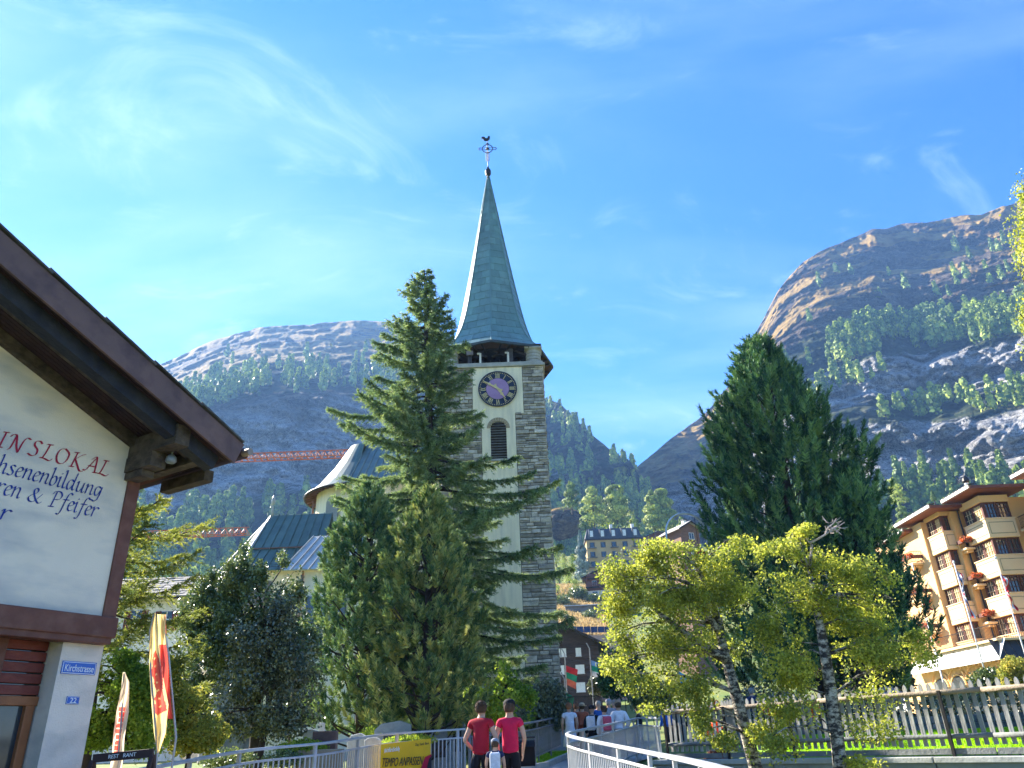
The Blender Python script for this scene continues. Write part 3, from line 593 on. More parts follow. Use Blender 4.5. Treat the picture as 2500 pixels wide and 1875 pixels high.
for i in range(60):
    a = 2 * math.pi * i / 60; c = Vector((cxk + CR * .93 * math.sin(a), YF - 0.12, czk + CR * .93 * math.cos(a))); t = Vector((math.cos(a), 0, -math.sin(a))); r_ = Vector((math.sin(a), 0, math.cos(a)))
    mk.box(c, (0.045, 0.02, 0.05), (t, Vector((0, 1, 0)), r_))
mk.build('minute_marks', GOLD, face)
ROM = ['XII', 'I', 'II', 'III', 'IIII', 'V', 'VI', 'VII', 'VIII', 'IX', 'X', 'XI']
for i, s in enumerate(ROM):
    a = 2 * math.pi * i / 12; r_ = Vector((math.sin(a), 0, math.cos(a))); t = Vector((math.cos(a), 0, -math.sin(a))); c = Vector((cxk, YF - 0.12, czk)) + r_ * CR * .755
    wid = {'I': .075, 'V': .15, 'X': .15}; tot = sum(wid[q] for q in s); q0 = -tot / 2; m_ = MB(); hh = 0.30
    for q in s:
        cc = c + t * (q0 + wid[q] / 2)
        if q == 'I': m_.box(cc, (.042, .02, hh), (t, Vector((0, 1, 0)), r_))
        if q == 'X': m_.beam(cc - t * .05 - r_ * hh / 2, cc + t * .05 + r_ * hh / 2, .03, .02, up=(0, 1, 0)); m_.beam(cc + t * .05 - r_ * hh / 2, cc - t * .05 + r_ * hh / 2, .03, .024, up=(0, 1, 0))
        if q == 'V': m_.beam(cc - r_ * hh / 2, cc + t * .055 + r_ * hh / 2, .03, .02, up=(0, 1, 0)); m_.beam(cc - r_ * hh / 2, cc - t * .055 + r_ * hh / 2, .03, .024, up=(0, 1, 0))
        q0 += wid[q]
    m_.build('numeral', GOLD, face)
def hand(ang, l, w, y):
    a = rad(ang); r_ = Vector((math.sin(a), 0, math.cos(a))); t = Vector((math.cos(a), 0, -math.sin(a))); c = Vector((cxk, y, czk))
    pts = [(-.32, .05), (-.30, .12), (-.2, .05), (0, .06), (l * .45, .05), (l * .55, .10), (l * .62, .045), (l, .015)]
    poly = [c + r_ * a_ + t * b_ * w for a_, b_ in pts] + [c + r_ * a_ - t * b_ * w for a_, b_ in pts[::-1]]
    return MB().prism(poly, (0, -0.025, 0)).build('clock_hand', GOLD, face)
hand(302, 1.05, 1.0, YF - 0.18); hand(145, 0.80, 1.1, YF - 0.15)
# belfry
zf = zc + 0.35; ztop = tz(848); hb = ztop - zf
fl = MB().box((TX, YF + HW, zf - .02), (2 * HW - .3, 2 * HW - .3, .06)).build('belfry_floor', DARKW, tower)
for sx in (-1, 1):
    for sy in (-1, 1):
        c = (TX + sx * (HW - .52), YF + HW + sy * (HW - .52), zf)
        for k in range(4):
            z0 = k * (hb * .80) / 4
            MB().lathe((c[0], c[1], c[2] + z0), [(.45, .01), (.475, .04), (.475, hb * .2 - .04), (.45, hb * .2 - .01)], 18).build('column_drum', TRIM, tower, smooth=False)
        MB().box((c[0], c[1], zf + hb * .93), (1.10, 1.10, hb * .12)).build('capital', TRIM, tower, bevel=.03)
        MB().lathe((c[0], c[1], zf + hb * .79), [(.46, 0), (.50, .05), (.54, hb * .08)], 18).build('capital_neck', TRIM, tower)
fr = MB()
for sy in (-1, 1):
    for k, u_ in enumerate((-.45, .36) if sy < 0 else (-.4, .4)):
        fr = MB(); fr.box((TX + u_ * HW, YF + HW + sy * (HW - .35), zf + hb / 2), (.42 if k else .22, .3, hb)); fr.build('belfry_post', mat('weathered_post', (0.10, 0.09, 0.10), (0.06, 0.055, 0.06), 3, .8), tower)
    for sx in (-1, 1):
        fr = MB(); fr.box((TX + sx * (HW - .35), YF + HW + sy * HW * .33, zf + hb / 2), (.3, .3, hb)); fr.build('belfry_post', DARKW, tower)
for xa, xb in ((-2.3, -1.3), (-1.5, -.3), (.9, 0), (1.3, 2.3), (-.4, -1.3), (.1, 1.0)):
    MB().beam((TX + xa, YF + .45, zf + hb * .99), (TX + xb, YF + .45, zf + hb * .55), .16, .14, up=(0, 1, 0)).build('brace', DARKW, tower)
MB().box((TX, YF + .35, zf + hb + .12), (2 * HW, .35, .26)).build('wall_plate', DARKW, tower)
MB().box((TX, YF + 2 * HW - .35, zf + hb + .12), (2 * HW, .35, .26)).build('wall_plate', DARKW, tower)
for sx in (-1, 1): MB().box((TX + sx * (HW - .35), YF + HW, zf + hb + .12), (.35, 2 * HW - .8, .26)).build('wall_plate', DARKW, tower)
MB().box((TX, YF + HW, zf + hb + .02), (2 * HW - .8, 2 * HW - .8, .06)).build('belfry_ceiling', DARKW, tower)
MB().box((TX, YF + HW + .8, zf + hb / 2), (2 * HW - 1.8, .12, hb)).build('belfry_screen', DARKW, tower)
BRONZE = mat('bell_bronze', (0.10, 0.075, 0.045), (0.06, 0.05, 0.035), 3, .45, metal=.8)
for x, s in ((-.9, .75), (.15, .9), (1.5, .8)):
    bell = thing('bell', {-.9: 'bronze bell in the belfry nearest the floodlight pole', .15: 'bronze bell hung mid-way in the belfry between the two white lamps', 1.5: 'bronze bell in the belfry beside the corner column facing the valley'}[x], 'bell', (TX + x, YF + HW - 1.3, zf + hb * .42), 'bells in the belfry')
    MB().lathe((TX + x, YF + HW - 1.3, zf + .45), [(.62 * s, 0), (.58 * s, .08), (.44 * s, .3), (.36 * s, .6), (.28 * s, .8), (.05, .88 * s)], 20).build('bell_body', BRONZE, bell, smooth=True)
    MB().box((TX + x, YF + HW - 1.3, zf + 1.45 * s), (1.0, .18, .25)).build('yoke', DARKW, bell)
lamp = thing('floodlight', 'small floodlight on a thin pole standing in the belfry opening', 'floodlight', (TX - 1.35, YF + .1, zf))
MB().tube([(TX - 1.35, YF + .1, zf), (TX - 1.38, YF + .1, zf + hb * .6)], .03).build('pole', IRON, lamp); MB().box((TX - 1.38, YF + .08, zf + hb * .72), (.42, .14, .3)).build('lamp_head', mat('grey_lamp', (.25, .22, .28), None, 3, .5), lamp, bevel=.02)
for k_, x in enumerate((-.72, 1.02)):
    g = thing('bracket_lamp', ['short white lamp upright in the belfry beside the floodlight pole', 'short white lamp upright in the belfry beside the wide timber post'][k_], 'lamp', (TX + x, YF + .05, zf), 'lamps in the belfry')
    MB().box((TX + x, YF + .05, zf + .35), (.12, .1, .7)).build('lamp_tube', WHITE, g); MB().box((TX + x - .1, YF + .05, zf + .68), (.2, .1, .09)).build('arm', WHITE, g)
# spire: octagonal rings with a concave profile, cut into copper sheets
ze = ztop + 0.10; SR = 4.12
RINGS = [(1.0, 0), (.91, .50), (.82, 1.15), (.74, 1.9), (.67, 2.8), (.61, 3.8), (.555, 5.0), (.51, 6.2), (.465, 7.6), (.42, 9.0), (.37, 10.6), (.32, 12.3), (.265, 14.1), (.21, 16.0), (.15, 18.2), (.09, 20.3), (.045, 22.0), (.022, 23.0)]
ztip = P(1194, 432, YF + HW).z; SH = ztip - ze
zk = [z / 23.0 * SH for r_, z in RINGS]; rk = [r_ * SR for r_, z in RINGS]
def ring_pt(z, k, off=0.0):
    r_ = (np.interp(z, zk, rk) + off) * (0.945 if k % 2 == 0 else 1.0); a = -math.pi / 2 + k * math.pi / 4
    return Vector((TX + r_ * math.cos(a), YF + HW + r_ * math.sin(a), ze + z))
sk = MB()
for i in range(len(zk)):
    for k in range(8): sk.v.append(tuple(ring_pt(zk[i], k, -0.03)))
for i in range(len(zk) - 1):
    for k in range(8): sk.f.append((i * 8 + k, i * 8 + (k + 1) % 8, (i + 1) * 8 + (k + 1) % 8, (i + 1) * 8 + k))
sk.build('spire_core', COPPER, tower)
sheets = []; z = 0.0; row = 0
while z < SH - .6:
    h = 0.62; z1 = min(z + h, SH - .3); 
    for k in range(8):
        A0, B0, A1, B1 = ring_pt(z, k), ring_pt(z, k + 1), ring_pt(z1, k), ring_pt(z1, k + 1)
        L0 = (B0 - A0).length; ns_ = max(1, int(round(L0 / 0.78))); nrm = (B0 - A0).cross(A1 - A0).normalized()
        cuts = [0] + [min(1, max(0, (j + (0.5 if row % 2 else 0)) / ns_)) for j in range(0 if row % 2 else 1, ns_)] + [1]
        cuts = sorted(set(cuts))
        for c0, c1 in zip(cuts[:-1], cuts[1:]):
            if c1 - c0 < 1e-3: continue
            e = 0.012 / max(L0, .2)
            a, b2, c_, d_ = A0.lerp(B0, c0 + e), A0.lerp(B0, c1 - e), A1.lerp(B1, c1 - e), A1.lerp(B1, c0 + e)
            o1 = nrm * (0.022 + R.uniform(0, .006)); o2 = nrm * 0.004
            vs_ = [a + o1, b2 + o1, c_ + o2, d_ + o2, a - nrm * .02, b2 - nrm * .02]
            sheets.append(((b2 - a).length * h * (1 if k in (7, 0) else .2), [tuple(q) for q in vs_], [(0, 1, 2, 3), (4, 5, 1, 0), (4, 0, 3), (1, 5, 2)]))
    z = z1; row += 1
pieces(tower, 'copper_sheet', sheets, COPPER, 260)
rg = MB()
for k in range(8):
    pts = [ring_pt(zz_, k, .03) for zz_ in zk]; MB().tube(pts, [.05] * (len(pts) - 2) + [.03, .02], 5).build('hip_roll', COPPER, tower)
ev = MB()
for k in range(8):
    A, B2 = ring_pt(0, k, .05), ring_pt(0, k + 1, .05)
    MB().beam(A - Vector((0, 0, .06)), B2 - Vector((0, 0, .06)), .12, .16).build('gutter', mat('dark_gutter', (.06, .075, .075), None, 3, .5), tower)
    C_ = Vector((TX, YF + HW, 0)); 
    Ai = C_ + (A - C_) * .0; ra = .76
    def inn(p): q = Vector((TX + (p.x - TX) * .62, YF + HW + (p.y - YF - HW) * .62, p.z + .02)); return q
    MB().prism([A - Vector((0, 0, .08)), B2 - Vector((0, 0, .08)), inn(B2), inn(A)], (0, 0, -.04)).build('soffit', SOFFIT, tower)
    for t_ in (.2, .4, .6, .8):
        p = A.lerp(B2, t_); MB().beam(p - Vector((0, 0, .16)), inn(p) - Vector((0, 0, .1)), .1, .12).build('rafter', DARKW, tower)
MB().lathe((TX, YF + HW, ztip - .5), [(.07, 0), (.08, .35), (.10, .6), (.19, .68), (.22, .8), (.22, 1.1), (.17, 1.22), (.1, 1.3), (.05, 1.5)], 10).build('finial', IRON, tower)
zx = ztip + .9
cr = MB(); ztc = P(1193, 350, YF + HW).z; zh = P(1193, 363, YF + HW).z; RC = .40; yc = YF + HW
cr.tube([(TX, yc, zx), (TX, yc, ztc)], .035)
for sx in (-.11, .11): cr.tube([(TX + sx, yc, zx + (zh - zx) * .35), (TX + sx, yc, zh - .3)], .022)
k = 0
z = zx + (zh - zx) * .35
while z < zh - .4: cr.beam((TX - .11, yc, z), (TX + .11, yc, z + .08), .02, .02); z += .14
cr.tube([(TX + RC * math.cos(a), yc, zh + RC * math.sin(a)) for a in np.linspace(0, 2 * math.pi, 25)], .035, 5)
for d_ in (-.09, .09): cr.tube([(TX - .55, yc, zh + d_), (TX + .55, yc, zh + d_)], .022, 5)
for sx in (-1, 1): cr.tube([(TX + sx * (.55 + .14 * math.sin(a)), yc, zh + .11 * math.cos(a)) for a in np.linspace(0, math.pi, 8)], .03, 5)
cr.tube([(TX + .11 * math.cos(a), yc, ztc - .15 + .16 * math.sin(a)) for a in np.linspace(0, math.pi, 8)], .03, 5)
cr.lathe((TX, yc, zh - .08), [(.03, 0), (.13, .04), (.13, .12), (.03, .16)], 8)
cr.build('spire_cross', IRON, tower)
zr = ztc + .05; s = 0.36
rs = [(-.95, .55), (-1.0, .95), (-.72, 1.25), (-.35, 1.2), (-.15, .9), (.05, .72), (.35, .85), (.45, 1.2), (.62, 1.38), (.8, 1.3), (.82, 1.15), (.98, 1.08), (.8, .98), (.85, .6), (.7, .3), (.4, .08), (.12, 0), (-.1, 0), (-.3, .1), (-.55, .3), (-.62, .6), (-.72, .82), (-.8, .6), (-.75, .35)]
MB().prism([(TX - .1 + x * s, yc - .03, zr + .2 + z * s) for x, z in rs], (0, .06, 0)).build('weathercock', IRON, tower)
MB().tube([(TX, yc, ztc - .3), (TX, yc, zr + .25)], .025).build('cock_rod', IRON, tower)
# ------------------------------------------------------------------ plants
def blades(c, axis, side, L, w, taper=0.35):
    """quads centred at the root c, growing along axis"""
    L = L[:, None]; w = w[:, None]
    return np.stack([c - side * w * .5, c + side * w * .5, c + side * w * .5 * taper + axis * L, c - side * w * .5 * taper + axis * L], 1)
def unit(a): return a / (np.linalg.norm(a, axis=-1, keepdims=True) + 1e-9)
def quads(name, V, m, parent=None, tone=None):
    V = V.reshape(-1, 4, 3); o = npmesh(name, V.reshape(-1, 3), np.arange(len(V) * 4).reshape(-1, 4), m, parent)
    if tone is not None: a = o.data.attributes.new('tone', 'FLOAT', 'FACE'); a.data.foreach_set('value', tone.astype(np.float32))
    return o
SPRUCE = leafmat('spruce_needles', (0.06, 0.115, 0.055), (0.19, 0.27, 0.105), (0.48, 0.55, 0.21), trans=0.35, nscale=0.9)
CEMBRA = leafmat('stone_pine_needles', (0.03, 0.085, 0.05), (0.11, 0.21, 0.085), (0.36, 0.44, 0.15), trans=0.12, nscale=3.2)
CEMBRAY = leafmat('yellowing_pine_needles', (0.05, 0.11, 0.045), (0.21, 0.29, 0.09), (0.58, 0.55, 0.17), trans=0.14, nscale=3.0)
DARKPINE = leafmat('dark_pine_needles', (0.015, 0.055, 0.035), (0.05, 0.14, 0.06), (0.24, 0.38, 0.12), trans=0.08, nscale=1.3)
LARCHM = leafmat('larch_needles', (0.065, 0.104, 0.033), (0.169, 0.208, 0.052), (0.442, 0.442, 0.078), trans=0.4, nscale=0.6)
BLUESPR = leafmat('blue_spruce_needles', (0.10, 0.14, 0.13), (0.18, 0.24, 0.22), (0.30, 0.36, 0.32), trans=0.2, nscale=0.5)
BIRCHM = leafmat('birch_leaves', (0.12, 0.16, 0.035), (0.30, 0.34, 0.055), (0.74, 0.70, 0.12), trans=0.5, nscale=1.8, spec=0.4)
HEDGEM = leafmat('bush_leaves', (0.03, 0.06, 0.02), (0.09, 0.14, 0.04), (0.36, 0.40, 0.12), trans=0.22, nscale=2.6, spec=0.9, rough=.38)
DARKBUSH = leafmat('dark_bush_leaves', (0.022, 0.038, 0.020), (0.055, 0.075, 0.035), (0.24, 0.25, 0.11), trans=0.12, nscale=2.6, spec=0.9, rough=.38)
LIMEM = leafmat('lime_green_leaves', (0.088, 0.154, 0.022), (0.220, 0.330, 0.044), (0.550, 0.605, 0.088), trans=0.5, nscale=0.9)
def bark(name, c, c2): return mat(name, c, c2, 5, 0.95, 0.6, 18, stretch=(1, 1, .35))
SBARK = bark('spruce_bark', (0.07, 0.05, 0.045), (0.035, 0.028, 0.026))
def conifer(name, label, base, top, prof, m, nb=240, tw=34, bl=12, droop=0.45, blen=0.15, bw=0.05, brr=1.0, rs=None, trunk_r=.28, up=0.0, zmin=.08, group=None, irr=.45, cat='tree', bare=None):
    """prof(t, az) -> reach of a branch at height share t"""
    rs = rs or np.random.RandomState(3); base = np.array(base, float); top = np.array(top, float); H_ = top - base; h = np.linalg.norm(H_)
    t0 = thing(name, label, cat, tuple(base), group)
    axp = [tuple(base + H_ * t + np.array([math.sin(t * 5) * .06, math.cos(t * 4) * .06, 0]) * h * .05) for t in np.linspace(-.02, 1, 12)]
    MB().tube(axp, [trunk_r * (1 - .93 * t) for t in np.linspace(0, 1, 12)], 8).build('trunk', SBARK, t0, smooth=True)
    Q = []; br = MB()
    for i in range(nb):
        t = zmin + (1 - zmin) * ((i + rs.rand()) / nb) ** .93; az = i * 2.39996 + rs.normal() * .25
        reach = prof(t, az) * (1 - irr + 1.25 * irr * rs.rand()); 
        if reach < .12: reach = .12
        a = base + H_ * t; d = np.array([math.cos(az), math.sin(az), 0]); n = 10; s = np.linspace(0, 1, n)
        dr = droop * (1 - t) ** .6 + .05
        zc_ = -dr * reach * (s ** 1.2) * .7 + (.33 + up) * reach * s ** 2.6 + up * reach * s * .5
        pts = a + d * (reach * s)[:, None] + np.array([0, 0, 1]) * zc_[:, None] + (np.array([-d[1], d[0], 0]) * (np.sin(s * 3 + rs.rand() * 6) * .05 * reach)[:, None])
        br.tube(pts, list((.018 + .05 * (1 - s) * min(1, reach / 4)) * brr), 4, cap=False)
        k = max(6, int(tw * reach / 3.0)); ts = np.sort(rs.uniform(.12, 1, k)) ** .85; pi_ = ts * (n - 1); i0 = np.minimum(pi_.astype(int), n - 2); f = (pi_ - i0)[:, None]
        P0 = pts[i0] * (1 - f) + pts[i0 + 1] * f; fw = unit(pts[i0 + 1] - pts[i0]); sd_ = np.array([-d[1], d[0], 0]) * rs.choice([-1, 1], k)[:, None]
        td = unit(fw * rs.uniform(.35, 1.1, k)[:, None] + sd_ * rs.uniform(.3, 1.0, k)[:, None] + np.array([0, 0, -1]) * (rs.uniform(-.1, 1.0, k) * (droop + .25) - up * 1.4)[:, None])
        tl_ = (.20 + .42 * rs.rand(k)) * (1.15 - .55 * ts) * min(1.0, .45 + reach / 3.5)
        bb = bl; sp = rs.rand(k, bb); PB = P0[:, None] + td[:, None] * (tl_[:, None] * sp)[..., None] + np.array([0, 0, -1.]) * ((tl_[:, None] * sp) ** 2 * .5 * (1 - up * 2))[..., None]
        PB = PB.reshape(-1, 3); TD = np.repeat(td, bb, 0); nd = unit(TD * .9 + rs.normal(size=PB.shape) * .55 + [0, 0, .12]); sdv = unit(np.cross(nd, rs.normal(size=PB.shape)))
        Q.append(blades(PB, nd, sdv, blen * rs.uniform(.6, 1.3, len(PB)), bw * rs.uniform(.7, 1.2, len(PB))))
    br.build('branches', SBARK, t0)
    quads('crown', np.concatenate(Q), m, t0); return t0
def cembra(name, label, base, top, shell, m, ns=700, bl=60, slen=.45, blen=.12, bw=.035, rs=None, trunk_r=.2, zmin=.06, group=None, lean=.5, m2=None):
    """dense pine of upright bottle-brush shoots; shell(t, az) -> radius"""
    rs = rs or np.random.RandomState(4); base = np.array(base, float); top = np.array(top, float); H_ = top - base
    t0 = thing(name, label, 'tree', tuple(base), group)
    MB().tube([tuple(base + H_ * t) for t in np.linspace(-.03, .95, 9)], [trunk_r * (1 - .9 * t) for t in np.linspace(0, 1, 9)], 8).build('trunk', SBARK, t0, smooth=True)
    t = zmin + (1 - zmin) * rs.rand(ns) ** .9; az = rs.rand(ns) * 2 * np.pi; rr = np.array([shell(a, b) for a, b in zip(t, az)]) * (1 - .55 * rs.rand(ns) ** 2.2)
    # lobes: boughs carry the shoots, with hollows between
    lob = .86 + .62 * fbm(np.stack([np.cos(az) * 2.6, np.sin(az) * 2.6, t * 11], -1), 3); rr *= np.clip(lob, .45, 1.2)
    c = base + H_ * t[:, None] + np.stack([np.cos(az) * rr, np.sin(az) * rr, np.zeros(ns)], -1)
    ax = unit(np.stack([np.cos(az) * lean, np.sin(az) * lean, .9 + 0 * az], -1) + rs.normal(size=(ns, 3)) * .16)
    sl = slen * rs.uniform(.6, 1.3, ns) * (.75 + .25 * (1 - t)); s = rs.rand(ns, bl)
    PB = (c[:, None] + ax[:, None] * (sl[:, None] * s)[..., None]).reshape(-1, 3); A = np.repeat(ax, bl, 0)
    rdir = unit(np.cross(A, rs.normal(size=A.shape))); nd = unit(rdir * (1 - s.reshape(-1, 1) * .45) + A * (.55 + s.reshape(-1, 1) * .6)); sdv = unit(np.cross(nd, rs.normal(size=A.shape)))
    quads('crown', blades(PB, nd, sdv, blen * rs.uniform(.7, 1.25, len(PB)), bw * rs.uniform(.8, 1.3, len(PB))), m, t0, tone=np.repeat(rs.uniform(-.42, .42, ns), bl))
    br = MB()
    for k in rs.choice(ns, min(ns, 130), replace=False):
        o_ = base + H_ * max(0.02, t[k] - .10) ; e = c[k]; mid = (o_ + e) / 2 + np.array([0, 0, -.15]); br.tube([o_, mid, e], [.045, .03, .012], 4, cap=False)
    br.build('branches', SBARK, t0); return t0
def leaf_cloud(blobs, n, leaf, rs, shell=.55, thr=-.12, nsc=1.1, flat=.3, droop=0.0):
    """leaves through a union of ellipsoids with gaps; blobs (cx, cy, cz, rx, ry, rz)"""
    vol = np.array([b[3] * b[4] * b[5] for b in blobs]) ** .8; pk = rs.choice(len(blobs), int(n * 1.9), p=vol / vol.sum()); B = np.array(blobs)[pk]
    d = unit(rs.normal(size=(len(pk), 3))); r = (1 - shell * rs.rand(len(pk)) ** 1.3)[:, None] * (1 + .16 * fbm(d * 2.3 + B[:, :3], 2)[:, None] * 2); c = B[:, :3] + d * r * B[:, 3:]
    k = fbm(c * nsc, 3) > thr + .35 * (rs.rand(len(c)) - .5); c = c[k][:n]; d = d[k][:n]; nn_ = len(c)
    ax = unit(rs.normal(size=(nn_, 3)) + d * .5 + [0, 0, -.3 - droop]); nrm = unit(rs.normal(size=(nn_, 3)) * (1 - flat) + [0, 0, flat] + d * .3); sd_ = unit(np.cross(ax, nrm))
    L_ = leaf * rs.uniform(.6, 1.25, nn_)[:, None]; w = L_ * .42
    return np.stack([c, c + ax * L_ * .45 + sd_ * w, c + ax * L_, c + ax * L_ * .45 - sd_ * w], 1)
def broadleaf(name, label, trunk, radii, blobs, n, leaf, m, bm, rs, cat='tree', limbs=30, group=None, **kw):
    b0 = trunk[0]; t0 = thing(name, label, cat, tuple(b0), group)
    MB().tube(trunk, radii, 10).build('trunk', bm, t0, smooth=True)
    tr3 = [Vector(p) for p in trunk]; lm = MB()
    for i in range(limbs):
        b = blobs[i % len(blobs)]; d = rs.normal(size=3); d /= np.linalg.norm(d); e = Vector((b[0] + d[0] * b[3] * .8, b[1] + d[1] * b[4] * .8, b[2] + d[2] * b[5] * .8))
        cands = [q for q in tr3[1:] if q.z < e.z + .2] or [tr3[len(tr3) // 2]]; o_ = min(cands, key=lambda q: (q - e).length)
        k = R.uniform(.6, 1); mid1 = o_.lerp(e, .35) + Vector((R.uniform(-.12, .12), R.uniform(-.12, .12), .18 * k)); mid2 = o_.lerp(e, .7) + Vector((R.uniform(-.15, .15), R.uniform(-.15, .15), .12))
        ln = (e - o_).length; r0 = min(radii[-1] * .9 + .01, .012 + ln * .014)
        lm.tube([o_, mid1, mid2, e], [r0, r0 * .7, r0 * .4, r0 * .15], 5, cap=False)
        for j in range(4):
            q = mid1.lerp(e, R.uniform(.2, 1)); dd = Vector(rs.normal(size=3)).normalized(); dd.z = abs(dd.z) * .6; lm.tube([q, q + dd * .22 * ln * .7, q + dd * .42 * ln * .7 + Vector((0, 0, -.04))], [r0 * .22, r0 * .12, .002], 4, cap=False)
    lm.build('branches', bm, t0, smooth=True)
    quads('crown', leaf_cloud(blobs, n, leaf, rs, **kw), m, t0); return t0
def gp(u, v, Y):                                   # foot on the ground under a photo column
    p = P(u, v, Y); return Vector((p.x, Y, gz(p.x, Y)))
# --- the big spruce before the tower
bs = gp(1072, 1700, 33); tp = P(1039, 660, 33.2)
def sprof(t, az):
    side = math.cos(az)                            # +1 towards +x
    L_ = np.interp(t, [0, .1, .22, .36, .45, .6, .72, .82, .9, .96, 1], [3.6, 4.4, 5.3, 5.6, 5.1, 4.9, 4.0, 2.7, 1.7, .8, .25])
    R_ = np.interp(t, [0, .1, .22, .36, .45, .52, .6, .72, .82, .9, .96, 1], [4.6, 5.0, 5.6, 6.2, 5.8, 4.6, 2.4, 2.1, 1.9, 1.3, .6, .2])
    w = (side + 1) / 2; return (L_ * (1 - w) + R_ * w) * (0.85 if abs(side) < .5 else 1) * (1.0 if math.sin(t * 40 + az * 2) > -.6 else .6)
conifer('spruce_tree', 'tall spruce with drooping olive-green boughs rising in front of the church tower', bs, tp, sprof, SPRUCE, nb=310, tw=118, bl=22, rs=np.random.RandomState(21), blen=.125, bw=.030, trunk_r=.42, zmin=.03, irr=.5, droop=.74)
# --- stone pines
for i, (bu, tu, tv, Y, rx, m_, lab, sd_) in enumerate([(878, 905, 1200, 25.5, 1.75, CEMBRA, 'upright stone pine with a brown trunk over the graves, nearer the leafy bush', 31), (1036, 1048, 1212, 24.0, 1.72, CEMBRAY, 'yellow-tipped stone pine with upright shoots directly below the clock', 32)]):
    b0 = gp(bu, 1740, Y); t1 = P(tu, tv, Y)
    def shell(t, az, rx=rx): return rx * float(np.interp(t, [0, .08, .16, .3, .5, .7, .85, .95, 1], [.35, .9, 1.08, 1.15, 1.02, .78, .5, .24, .04]))
    cembra('stone_pine', lab, b0, t1, shell, m_, ns=1150, bl=64, slen=.42, blen=.15, bw=.034, rs=np.random.RandomState(sd_), trunk_r=.16, zmin=.12, group='stone pines in the churchyard')
# --- the dark giant
b0 = gp(2035, 1740, 39); t1 = P(1852, 856, 39)
def dshell(t, az):
    side = math.cos(az); L_ = np.interp(t, [0, .06, .15, .35, .55, .7, .8, .9, .97, 1], [2.2, 4.0, 5.0, 4.9, 4.1, 3.8, 3.0, 1.9, .9, .1]); R_ = np.interp(t, [0, .06, .15, .3, .45, .6, .75, .86, .95, 1], [2.6, 4.0, 4.6, 4.6, 4.4, 4.1, 3.3, 2.1, 1.0, .1])
    w = (side + 1) / 2; return (L_ * (1 - w) + R_ * w) * (1 + .20 * math.sin(5 * az + 6 * t) + .10 * math.sin(9 * az - 14 * t))
cembra('pine_tree', 'massive dark green pine towering behind the birches, left of the yellow hotel', b0, t1, dshell, DARKPINE, ns=3000, bl=84, slen=1.15, blen=.24, bw=.05, rs=np.random.RandomState(41), trunk_r=.6, zmin=.08, lean=.4)
b0 = gp(2105, 1740, 36); t1 = P(2070, 1150, 36)
cembra('pine_tree', 'lower dark pine with a straight black trunk filling the gap beside the hotel', b0, t1, lambda t, az: 2.5 * float(np.interp(t, [0, .1, .3, .6, .85, 1], [.3, .8, 1.1, .85, .4, .05])), DARKPINE, ns=1300, bl=40, slen=.75, blen=.2, bw=.05, rs=np.random.RandomState(42), trunk_r=.36, zmin=.22, lean=.4)
# --- birches
m = bpy.data.materials.new('birch_bark'); m.use_nodes = True; N = m.node_tree.nodes; L = m.node_tree.links
t = N.new('ShaderNodeTexCoord'); mp1 = N.new('ShaderNodeMapping'); mp1.inputs['Scale'].default_value = (1, 1, 2.0); L.new(t.outputs['Object'], mp1.inputs[0])
n = N.new('ShaderNodeTexNoise'); n.inputs['Scale'].default_value = 7; n.inputs['Detail'].default_value = 8; n.inputs['Roughness'].default_value = .7; L.new(mp1.outputs[0], n.inputs[0])
r_ = N.new('ShaderNodeValToRGB'); r_.color_ramp.elements[0].position = .46; r_.color_ramp.elements[0].color = (.035, .028, .024, 1); r_.color_ramp.elements[1].position = .60; r_.color_ramp.elements[1].color = (.52, .47, .38, 1); L.new(n.outputs[0], r_.inputs[0])
L.new(r_.outputs[0], N['Principled BSDF'].inputs['Base Color']); N['Principled BSDF'].inputs['Roughness'].default_value = .85
bp_ = N.new('ShaderNodeBump'); bp_.inputs['Distance'].default_value = .03; L.new(n.outputs[0], bp_.inputs['Height']); L.new(bp_.outputs[0], N['Principled BSDF'].inputs['Normal']); BIRCHB = m
def at(u, v, Y): return P(u, v, Y)
def B_(u, v, Y, ru, rv, ry=None):
    """ellipsoid blob given by its photo centre and photo radii"""
    c = P(u, v, Y); rx = abs(P(u + ru, v, Y).x - c.x); rz = abs(P(u, v - rv, Y).z - c.z); return (c.x, c.y, c.z, rx, ry or max(.5, rx * .9), rz)
YB = 15.5
tk = [P(1868, 1960, YB), P(1845, 1875, YB), P(1822, 1790, YB), P(1795, 1690, YB), P(1770, 1600, YB + .1), P(1752, 1520, YB + .2), P(1735, 1450, YB + .2), P(1700, 1380, YB + .2)]
bl_ = [B_(1600, 1360, YB, 95, 45), B_(1520, 1400, YB, 65, 50), B_(1690, 1370, YB, 110, 45), B_(1520, 1480, YB, 65, 55), B_(1640, 1460, YB, 120, 60), B_(1760, 1440, YB, 85, 60), B_(1530, 1570, YB, 60, 55), B_(1640, 1570, YB, 100, 60), B_(1590, 1660, YB - .3, 90, 50), B_(1500, 1620, YB, 40, 35), B_(1690, 1680, YB - .3, 70, 65), B_(1710, 1760, YB - .4, 28, 50), B_(1780, 1560, YB + .4, 60, 70), B_(1600, 1730, YB, 45, 22), B_(1860, 1790, YB - .4, 40, 30), B_(1800, 1330, YB, 50, 25), B_(1770, 1810, YB - .5, 35, 25)]
birch = broadleaf('birch_tree', 'leaning birch with mottled bark and a yellow-green crown spread toward the church', tk, [.14, .125, .115, .108, .095, .08, .06, .04], bl_, 38000, .055, BIRCHM, BIRCHB, np.random.RandomState(51), limbs=30, group='birches on the river bank', shell=.85, thr=.0, nsc=2.2)
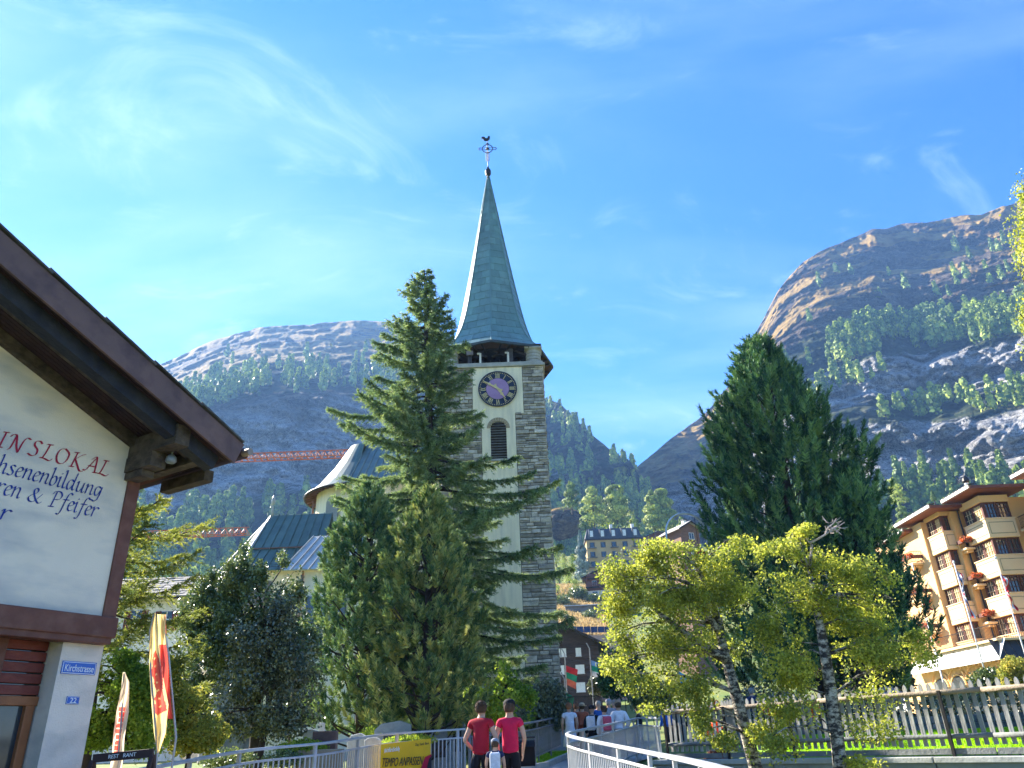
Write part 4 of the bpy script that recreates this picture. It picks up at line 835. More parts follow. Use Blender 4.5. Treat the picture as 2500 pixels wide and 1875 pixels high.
lm = MB(); lm.tube([P(1775, 1610, YB), P(1735, 1590, YB), P(1690, 1560, YB - .1), P(1640, 1520, YB - .2), P(1600, 1490, YB - .2)], [.10, .085, .07, .05, .03], 8); lm.tube([P(1752, 1540, YB), P(1722, 1490, YB + .1), P(1705, 1460, YB)], [.07, .055, .02], 7); lm.build('limb', BIRCHB, birch, smooth=True)
YB2 = 14.6
tk = [P(2065, 1960, YB2), P(2052, 1875, YB2), P(2042, 1790, YB2), P(2030, 1700, YB2), P(2015, 1600, YB2), P(2003, 1530, YB2), P(1990, 1470, YB2), P(1978, 1400, YB2)]
bl_ = [B_(1905, 1350, YB2, 75, 35), B_(1990, 1370, YB2, 80, 40), B_(2080, 1400, YB2, 75, 45), B_(2150, 1440, YB2, 55, 50), B_(1890, 1430, YB2, 60, 50), B_(1980, 1450, YB2, 90, 50), B_(2070, 1500, YB2, 80, 55), B_(2160, 1520, YB2, 55, 45), B_(1900, 1540, YB2 + .3, 70, 55), B_(2120, 1600, YB2, 100, 50), B_(2220, 1600, YB2, 70, 45), B_(1930, 1640, YB2 + .2, 75, 60), B_(2130, 1690, YB2, 100, 45), B_(1930, 1740, YB2, 80, 60), B_(1900, 1820, YB2 - .3, 85, 45), B_(2130, 1780, YB2, 80, 50), B_(2110, 1860, YB2 - .2, 60, 35), B_(1960, 1300, YB2, 35, 18), B_(2230, 1555, YB2, 30, 18)]
birch2 = broadleaf('birch_tree', 'upright birch with a white mottled trunk and a bare twig above its yellow crown', tk, [.125, .118, .112, .106, .095, .08, .06, .04], bl_, 40000, .054, BIRCHM, BIRCHB, np.random.RandomState(52), limbs=32, group='birches on the river bank', shell=.85, thr=.0, nsc=2.2)
tw = MB()
def twig(pts, r0): tw.tube([P(a, b, YB2) for a, b in pts], list(np.linspace(r0, r0 * .3, len(pts))), 5)
twig([(1975, 1400), (1982, 1330), (1978, 1325), (1998, 1315), (2015, 1305), (2035, 1290), (2050, 1283), (2062, 1275)], .03); twig([(1978, 1328), (1965, 1312), (1935, 1316)], .02); twig([(1935, 1316), (1935, 1300)], .014); twig([(2015, 1305), (2020, 1290), (2035, 1278), (2042, 1265)], .02); twig([(2035, 1290), (2048, 1300), (2055, 1306)], .018); twig([(2042, 1300), (2050, 1290), (2070, 1288)], .014); twig([(2030, 1295), (2028, 1282), (2040, 1272)], .012)
for k in range(26):
    a, b = R.uniform(2015, 2060), R.uniform(1270, 1305); q = P(a, b, YB2); q2 = q + Vector((R.uniform(-.12, .12), R.uniform(-.1, .1), R.uniform(-.05, .12))); tw.tube([q, q2], [.009, .004], 4)
tw.build('bare_twig', mat('bare_twig_bark', (.50, .42, .40), (.36, .30, .28), 8, .9), birch2)
# hanging birch foliage at the frame's edge: a tree standing just outside
yb = 14.0; tk = [P(2660, 1950, yb), P(2630, 1500, yb), P(2590, 900, yb), P(2560, 500, yb), P(2540, 380, yb)]
bl_ = [B_(2505, 480, yb, 28, 60, .5), B_(2500, 560, yb, 36, 80, .5), B_(2520, 640, yb, 26, 60, .5), B_(2570, 560, yb, 50, 150, .8), B_(2507, 780, yb, 16, 60, .3), B_(2510, 860, yb, 12, 40, .3), B_(2580, 850, yb, 50, 160, .8), B_(2560, 430, yb, 30, 60, .5), B_(2500, 440, yb, 8, 20, .2)]
broadleaf('birch_tree', 'hanging yellow-green birch foliage reaching in beside the high mountain ridge', tk, [.2, .17, .12, .07, .03], bl_, 9000, .055, BIRCHM, BIRCHB, np.random.RandomState(53), limbs=22, group='birches on the river bank', shell=.8, thr=-.05, nsc=1.6, droop=1.2)
# --- bushes and trees left
def bush(name, label, u, vb, Y, blobs, n, leaf, m_, sd_, stem=.05, group=None, **kw):
    b0 = gp(u, vb, Y); zt = max(b[2] for b in blobs); k = 4
    tk = [b0 - Vector((0, 0, .1))] + [b0 + Vector((R.uniform(-.1, .1), 0, (zt - b0.z) * t)) for t in (.2, .45, .7)]
    return broadleaf(name, label, tk, [stem * 1.3, stem, stem * .8, stem * .4], blobs, n, leaf, m_, SBARK, np.random.RandomState(sd_), cat='bush' if 'tree' not in name else 'tree', limbs=20, group=group, **kw)
Yb = 20
b1 = [B_(590, 1420, Yb, 60, 50), B_(700, 1430, Yb, 60, 50), B_(560, 1500, Yb, 90, 70), B_(680, 1520, Yb, 90, 80), B_(540, 1600, Yb, 100, 80), B_(670, 1630, Yb, 110, 90), B_(600, 1720, Yb, 140, 70), B_(740, 1560, Yb, 50, 70), B_(480, 1560, Yb, 60, 80), B_(470, 1680, Yb, 60, 70), B_(510, 1450, Yb, 45, 45), B_(560, 1385, Yb, 10, 42), B_(640, 1395, Yb, 12, 36), B_(520, 1410, Yb, 9, 36), B_(740, 1420, Yb, 12, 40), B_(600, 1350, Yb, 7, 30), B_(690, 1372, Yb, 8, 30), B_(450, 1500, Yb, 10, 40), B_(600, 1370, Yb, 14, 30), B_(700, 1390, Yb, 18, 25)]
bush('leafy_tree', 'broad dark leafy tree with glossy leaves, rusty in patches, before the church roofs', 620, 1800, Yb, b1[:6] + b1[7:], 52000, .075, HEDGEM, 61, stem=.14, shell=.85, thr=.02, nsc=1.9)
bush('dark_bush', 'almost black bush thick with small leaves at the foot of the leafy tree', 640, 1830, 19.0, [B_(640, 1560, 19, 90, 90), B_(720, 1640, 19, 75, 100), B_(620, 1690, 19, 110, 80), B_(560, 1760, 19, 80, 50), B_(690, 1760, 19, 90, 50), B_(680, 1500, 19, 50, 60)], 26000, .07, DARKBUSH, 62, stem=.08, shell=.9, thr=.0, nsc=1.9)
# ------------------------------------------------------------------ the plastered house beside the path
wd = ray(2480, 1770); WD = Vector((wd.x, wd.y, 0)).normalized(); HN = Vector((WD.y, -WD.x, 0))      # along the wall (away), wall normal (outwards)
HP0 = P(262, 1555, 9.5); UPZ = Vector((0, 0, 1))
def Hp(u, v, off=0.0): return PP(u, v, HP0 + HN * off, HN)
def hsz(p): return (-(Vector(p) - HP0).dot(WD), p.z)                       # s = distance leftwards from the corner, z
def Hx(s, z, off=0.0): q = HP0 - WD * s + HN * off; return Vector((q.x, q.y, z))
s0 = hsz(Hp(240, 1650))[0]
PLAST = mat('house_plaster', (0.84, 0.72, 0.60), (0.72, 0.62, 0.52), 1.2, 0.92, 0.25, 60, streak=(2.2, (0.44, 0.40, 0.36), (1, 1, 1.6), 0.85))
PLAST2 = mat('upper_house_plaster', (0.90, 0.77, 0.62), (0.82, 0.70, 0.56), 0.9, 0.92, 0.12, 70, streak=(1.3, (0.54, 0.50, 0.47), (1, 1, 3.0), 0.95))
REDBR = mat('red_brown_board', (0.20, 0.075, 0.05), (0.13, 0.05, 0.035), 2.2, 0.55, 0.15, 20, stretch=(1, 1, 1), streak=(6, (0.32, 0.17, 0.12), (1, 1, 1), .35))
PURPB = mat('fascia_board', (0.20, 0.115, 0.10), (0.14, 0.085, 0.08), 1.5, 0.6, 0.15, 20, streak=(5, (0.07, 0.04, 0.05), (1, 1, 1), .7))
OLDW = mat('old_beam', (0.115, 0.085, 0.065), (0.05, 0.038, 0.032), 5, 0.85, 0.4, 25, stretch=(1, 1, 2), streak=(9, (0.20, 0.155, 0.11), (1, 1, 1), .5))
NAVYW = mat('blue_black_beam', (0.020, 0.022, 0.035), (0.04, 0.04, 0.05), 4, 0.7, 0.3, 20)
house = thing('house', 'cream plastered house with a deep timber eave and red and blue lettering on its gable', 'house', tuple(Hx(s0, gz(*Hx(s0, 0).xy))))
zg = gz(*Hx(s0, 0).xy) - .5
zbt = hsz(Hp(275, 1512))[1]; zbb = hsz(Hp(262, 1566))[1]                    # beam top and bottom
dr1 = hsz(Hp(140, 1640))[0]; zdt = hsz(Hp(60, 1552))[1]; sd0 = dr1                    # door opening right edge / top
LEN = 9.0; WT = .35
def hw(name, s_0, s_1, z0, z1, off, t, m, par=house, bevel=0):
    c = (Hx(s_0, z0, off) + Hx(s_1, z1, off)) / 2 - HN * t / 2; return MB().box(c, (abs(s_1 - s_0), t, z1 - z0), (-WD, HN, UPZ)).build(name, m, par, bevel=bevel)
gw = MB()
for a, b2, z0, z1 in ((s0, dr1, zg, zdt), (dr1, dr1 + 2.4, zdt, zbb), (s0, dr1, zdt, zbb), (dr1 + 2.4, LEN, zg, zbb)):
    gw.box((Hx(a, z0) + Hx(b2, z1)) / 2 - HN * WT / 2, (b2 - a, WT, z1 - z0), (-WD, HN, UPZ))
gw.build('ground_wall', PLAST, house)
sd = MB().box((Hx(s0, zg) + Hx(s0 + .35, zbb)) / 2 - HN * 4.0, (.35, 7.2, zbb - zg), (-WD, HN, UPZ)).build('side_wall', PLAST, house)
# door recess: frame, boarded panel and dark glass
dz = hsz(Hp(50, 1700, -.3))[1]
zpan = hsz(Hp(60, 1700, -.3))[1]
dro = MB(); dro.box((Hx(dr1, zg, -.3) + Hx(dr1 + 2.4, zdt, -.3)) / 2 - HN * .06, (2.4, .08, zdt - zg), (-WD, HN, UPZ)); door = dro.build('door', glassmat('dark_glass'), house)
DOORW = mat('door_boards', (0.22, 0.045, 0.03), (0.15, 0.03, 0.022), 3, 0.5, 0.1, 20, streak=(7, (0.32, 0.10, 0.07), (1, 1, 2), .4)); OCHRE = mat('orange_door_frame', (0.36, 0.13, 0.05), (0.26, 0.09, 0.035), 4, .45)
for k in range(5):
    h_ = (zdt - zpan) / 5; hw('door_board', dr1 + .01, dr1 + 2.35, zpan + k * h_ + .012, zpan + (k + 1) * h_ - .006, -.27 + R.uniform(-.004, .004), .06, DOORW, door, bevel=.006)
hw('door_frame', dr1 + .02, dr1 + .12, zg, zpan, -.26, .08, OCHRE, door, .01); hw('door_frame', dr1, dr1 + 2.4, zpan - .10, zpan, -.25, .09, OCHRE, door, .01)
sl = hsz(Hp(12, 1600, -.24))[0]; hw('door_post', sl, sl + .16, zpan, zdt, -.22, .1, REDBR, door, .01)
# beam, post and upper plaster
su = hsz(Hp(286, 1515, .12))[0]
hw('floor_beam', su - .0, LEN, zbb + .02, zbt, .16, .28, REDBR, bevel=.015); hw('beam_moulding', su + .03, LEN, zbb - .05, zbb + .03, .13, .2, REDBR, bevel=.01)
A = Hp(0, 822); B = Hp(329, 1082); rr = (B - A).normalized(); As, Az = hsz(A); Bs, Bz = hsz(B); slope = (Az - Bz) / (As - Bs)
def zrk(s): return Bz + (s - Bs) * slope
sr = LEN * .62                                                                # ridge
zr_ = zrk(sr)
up = MB(); up.prism([Hx(su + .03, zbt, .06), Hx(LEN, zbt, .06), Hx(LEN, zrk(2 * sr - LEN), .06), Hx(sr, zr_, .06), Hx(su + .03, zrk(su + .03), .06)], -HN * .3); up.build('gable_wall', PLAST2, house)
MB().box((Hx(su + .05, zbt, .02) + Hx(su + .35, zrk(su), .02)) / 2 - HN * 4.0, (.3, 7.4, zrk(su) - zbt), (-WD, HN, UPZ)).build('upper_side_wall', PLAST2, house)
post = MB(); pw_ = .17
post.prism([Hx(su, zbt, .09), Hx(su + pw_, zbt, .09), Hx(su + pw_, zrk(su + pw_) - .05, .09), Hx(su, zrk(su) - .05, .09)], -HN * .2); post.build('corner_board', REDBR, house, bevel=.008)
# roof
un = rr.cross(HN).normalized()
if un.z < 0: un = -un
tipu = PP(569, 1123, A, un); OV = (tipu - HP0).dot(HN); st = hsz(tipu)[0]
def Rf(s, off, h=0.0): return Hx(s, zrk(s), off) + un * h                     # point on the roof underside
deck = MB()
for side in (0, 1):
    def Q(s, off, h):
        if side == 0: return Rf(s, off, h)
        q = Rf(s, off, 0); s2 = 2 * sr - s; p = Hx(s2, zrk(s), off); un2 = Vector((-un.x, -un.y, un.z)) if 0 else (un - 2 * un.dot(WD) * WD); return p + un2 * h
    deck.prism([Q(st, OV, .02), Q(sr, OV, .02), Q(sr, OV, .14), Q(st, OV, .14)], -HN * (8 + OV))
deck.build('roof_deck', mat('roof_deck_wood', (.05, .035, .035), (.03, .022, .025), 3, .8), house)
nb_ = 16
for k in range(nb_):                                                          # soffit boards run down the slope, seen from below
    o0 = OV - .05 - k * (OV + .0) / nb_; w_ = OV / nb_
    MB().prism([Rf(st + .03, o0, .0), Rf(sr, o0, .0), Rf(sr, o0, .02), Rf(st + .03, o0, .02)], -HN * (w_ - .012)).build('soffit_board', mat('soffit_boards', (0.055, 0.028, 0.028), (0.028, 0.018, 0.026), 2.5, .75, .2, 20, streak=(3, (.11, .055, .04), (1, 1, 1), .4)), house)
rb = MB()
for k in range(14):
    rb.prism([Rf(st + .03 + k * .2, -.02, .0), Rf(st + .03 + (k + 1) * .2 - .012, -.02, .0), Rf(st + .03 + (k + 1) * .2 - .012, -.02, .02), Rf(st + .03 + k * .2, -.02, .02)], -HN * 7)
rb.build('eave_boards', mat('red_eave_boards', (.10, .025, .025), (.06, .018, .02), 3, .7), house)
def rafter(o0, w_, drop, s_a, m, name, h0=0.0):
    a, b2 = Rf(s_a, o0, h0), Rf(sr, o0, h0); return MB().prism([a, b2, b2 - un * drop, a - un * drop], -HN * w_).build(name, m, house, bevel=.004)
fh = (hsz(PP(577, 1098, HP0 + HN * OV, HN)), )
tt = PP(585, 1075, HP0 + HN * OV, HN); fb = PP(575, 1110, HP0 + HN * OV, HN); FH = abs((tt - fb).dot(un)); 
MB().prism([Rf(st - .02, OV + .04, -.05), Rf(sr, OV + .04, -.05), Rf(sr, OV + .04, .27), Rf(st - .02, OV + .04, .27)], -HN * .04).build('fascia_board', PURPB, house, bevel=.006)
rafter(OV - .16, .17, .19, st + .10, NAVYW, 'verge_rafter'); rafter(OV - .42, .10, .10, st + .3, OLDW, 'verge_batten')
rafter(.16, .12, .13, su - .1, OLDW, 'wall_rafter')
for k in range(26):                                                           # slate edges along the verge
    s_ = st + k * .36 + R.uniform(-.02, .02); a = Rf(s_, OV + .07, .27 + .01 * (k % 2)); b2 = Rf(s_ + .40, OV + .07, .285 + .01 * (k % 2))
    MB().prism([a, b2, b2 + un * .022, a + un * .022], -HN * (.7 + R.uniform(-.1, .1))).build('roof_slate', mat('roof_slate', (.10, .095, .09), (.06, .058, .06), 4, .85, .3, 20, var=.3), house)
top_ = MB().prism([Rf(st, OV - .5, .27), Rf(sr, OV - .5, .27), Rf(sr, OV - .5, .33), Rf(st, OV - .5, .33)], -HN * 8); top_.build('slate_roof', MATS['roof_slate'], house)
gt = MB(); ga = Rf(st - .10, OV - .02, .20); gt.tube([ga + Vector((0, 0, 0)), ga - HN * 8.5], .075, 12); gt.build('gutter', mat('dark_painted_gutter', (.06, .035, .035), (.04, .025, .03), 3, .5), house, smooth=True); MB().tube([ga + HN * .13, ga - HN * .02], .05, 12).build('gutter_end', mat('brass_gutter', (.40, .30, .22), (.28, .20, .16), 3, .4, metal=.3), house)
# purlins under the eave
def purlin(s_, zt_, w_, h_, o1, m=OLDW, o0=-.1, name='purlin'):
    c = (Hx(s_, zt_ - h_ / 2, o0) + Hx(s_, zt_ - h_ / 2, o1)) / 2; return MB().box(c, (w_, o1 - o0, h_), (-WD, HN, UPZ)).build(name, m, house, bevel=.005)
pz = zrk(su + .1) + .02
purlin(su + .13, pz, .20, .26, OV - .12); purlin(su + .13, pz - .265, .22, .20, OV * .52, name='bracket_beam'); purlin(su + .13, pz - .47, .18, .09, OV * .36, name='bracket_beam')
for so, oo in ((-.30, OV * .8), (-.62, OV * .55)):
    q = zrk(su + so); MB().box((Hx(su + so, q - .08, -.3) + Hx(su + so, q - .08, oo)) / 2, (.15, oo + .3, .16), (-WD, HN, UPZ)).build('eave_beam', OLDW, house, bevel=.01)
sp = Hx(su + .02, pz - .30, OV * .60)
spl = thing('spotlight', 'small grey spotlight clamped under the eave purlin of the plastered house', 'spotlight', tuple(sp))
GREYM = mat('grey_metal_lamp', (.32, .34, .38), (.22, .24, .27), 8, .4, metal=.3)
MB().tube([sp + Vector((0, 0, .14)), sp], .012).build('stem', GREYM, spl); MB().lathe(tuple(sp - Vector((0, 0, .10))), [(.05, 0), (.07, .02), (.06, .08), (.03, .11)], 12).build('lamp_head', GREYM, spl, smooth=True)
# lettering, written with a broad nib
G = {'E': [[(.14, .74), (.07, .0)], [(.02, .72), (.36, .75)], [(.10, .38), (.28, .40)], [(0, 0), (.2, .0), (.38, .06)]], 'I': [[(.13, .72), (.08, 0)], [(.02, .71), (.24, .74)], [(-.02, -.01), (.2, .01)]],
     'N': [[(.02, -.02), (.10, .12), (.16, .70)], [(-.04, .58), (.04, .72), (.17, .70), (.28, .25), (.40, -.04)], [(.40, -.04), (.46, .5), (.56, .74), (.70, .70)]], 'S': [[(.38, .66), (.27, .76), (.12, .68), (.13, .50), (.28, .33), (.29, .12), (.16, .0), (-.02, .06)]],
     'L': [[(.18, .74), (.12, .30), (.06, .04)], [(.06, .72), (.30, .75)], [(-.04, .02), (.14, .03), (.34, -.02), (.44, .10)]], 'O': [[(.26, .75), (.08, .64), (.02, .32), (.12, .03), (.30, .0), (.45, .22), (.46, .56), (.26, .75)]],
     'K': [[(.16, .74), (.08, 0)], [(.03, .71), (.24, .74)], [(-.02, -.01), (.2, .01)], [(.50, .74), (.38, .68), (.13, .37)], [(.15, .39), (.30, .14), (.46, -.10), (.60, -.08)]], 'A': [[(-.08, .02), (.02, .0), (.16, .32), (.34, .76)], [(.14, .60), (.34, .76), (.42, .02)], [(.34, 0), (.52, .01)], [(.08, .27), (.38, .28)]],
     'h': [[(-.02, .80), (.06, .86), (.05, .4), (.02, 0)], [(.03, .28), (.13, .44), (.23, .49), (.28, .38), (.26, .08), (.31, .0), (.37, .07)]], 's': [[(.24, .45), (.14, .50), (.05, .42), (.12, .29), (.21, .18), (.18, .04), (.08, 0), (-.02, .05)]],
     'e': [[(.04, .23), (.15, .27), (.25, .37), (.20, .48), (.10, .46), (.02, .28), (.03, .08), (.12, 0), (.26, .09)]], 'n': [[(-.02, .40), (.05, .50), (.05, .3), (.03, 0)], [(.05, .28), (.15, .45), (.25, .49), (.29, .38), (.27, .08), (.32, 0), (.38, .07)]],
     'b': [[(-.02, .80), (.06, .86), (.04, .4), (.03, .08), (.12, -.01), (.24, .09), (.28, .30), (.21, .47), (.12, .44), (.04, .30)]], 'i': [[(-.03, .40), (.05, .50), (.04, .08), (.10, 0), (.16, .07)], [(.06, .68), (.10, .66)]], 'l': [[(-.02, .80), (.06, .86), (.04, .10), (.10, 0), (.16, .06)]],
     'd': [[(.27, .42), (.18, .50), (.06, .42), (.01, .20), (.07, .0), (.17, .04), (.28, .28)], [(.34, .88), (.29, .4), (.28, .08), (.33, 0), (.39, .07)]], 'u': [[(-.02, .42), (.05, .50), (.04, .12), (.10, 0), (.20, .06), (.28, .24)], [(.32, .50), (.29, .08), (.34, 0), (.40, .07)]],
     'g': [[(.29, .44), (.16, .50), (.05, .40), (.03, .16), (.11, .02), (.21, .10), (.29, .34)], [(.33, .50), (.29, .05), (.23, -.20), (.11, -.28), (-.02, -.22)]], 'r': [[(-.02, .40), (.05, .50), (.05, .3), (.03, 0)], [(.05, .26), (.13, .43), (.22, .50), (.30, .44)]],
     'f': [[(.40, .78), (.30, .86), (.20, .72), (.13, .30), (.08, -.10), (.01, -.28), (-.10, -.26)], [(.02, .47), (.32, .50)]], 'P': [[(.16, .74), (.08, 0)], [(-.04, -.01), (.22, .01)], [(.0, .60), (.10, .75), (.32, .78), (.44, .62), (.36, .42), (.16, .36)]],
     '&': [[(.56, .46), (.42, .22), (.26, .02), (.08, .02), (.01, .18), (.13, .33), (.30, .46), (.34, .60), (.25, .68), (.16, .58), (.21, .36), (.38, .10), (.52, .0), (.64, .10)]]}
ADV = {'E': .50, 'I': .36, 'N': .78, 'S': .50, 'L': .54, 'O': .62, 'K': .66, 'A': .58, 'h': .44, 's': .33, 'e': .33, 'n': .44, 'b': .37, 'i': .22, 'l': .22, 'd': .46, 'u': .46, 'g': .42, 'r': .34, 'f': .34, 'P': .52, '&': .72, ' ': .30}
def crom(pts, n=7):
    pts = [np.array(p) for p in pts]
    if len(pts) < 3: return pts
    q = [2 * pts[0] - pts[1]] + pts + [2 * pts[-1] - pts[-2]]; out = []
    for i in range(1, len(q) - 2):
        for t in np.linspace(0, 1, n, endpoint=False):
            a, b2, c, d = q[i - 1:i + 3]; out.append(.5 * ((2 * b2) + (-a + c) * t + (2 * a - 5 * b2 + 4 * c - d) * t * t + (-a + 3 * b2 - 3 * c + d) * t ** 3))
    return out + [pts[-1]]
def write(txt, p_left, p_right, xh, m, slant=.12, off=.066):
    """baseline from p_left to p_right on the gable wall; xh = body size"""
    (sa, za), (sb, zb_) = hsz(p_left), hsz(p_right); tot = sum(ADV[c] for c in txt) - .08; k = abs(sa - sb) / (tot); x = 0
    for ch in txt:
        if ch in G:
            b_ = MB()
            for st_ in G[ch]:
                pts = crom(st_); 
                for wdt, ang, o_ in ((.085, 40, 0), (.022, 130, .0012)):
                    nv = np.array([math.cos(rad(ang)), math.sin(rad(ang))]) * wdt / 2; vs_ = []
                    for p in pts:
                        for sg in (-1, 1):
                            q = p + nv * sg; X = (x + q[0]) * k + q[1] * slant * xh; Z = q[1] * xh; s_ = sa - X; vs_.append(tuple(Hx(s_, za + (zb_ - za) * (X / max(1e-6, tot * k)) + Z, off + o_)))
                    b_.add(vs_, [(2 * i, 2 * i + 1, 2 * i + 3, 2 * i + 2) for i in range(len(pts) - 1)])
            b_.build('letter', m, gable_)
        x += ADV[ch]
gable_ = [o for o in house.children if o.name.startswith('gable_wall')][0]
REDP = mat('red_lettering', (.45, .02, .06), (.34, .02, .05), 5, .7); BLUEP = mat('blue_lettering', (.02, .05, .32), (.02, .04, .22), 5, .7)
O6 = .066
write('EINSLOKAL', Hp(-42, 1080, O6), Hp(264, 1163, O6), .26, REDP)
write('hsenenbildung', Hp(-9, 1152, O6), Hp(243, 1213, O6), .25, BLUEP)
write('ren & Pfeifer', Hp(-12, 1203, O6), Hp(233, 1263, O6), .25, BLUEP)
write('r', Hp(-2, 1268, O6), Hp(17, 1272, O6), .25, BLUEP)
# enamel signs
def text_obj(name, s, o, xd, yd, size, m, parent, width=None, ext=.002, font=None, align='CENTER'):
    cu = bpy.data.curves.new(name, 'FONT'); cu.body = s; cu.size = size; cu.extrude = ext; cu.align_x = align; cu.align_y = 'CENTER'; cu.materials.append(m)
    ob = bpy.data.objects.new(name, cu); COL.objects.link(ob); sx = 1.0; bpy.context.view_layer.update()
    if width: sx = width / max(ob.dimensions.x, 1e-6)
    xd = Vector(xd).normalized(); yd = Vector(yd).normalized(); zd = xd.cross(yd)
    me = bpy.data.meshes.new_from_object(ob, depsgraph=bpy.context.evaluated_depsgraph_get()); bpy.data.objects.remove(ob); ob = bpy.data.objects.new(name, me); COL.objects.link(ob); attach(ob, parent)
    M = Matrix(((xd.x * sx, yd.x, zd.x, o[0]), (xd.y * sx, yd.y, zd.y, o[1]), (xd.z * sx, yd.z, zd.z, o[2]), (0, 0, 0, 1))); me.transform(M); return ob
BLUES = mat('blue_enamel', (.03, .12, .50), (.025, .10, .42), 3, .25, spec=.5); WHP = mat('white_enamel', (.85, .87, .90), (.78, .80, .84), 3, .4)
def sign(name, label, c0, c1, txt, cat, ts, tw_):
    (sa, za), (sb, zb_) = hsz(c0), hsz(c1); t0 = thing(name, label, cat, tuple(Hx(sa, (za + zb_) / 2, 0.0)))
    cs = (sa + sb) / 2; cz = (za + zb_) / 2; w_ = abs(sa - sb); h_ = abs(za - zb_)
    hwp = lambda nm, w, h, o, t, m: MB().box(Hx(cs, cz, o + t / 2), (w, t, h), (-WD, HN, UPZ)).build(nm, m, t0, bevel=.002)
    hwp('back_plate', w_, h_, .0, .012, BLUES); hwp('border', w_ * .96, h_ * .90, .010, .004, WHP); hwp('plate', w_ * .93, h_ * .80, .011, .005, BLUES)
    for a_ in (-1, 1):
        for b_ in (-1, 1): MB().lathe((0, 0, 0), [(.006, 0), (.004, .003)], 8).build('screw', GREYM, t0).matrix_basis = Matrix.Translation(Hx(cs + a_ * w_ * .46, cz + b_ * h_ * .42, .017))
    text_obj('lettering', txt, Hx(cs, cz - h_ * .05, .018), WD, UPZ, ts, WHP, t0, width=w_ * tw_)
sign('street_sign', 'blue enamel street sign reading Kirchstrasse on the plastered wall', Hp(153, 1613), Hp(230, 1649), 'Kirchstrasse', 'street sign', .11, .84)
sign('house_number_sign', 'small blue enamel plate with house number 22 below the street sign', Hp(163, 1700), Hp(190, 1720), '22', 'number plate', .078, .50)
# ------------------------------------------------------------------ restaurant board and feather flags
Yr = 9.2; a = P(228, 1852, Yr); b_ = P(374, 1838, Yr); 
rbd = thing('wooden_signboard', 'dark brown wooden sign frame lettered REST RANT in front of the railing', 'sign', (a.x, Yr, gz(a.x, Yr)))
BRW = mat('dark_stained_wood', (.05, .025, .025), (.035, .018, .02), 4, .5)
MB().beam(a, b_, .05, .085).build('top_rail', BRW, rbd, bevel=.006)
for q in (a, b_):
    for sgn in (-1, 1): MB().beam(q + Vector((0, 0, -.02)), Vector((q.x + sgn * .10, q.y + sgn * .35, gz(q.x, Yr))), .06, .045, up=(1, 0, 0)).build('leg', BRW, rbd, bevel=.005)
MB().box((a + b_) / 2 + Vector((0, .03, -.55)), (abs(b_.x - a.x) - .08, .03, .7)).build('board', BRW, rbd)
xdr = (b_ - a).normalized(); ydr = Vector((0, 0, 1)); text_obj('lettering', 'REST   RANT', (a + b_) / 2 + Vector((.0, -.028, 0.0)), xdr, ydr, .055, WHP, rbd, width=.30)
def flag(name, label, pole, left, right, y, m1, m2, redzone, sd_, curl=.06):
    """feather flag: sail between two photo outlines"""
    rs = np.random.RandomState(sd_); b0 = pole[0]; t0 = thing(name, label, 'flag', (b0.x, y, gz(b0.x, y)), 'feather flags by the path')
    MB().tube([Vector((b0.x, y, gz(b0.x, y)))] + pole, [.014] * 2 + [.012] * (len(pole) - 1), 6).build('pole', mat('flag_pole', (.5, .5, .48), None, 5, .4), t0)
    nv, nu_ = 150, 22; V = []; vs0 = np.linspace(left[0][1], left[-1][1], nv)
    for i, v in enumerate(vs0):
        ul = np.interp(v, [p[1] for p in left], [p[0] for p in left]); ur = np.interp(v, [p[1] for p in right], [p[0] for p in right])
        for j in range(nu_):
            t = j / (nu_ - 1); V.append(tuple(P(ul * (1 - t) + ur * t, v, y + curl * math.sin(t * 7 + i * .037 + sd_) * min(1, 3 * t) + .03 * math.sin(i * .11 + t * 4))))
    fs = [(i * nu_ + j, i * nu_ + j + 1, (i + 1) * nu_ + j + 1, (i + 1) * nu_ + j) for i in range(nv - 1) for j in range(nu_ - 1)]
    me = bpy.data.meshes.new('sail'); me.from_pydata(V, [], fs); me.materials.append(m1); me.materials.append(m2)
    for f_, pl_ in zip(fs, me.polygons):
        i = f_[0] // nu_; j = f_[0] % nu_; pl_.material_index = 1 if redzone(i / nv, j / nu_, rs) else 0
    me.shade_smooth(); o = bpy.data.objects.new('sail', me); COL.objects.link(o); attach(o, t0); return t0
YEL = leafmat('yellow_cloth', (.85, .62, .22), (.90, .70, .30), (.92, .76, .40), trans=.45, nscale=3, rough=.7); REDC = leafmat('red_cloth', (.62, .06, .07), (.70, .10, .09), (.74, .16, .12), trans=.4, nscale=5, rough=.7)
CREAMC = leafmat('cream_cloth', (.72, .55, .42), (.80, .66, .50), (.86, .74, .56), trans=.45, nscale=3, rough=.7)
flag('feather_flag', 'tall yellow feather flag printed with a ragged red patch beside the signboard', [P(385, 1838, 9.6), P(368, 1640, 9.6), P(366, 1540, 9.6), P(376, 1500, 9.6)], [(376, 1497), (366, 1530), (364, 1620), (370, 1720), (376, 1790), (384, 1838)], [(381, 1497), (384, 1530), (392, 1620), (411, 1720), (405, 1790), (388, 1838)], 9.6, YEL, REDC, lambda a, b, r: (.29 + .03 * math.sin(b * 9) < a < .74 - .06 * b and .22 + .10 * math.sin(a * 26) + .05 * math.sin(a * 71) < b < .84 + .10 * math.sin(a * 19)) and not (abs(math.sin(a * 55 + b * 3)) < .35 and .40 < b < .52), 3)
flag('feather_flag', 'red feather flag half hidden behind the yellow one', [P(430, 1800, 10.4), P(412, 1600, 10.4), P(400, 1530, 10.4)], [(384, 1500), (386, 1560), (388, 1640), (396, 1720), (410, 1755)], [(405, 1500), (406, 1560), (412, 1640), (416, 1700), (422, 1755)], 10.4, YEL, REDC, lambda a, b, r: a > .28 or b > .9, 5)
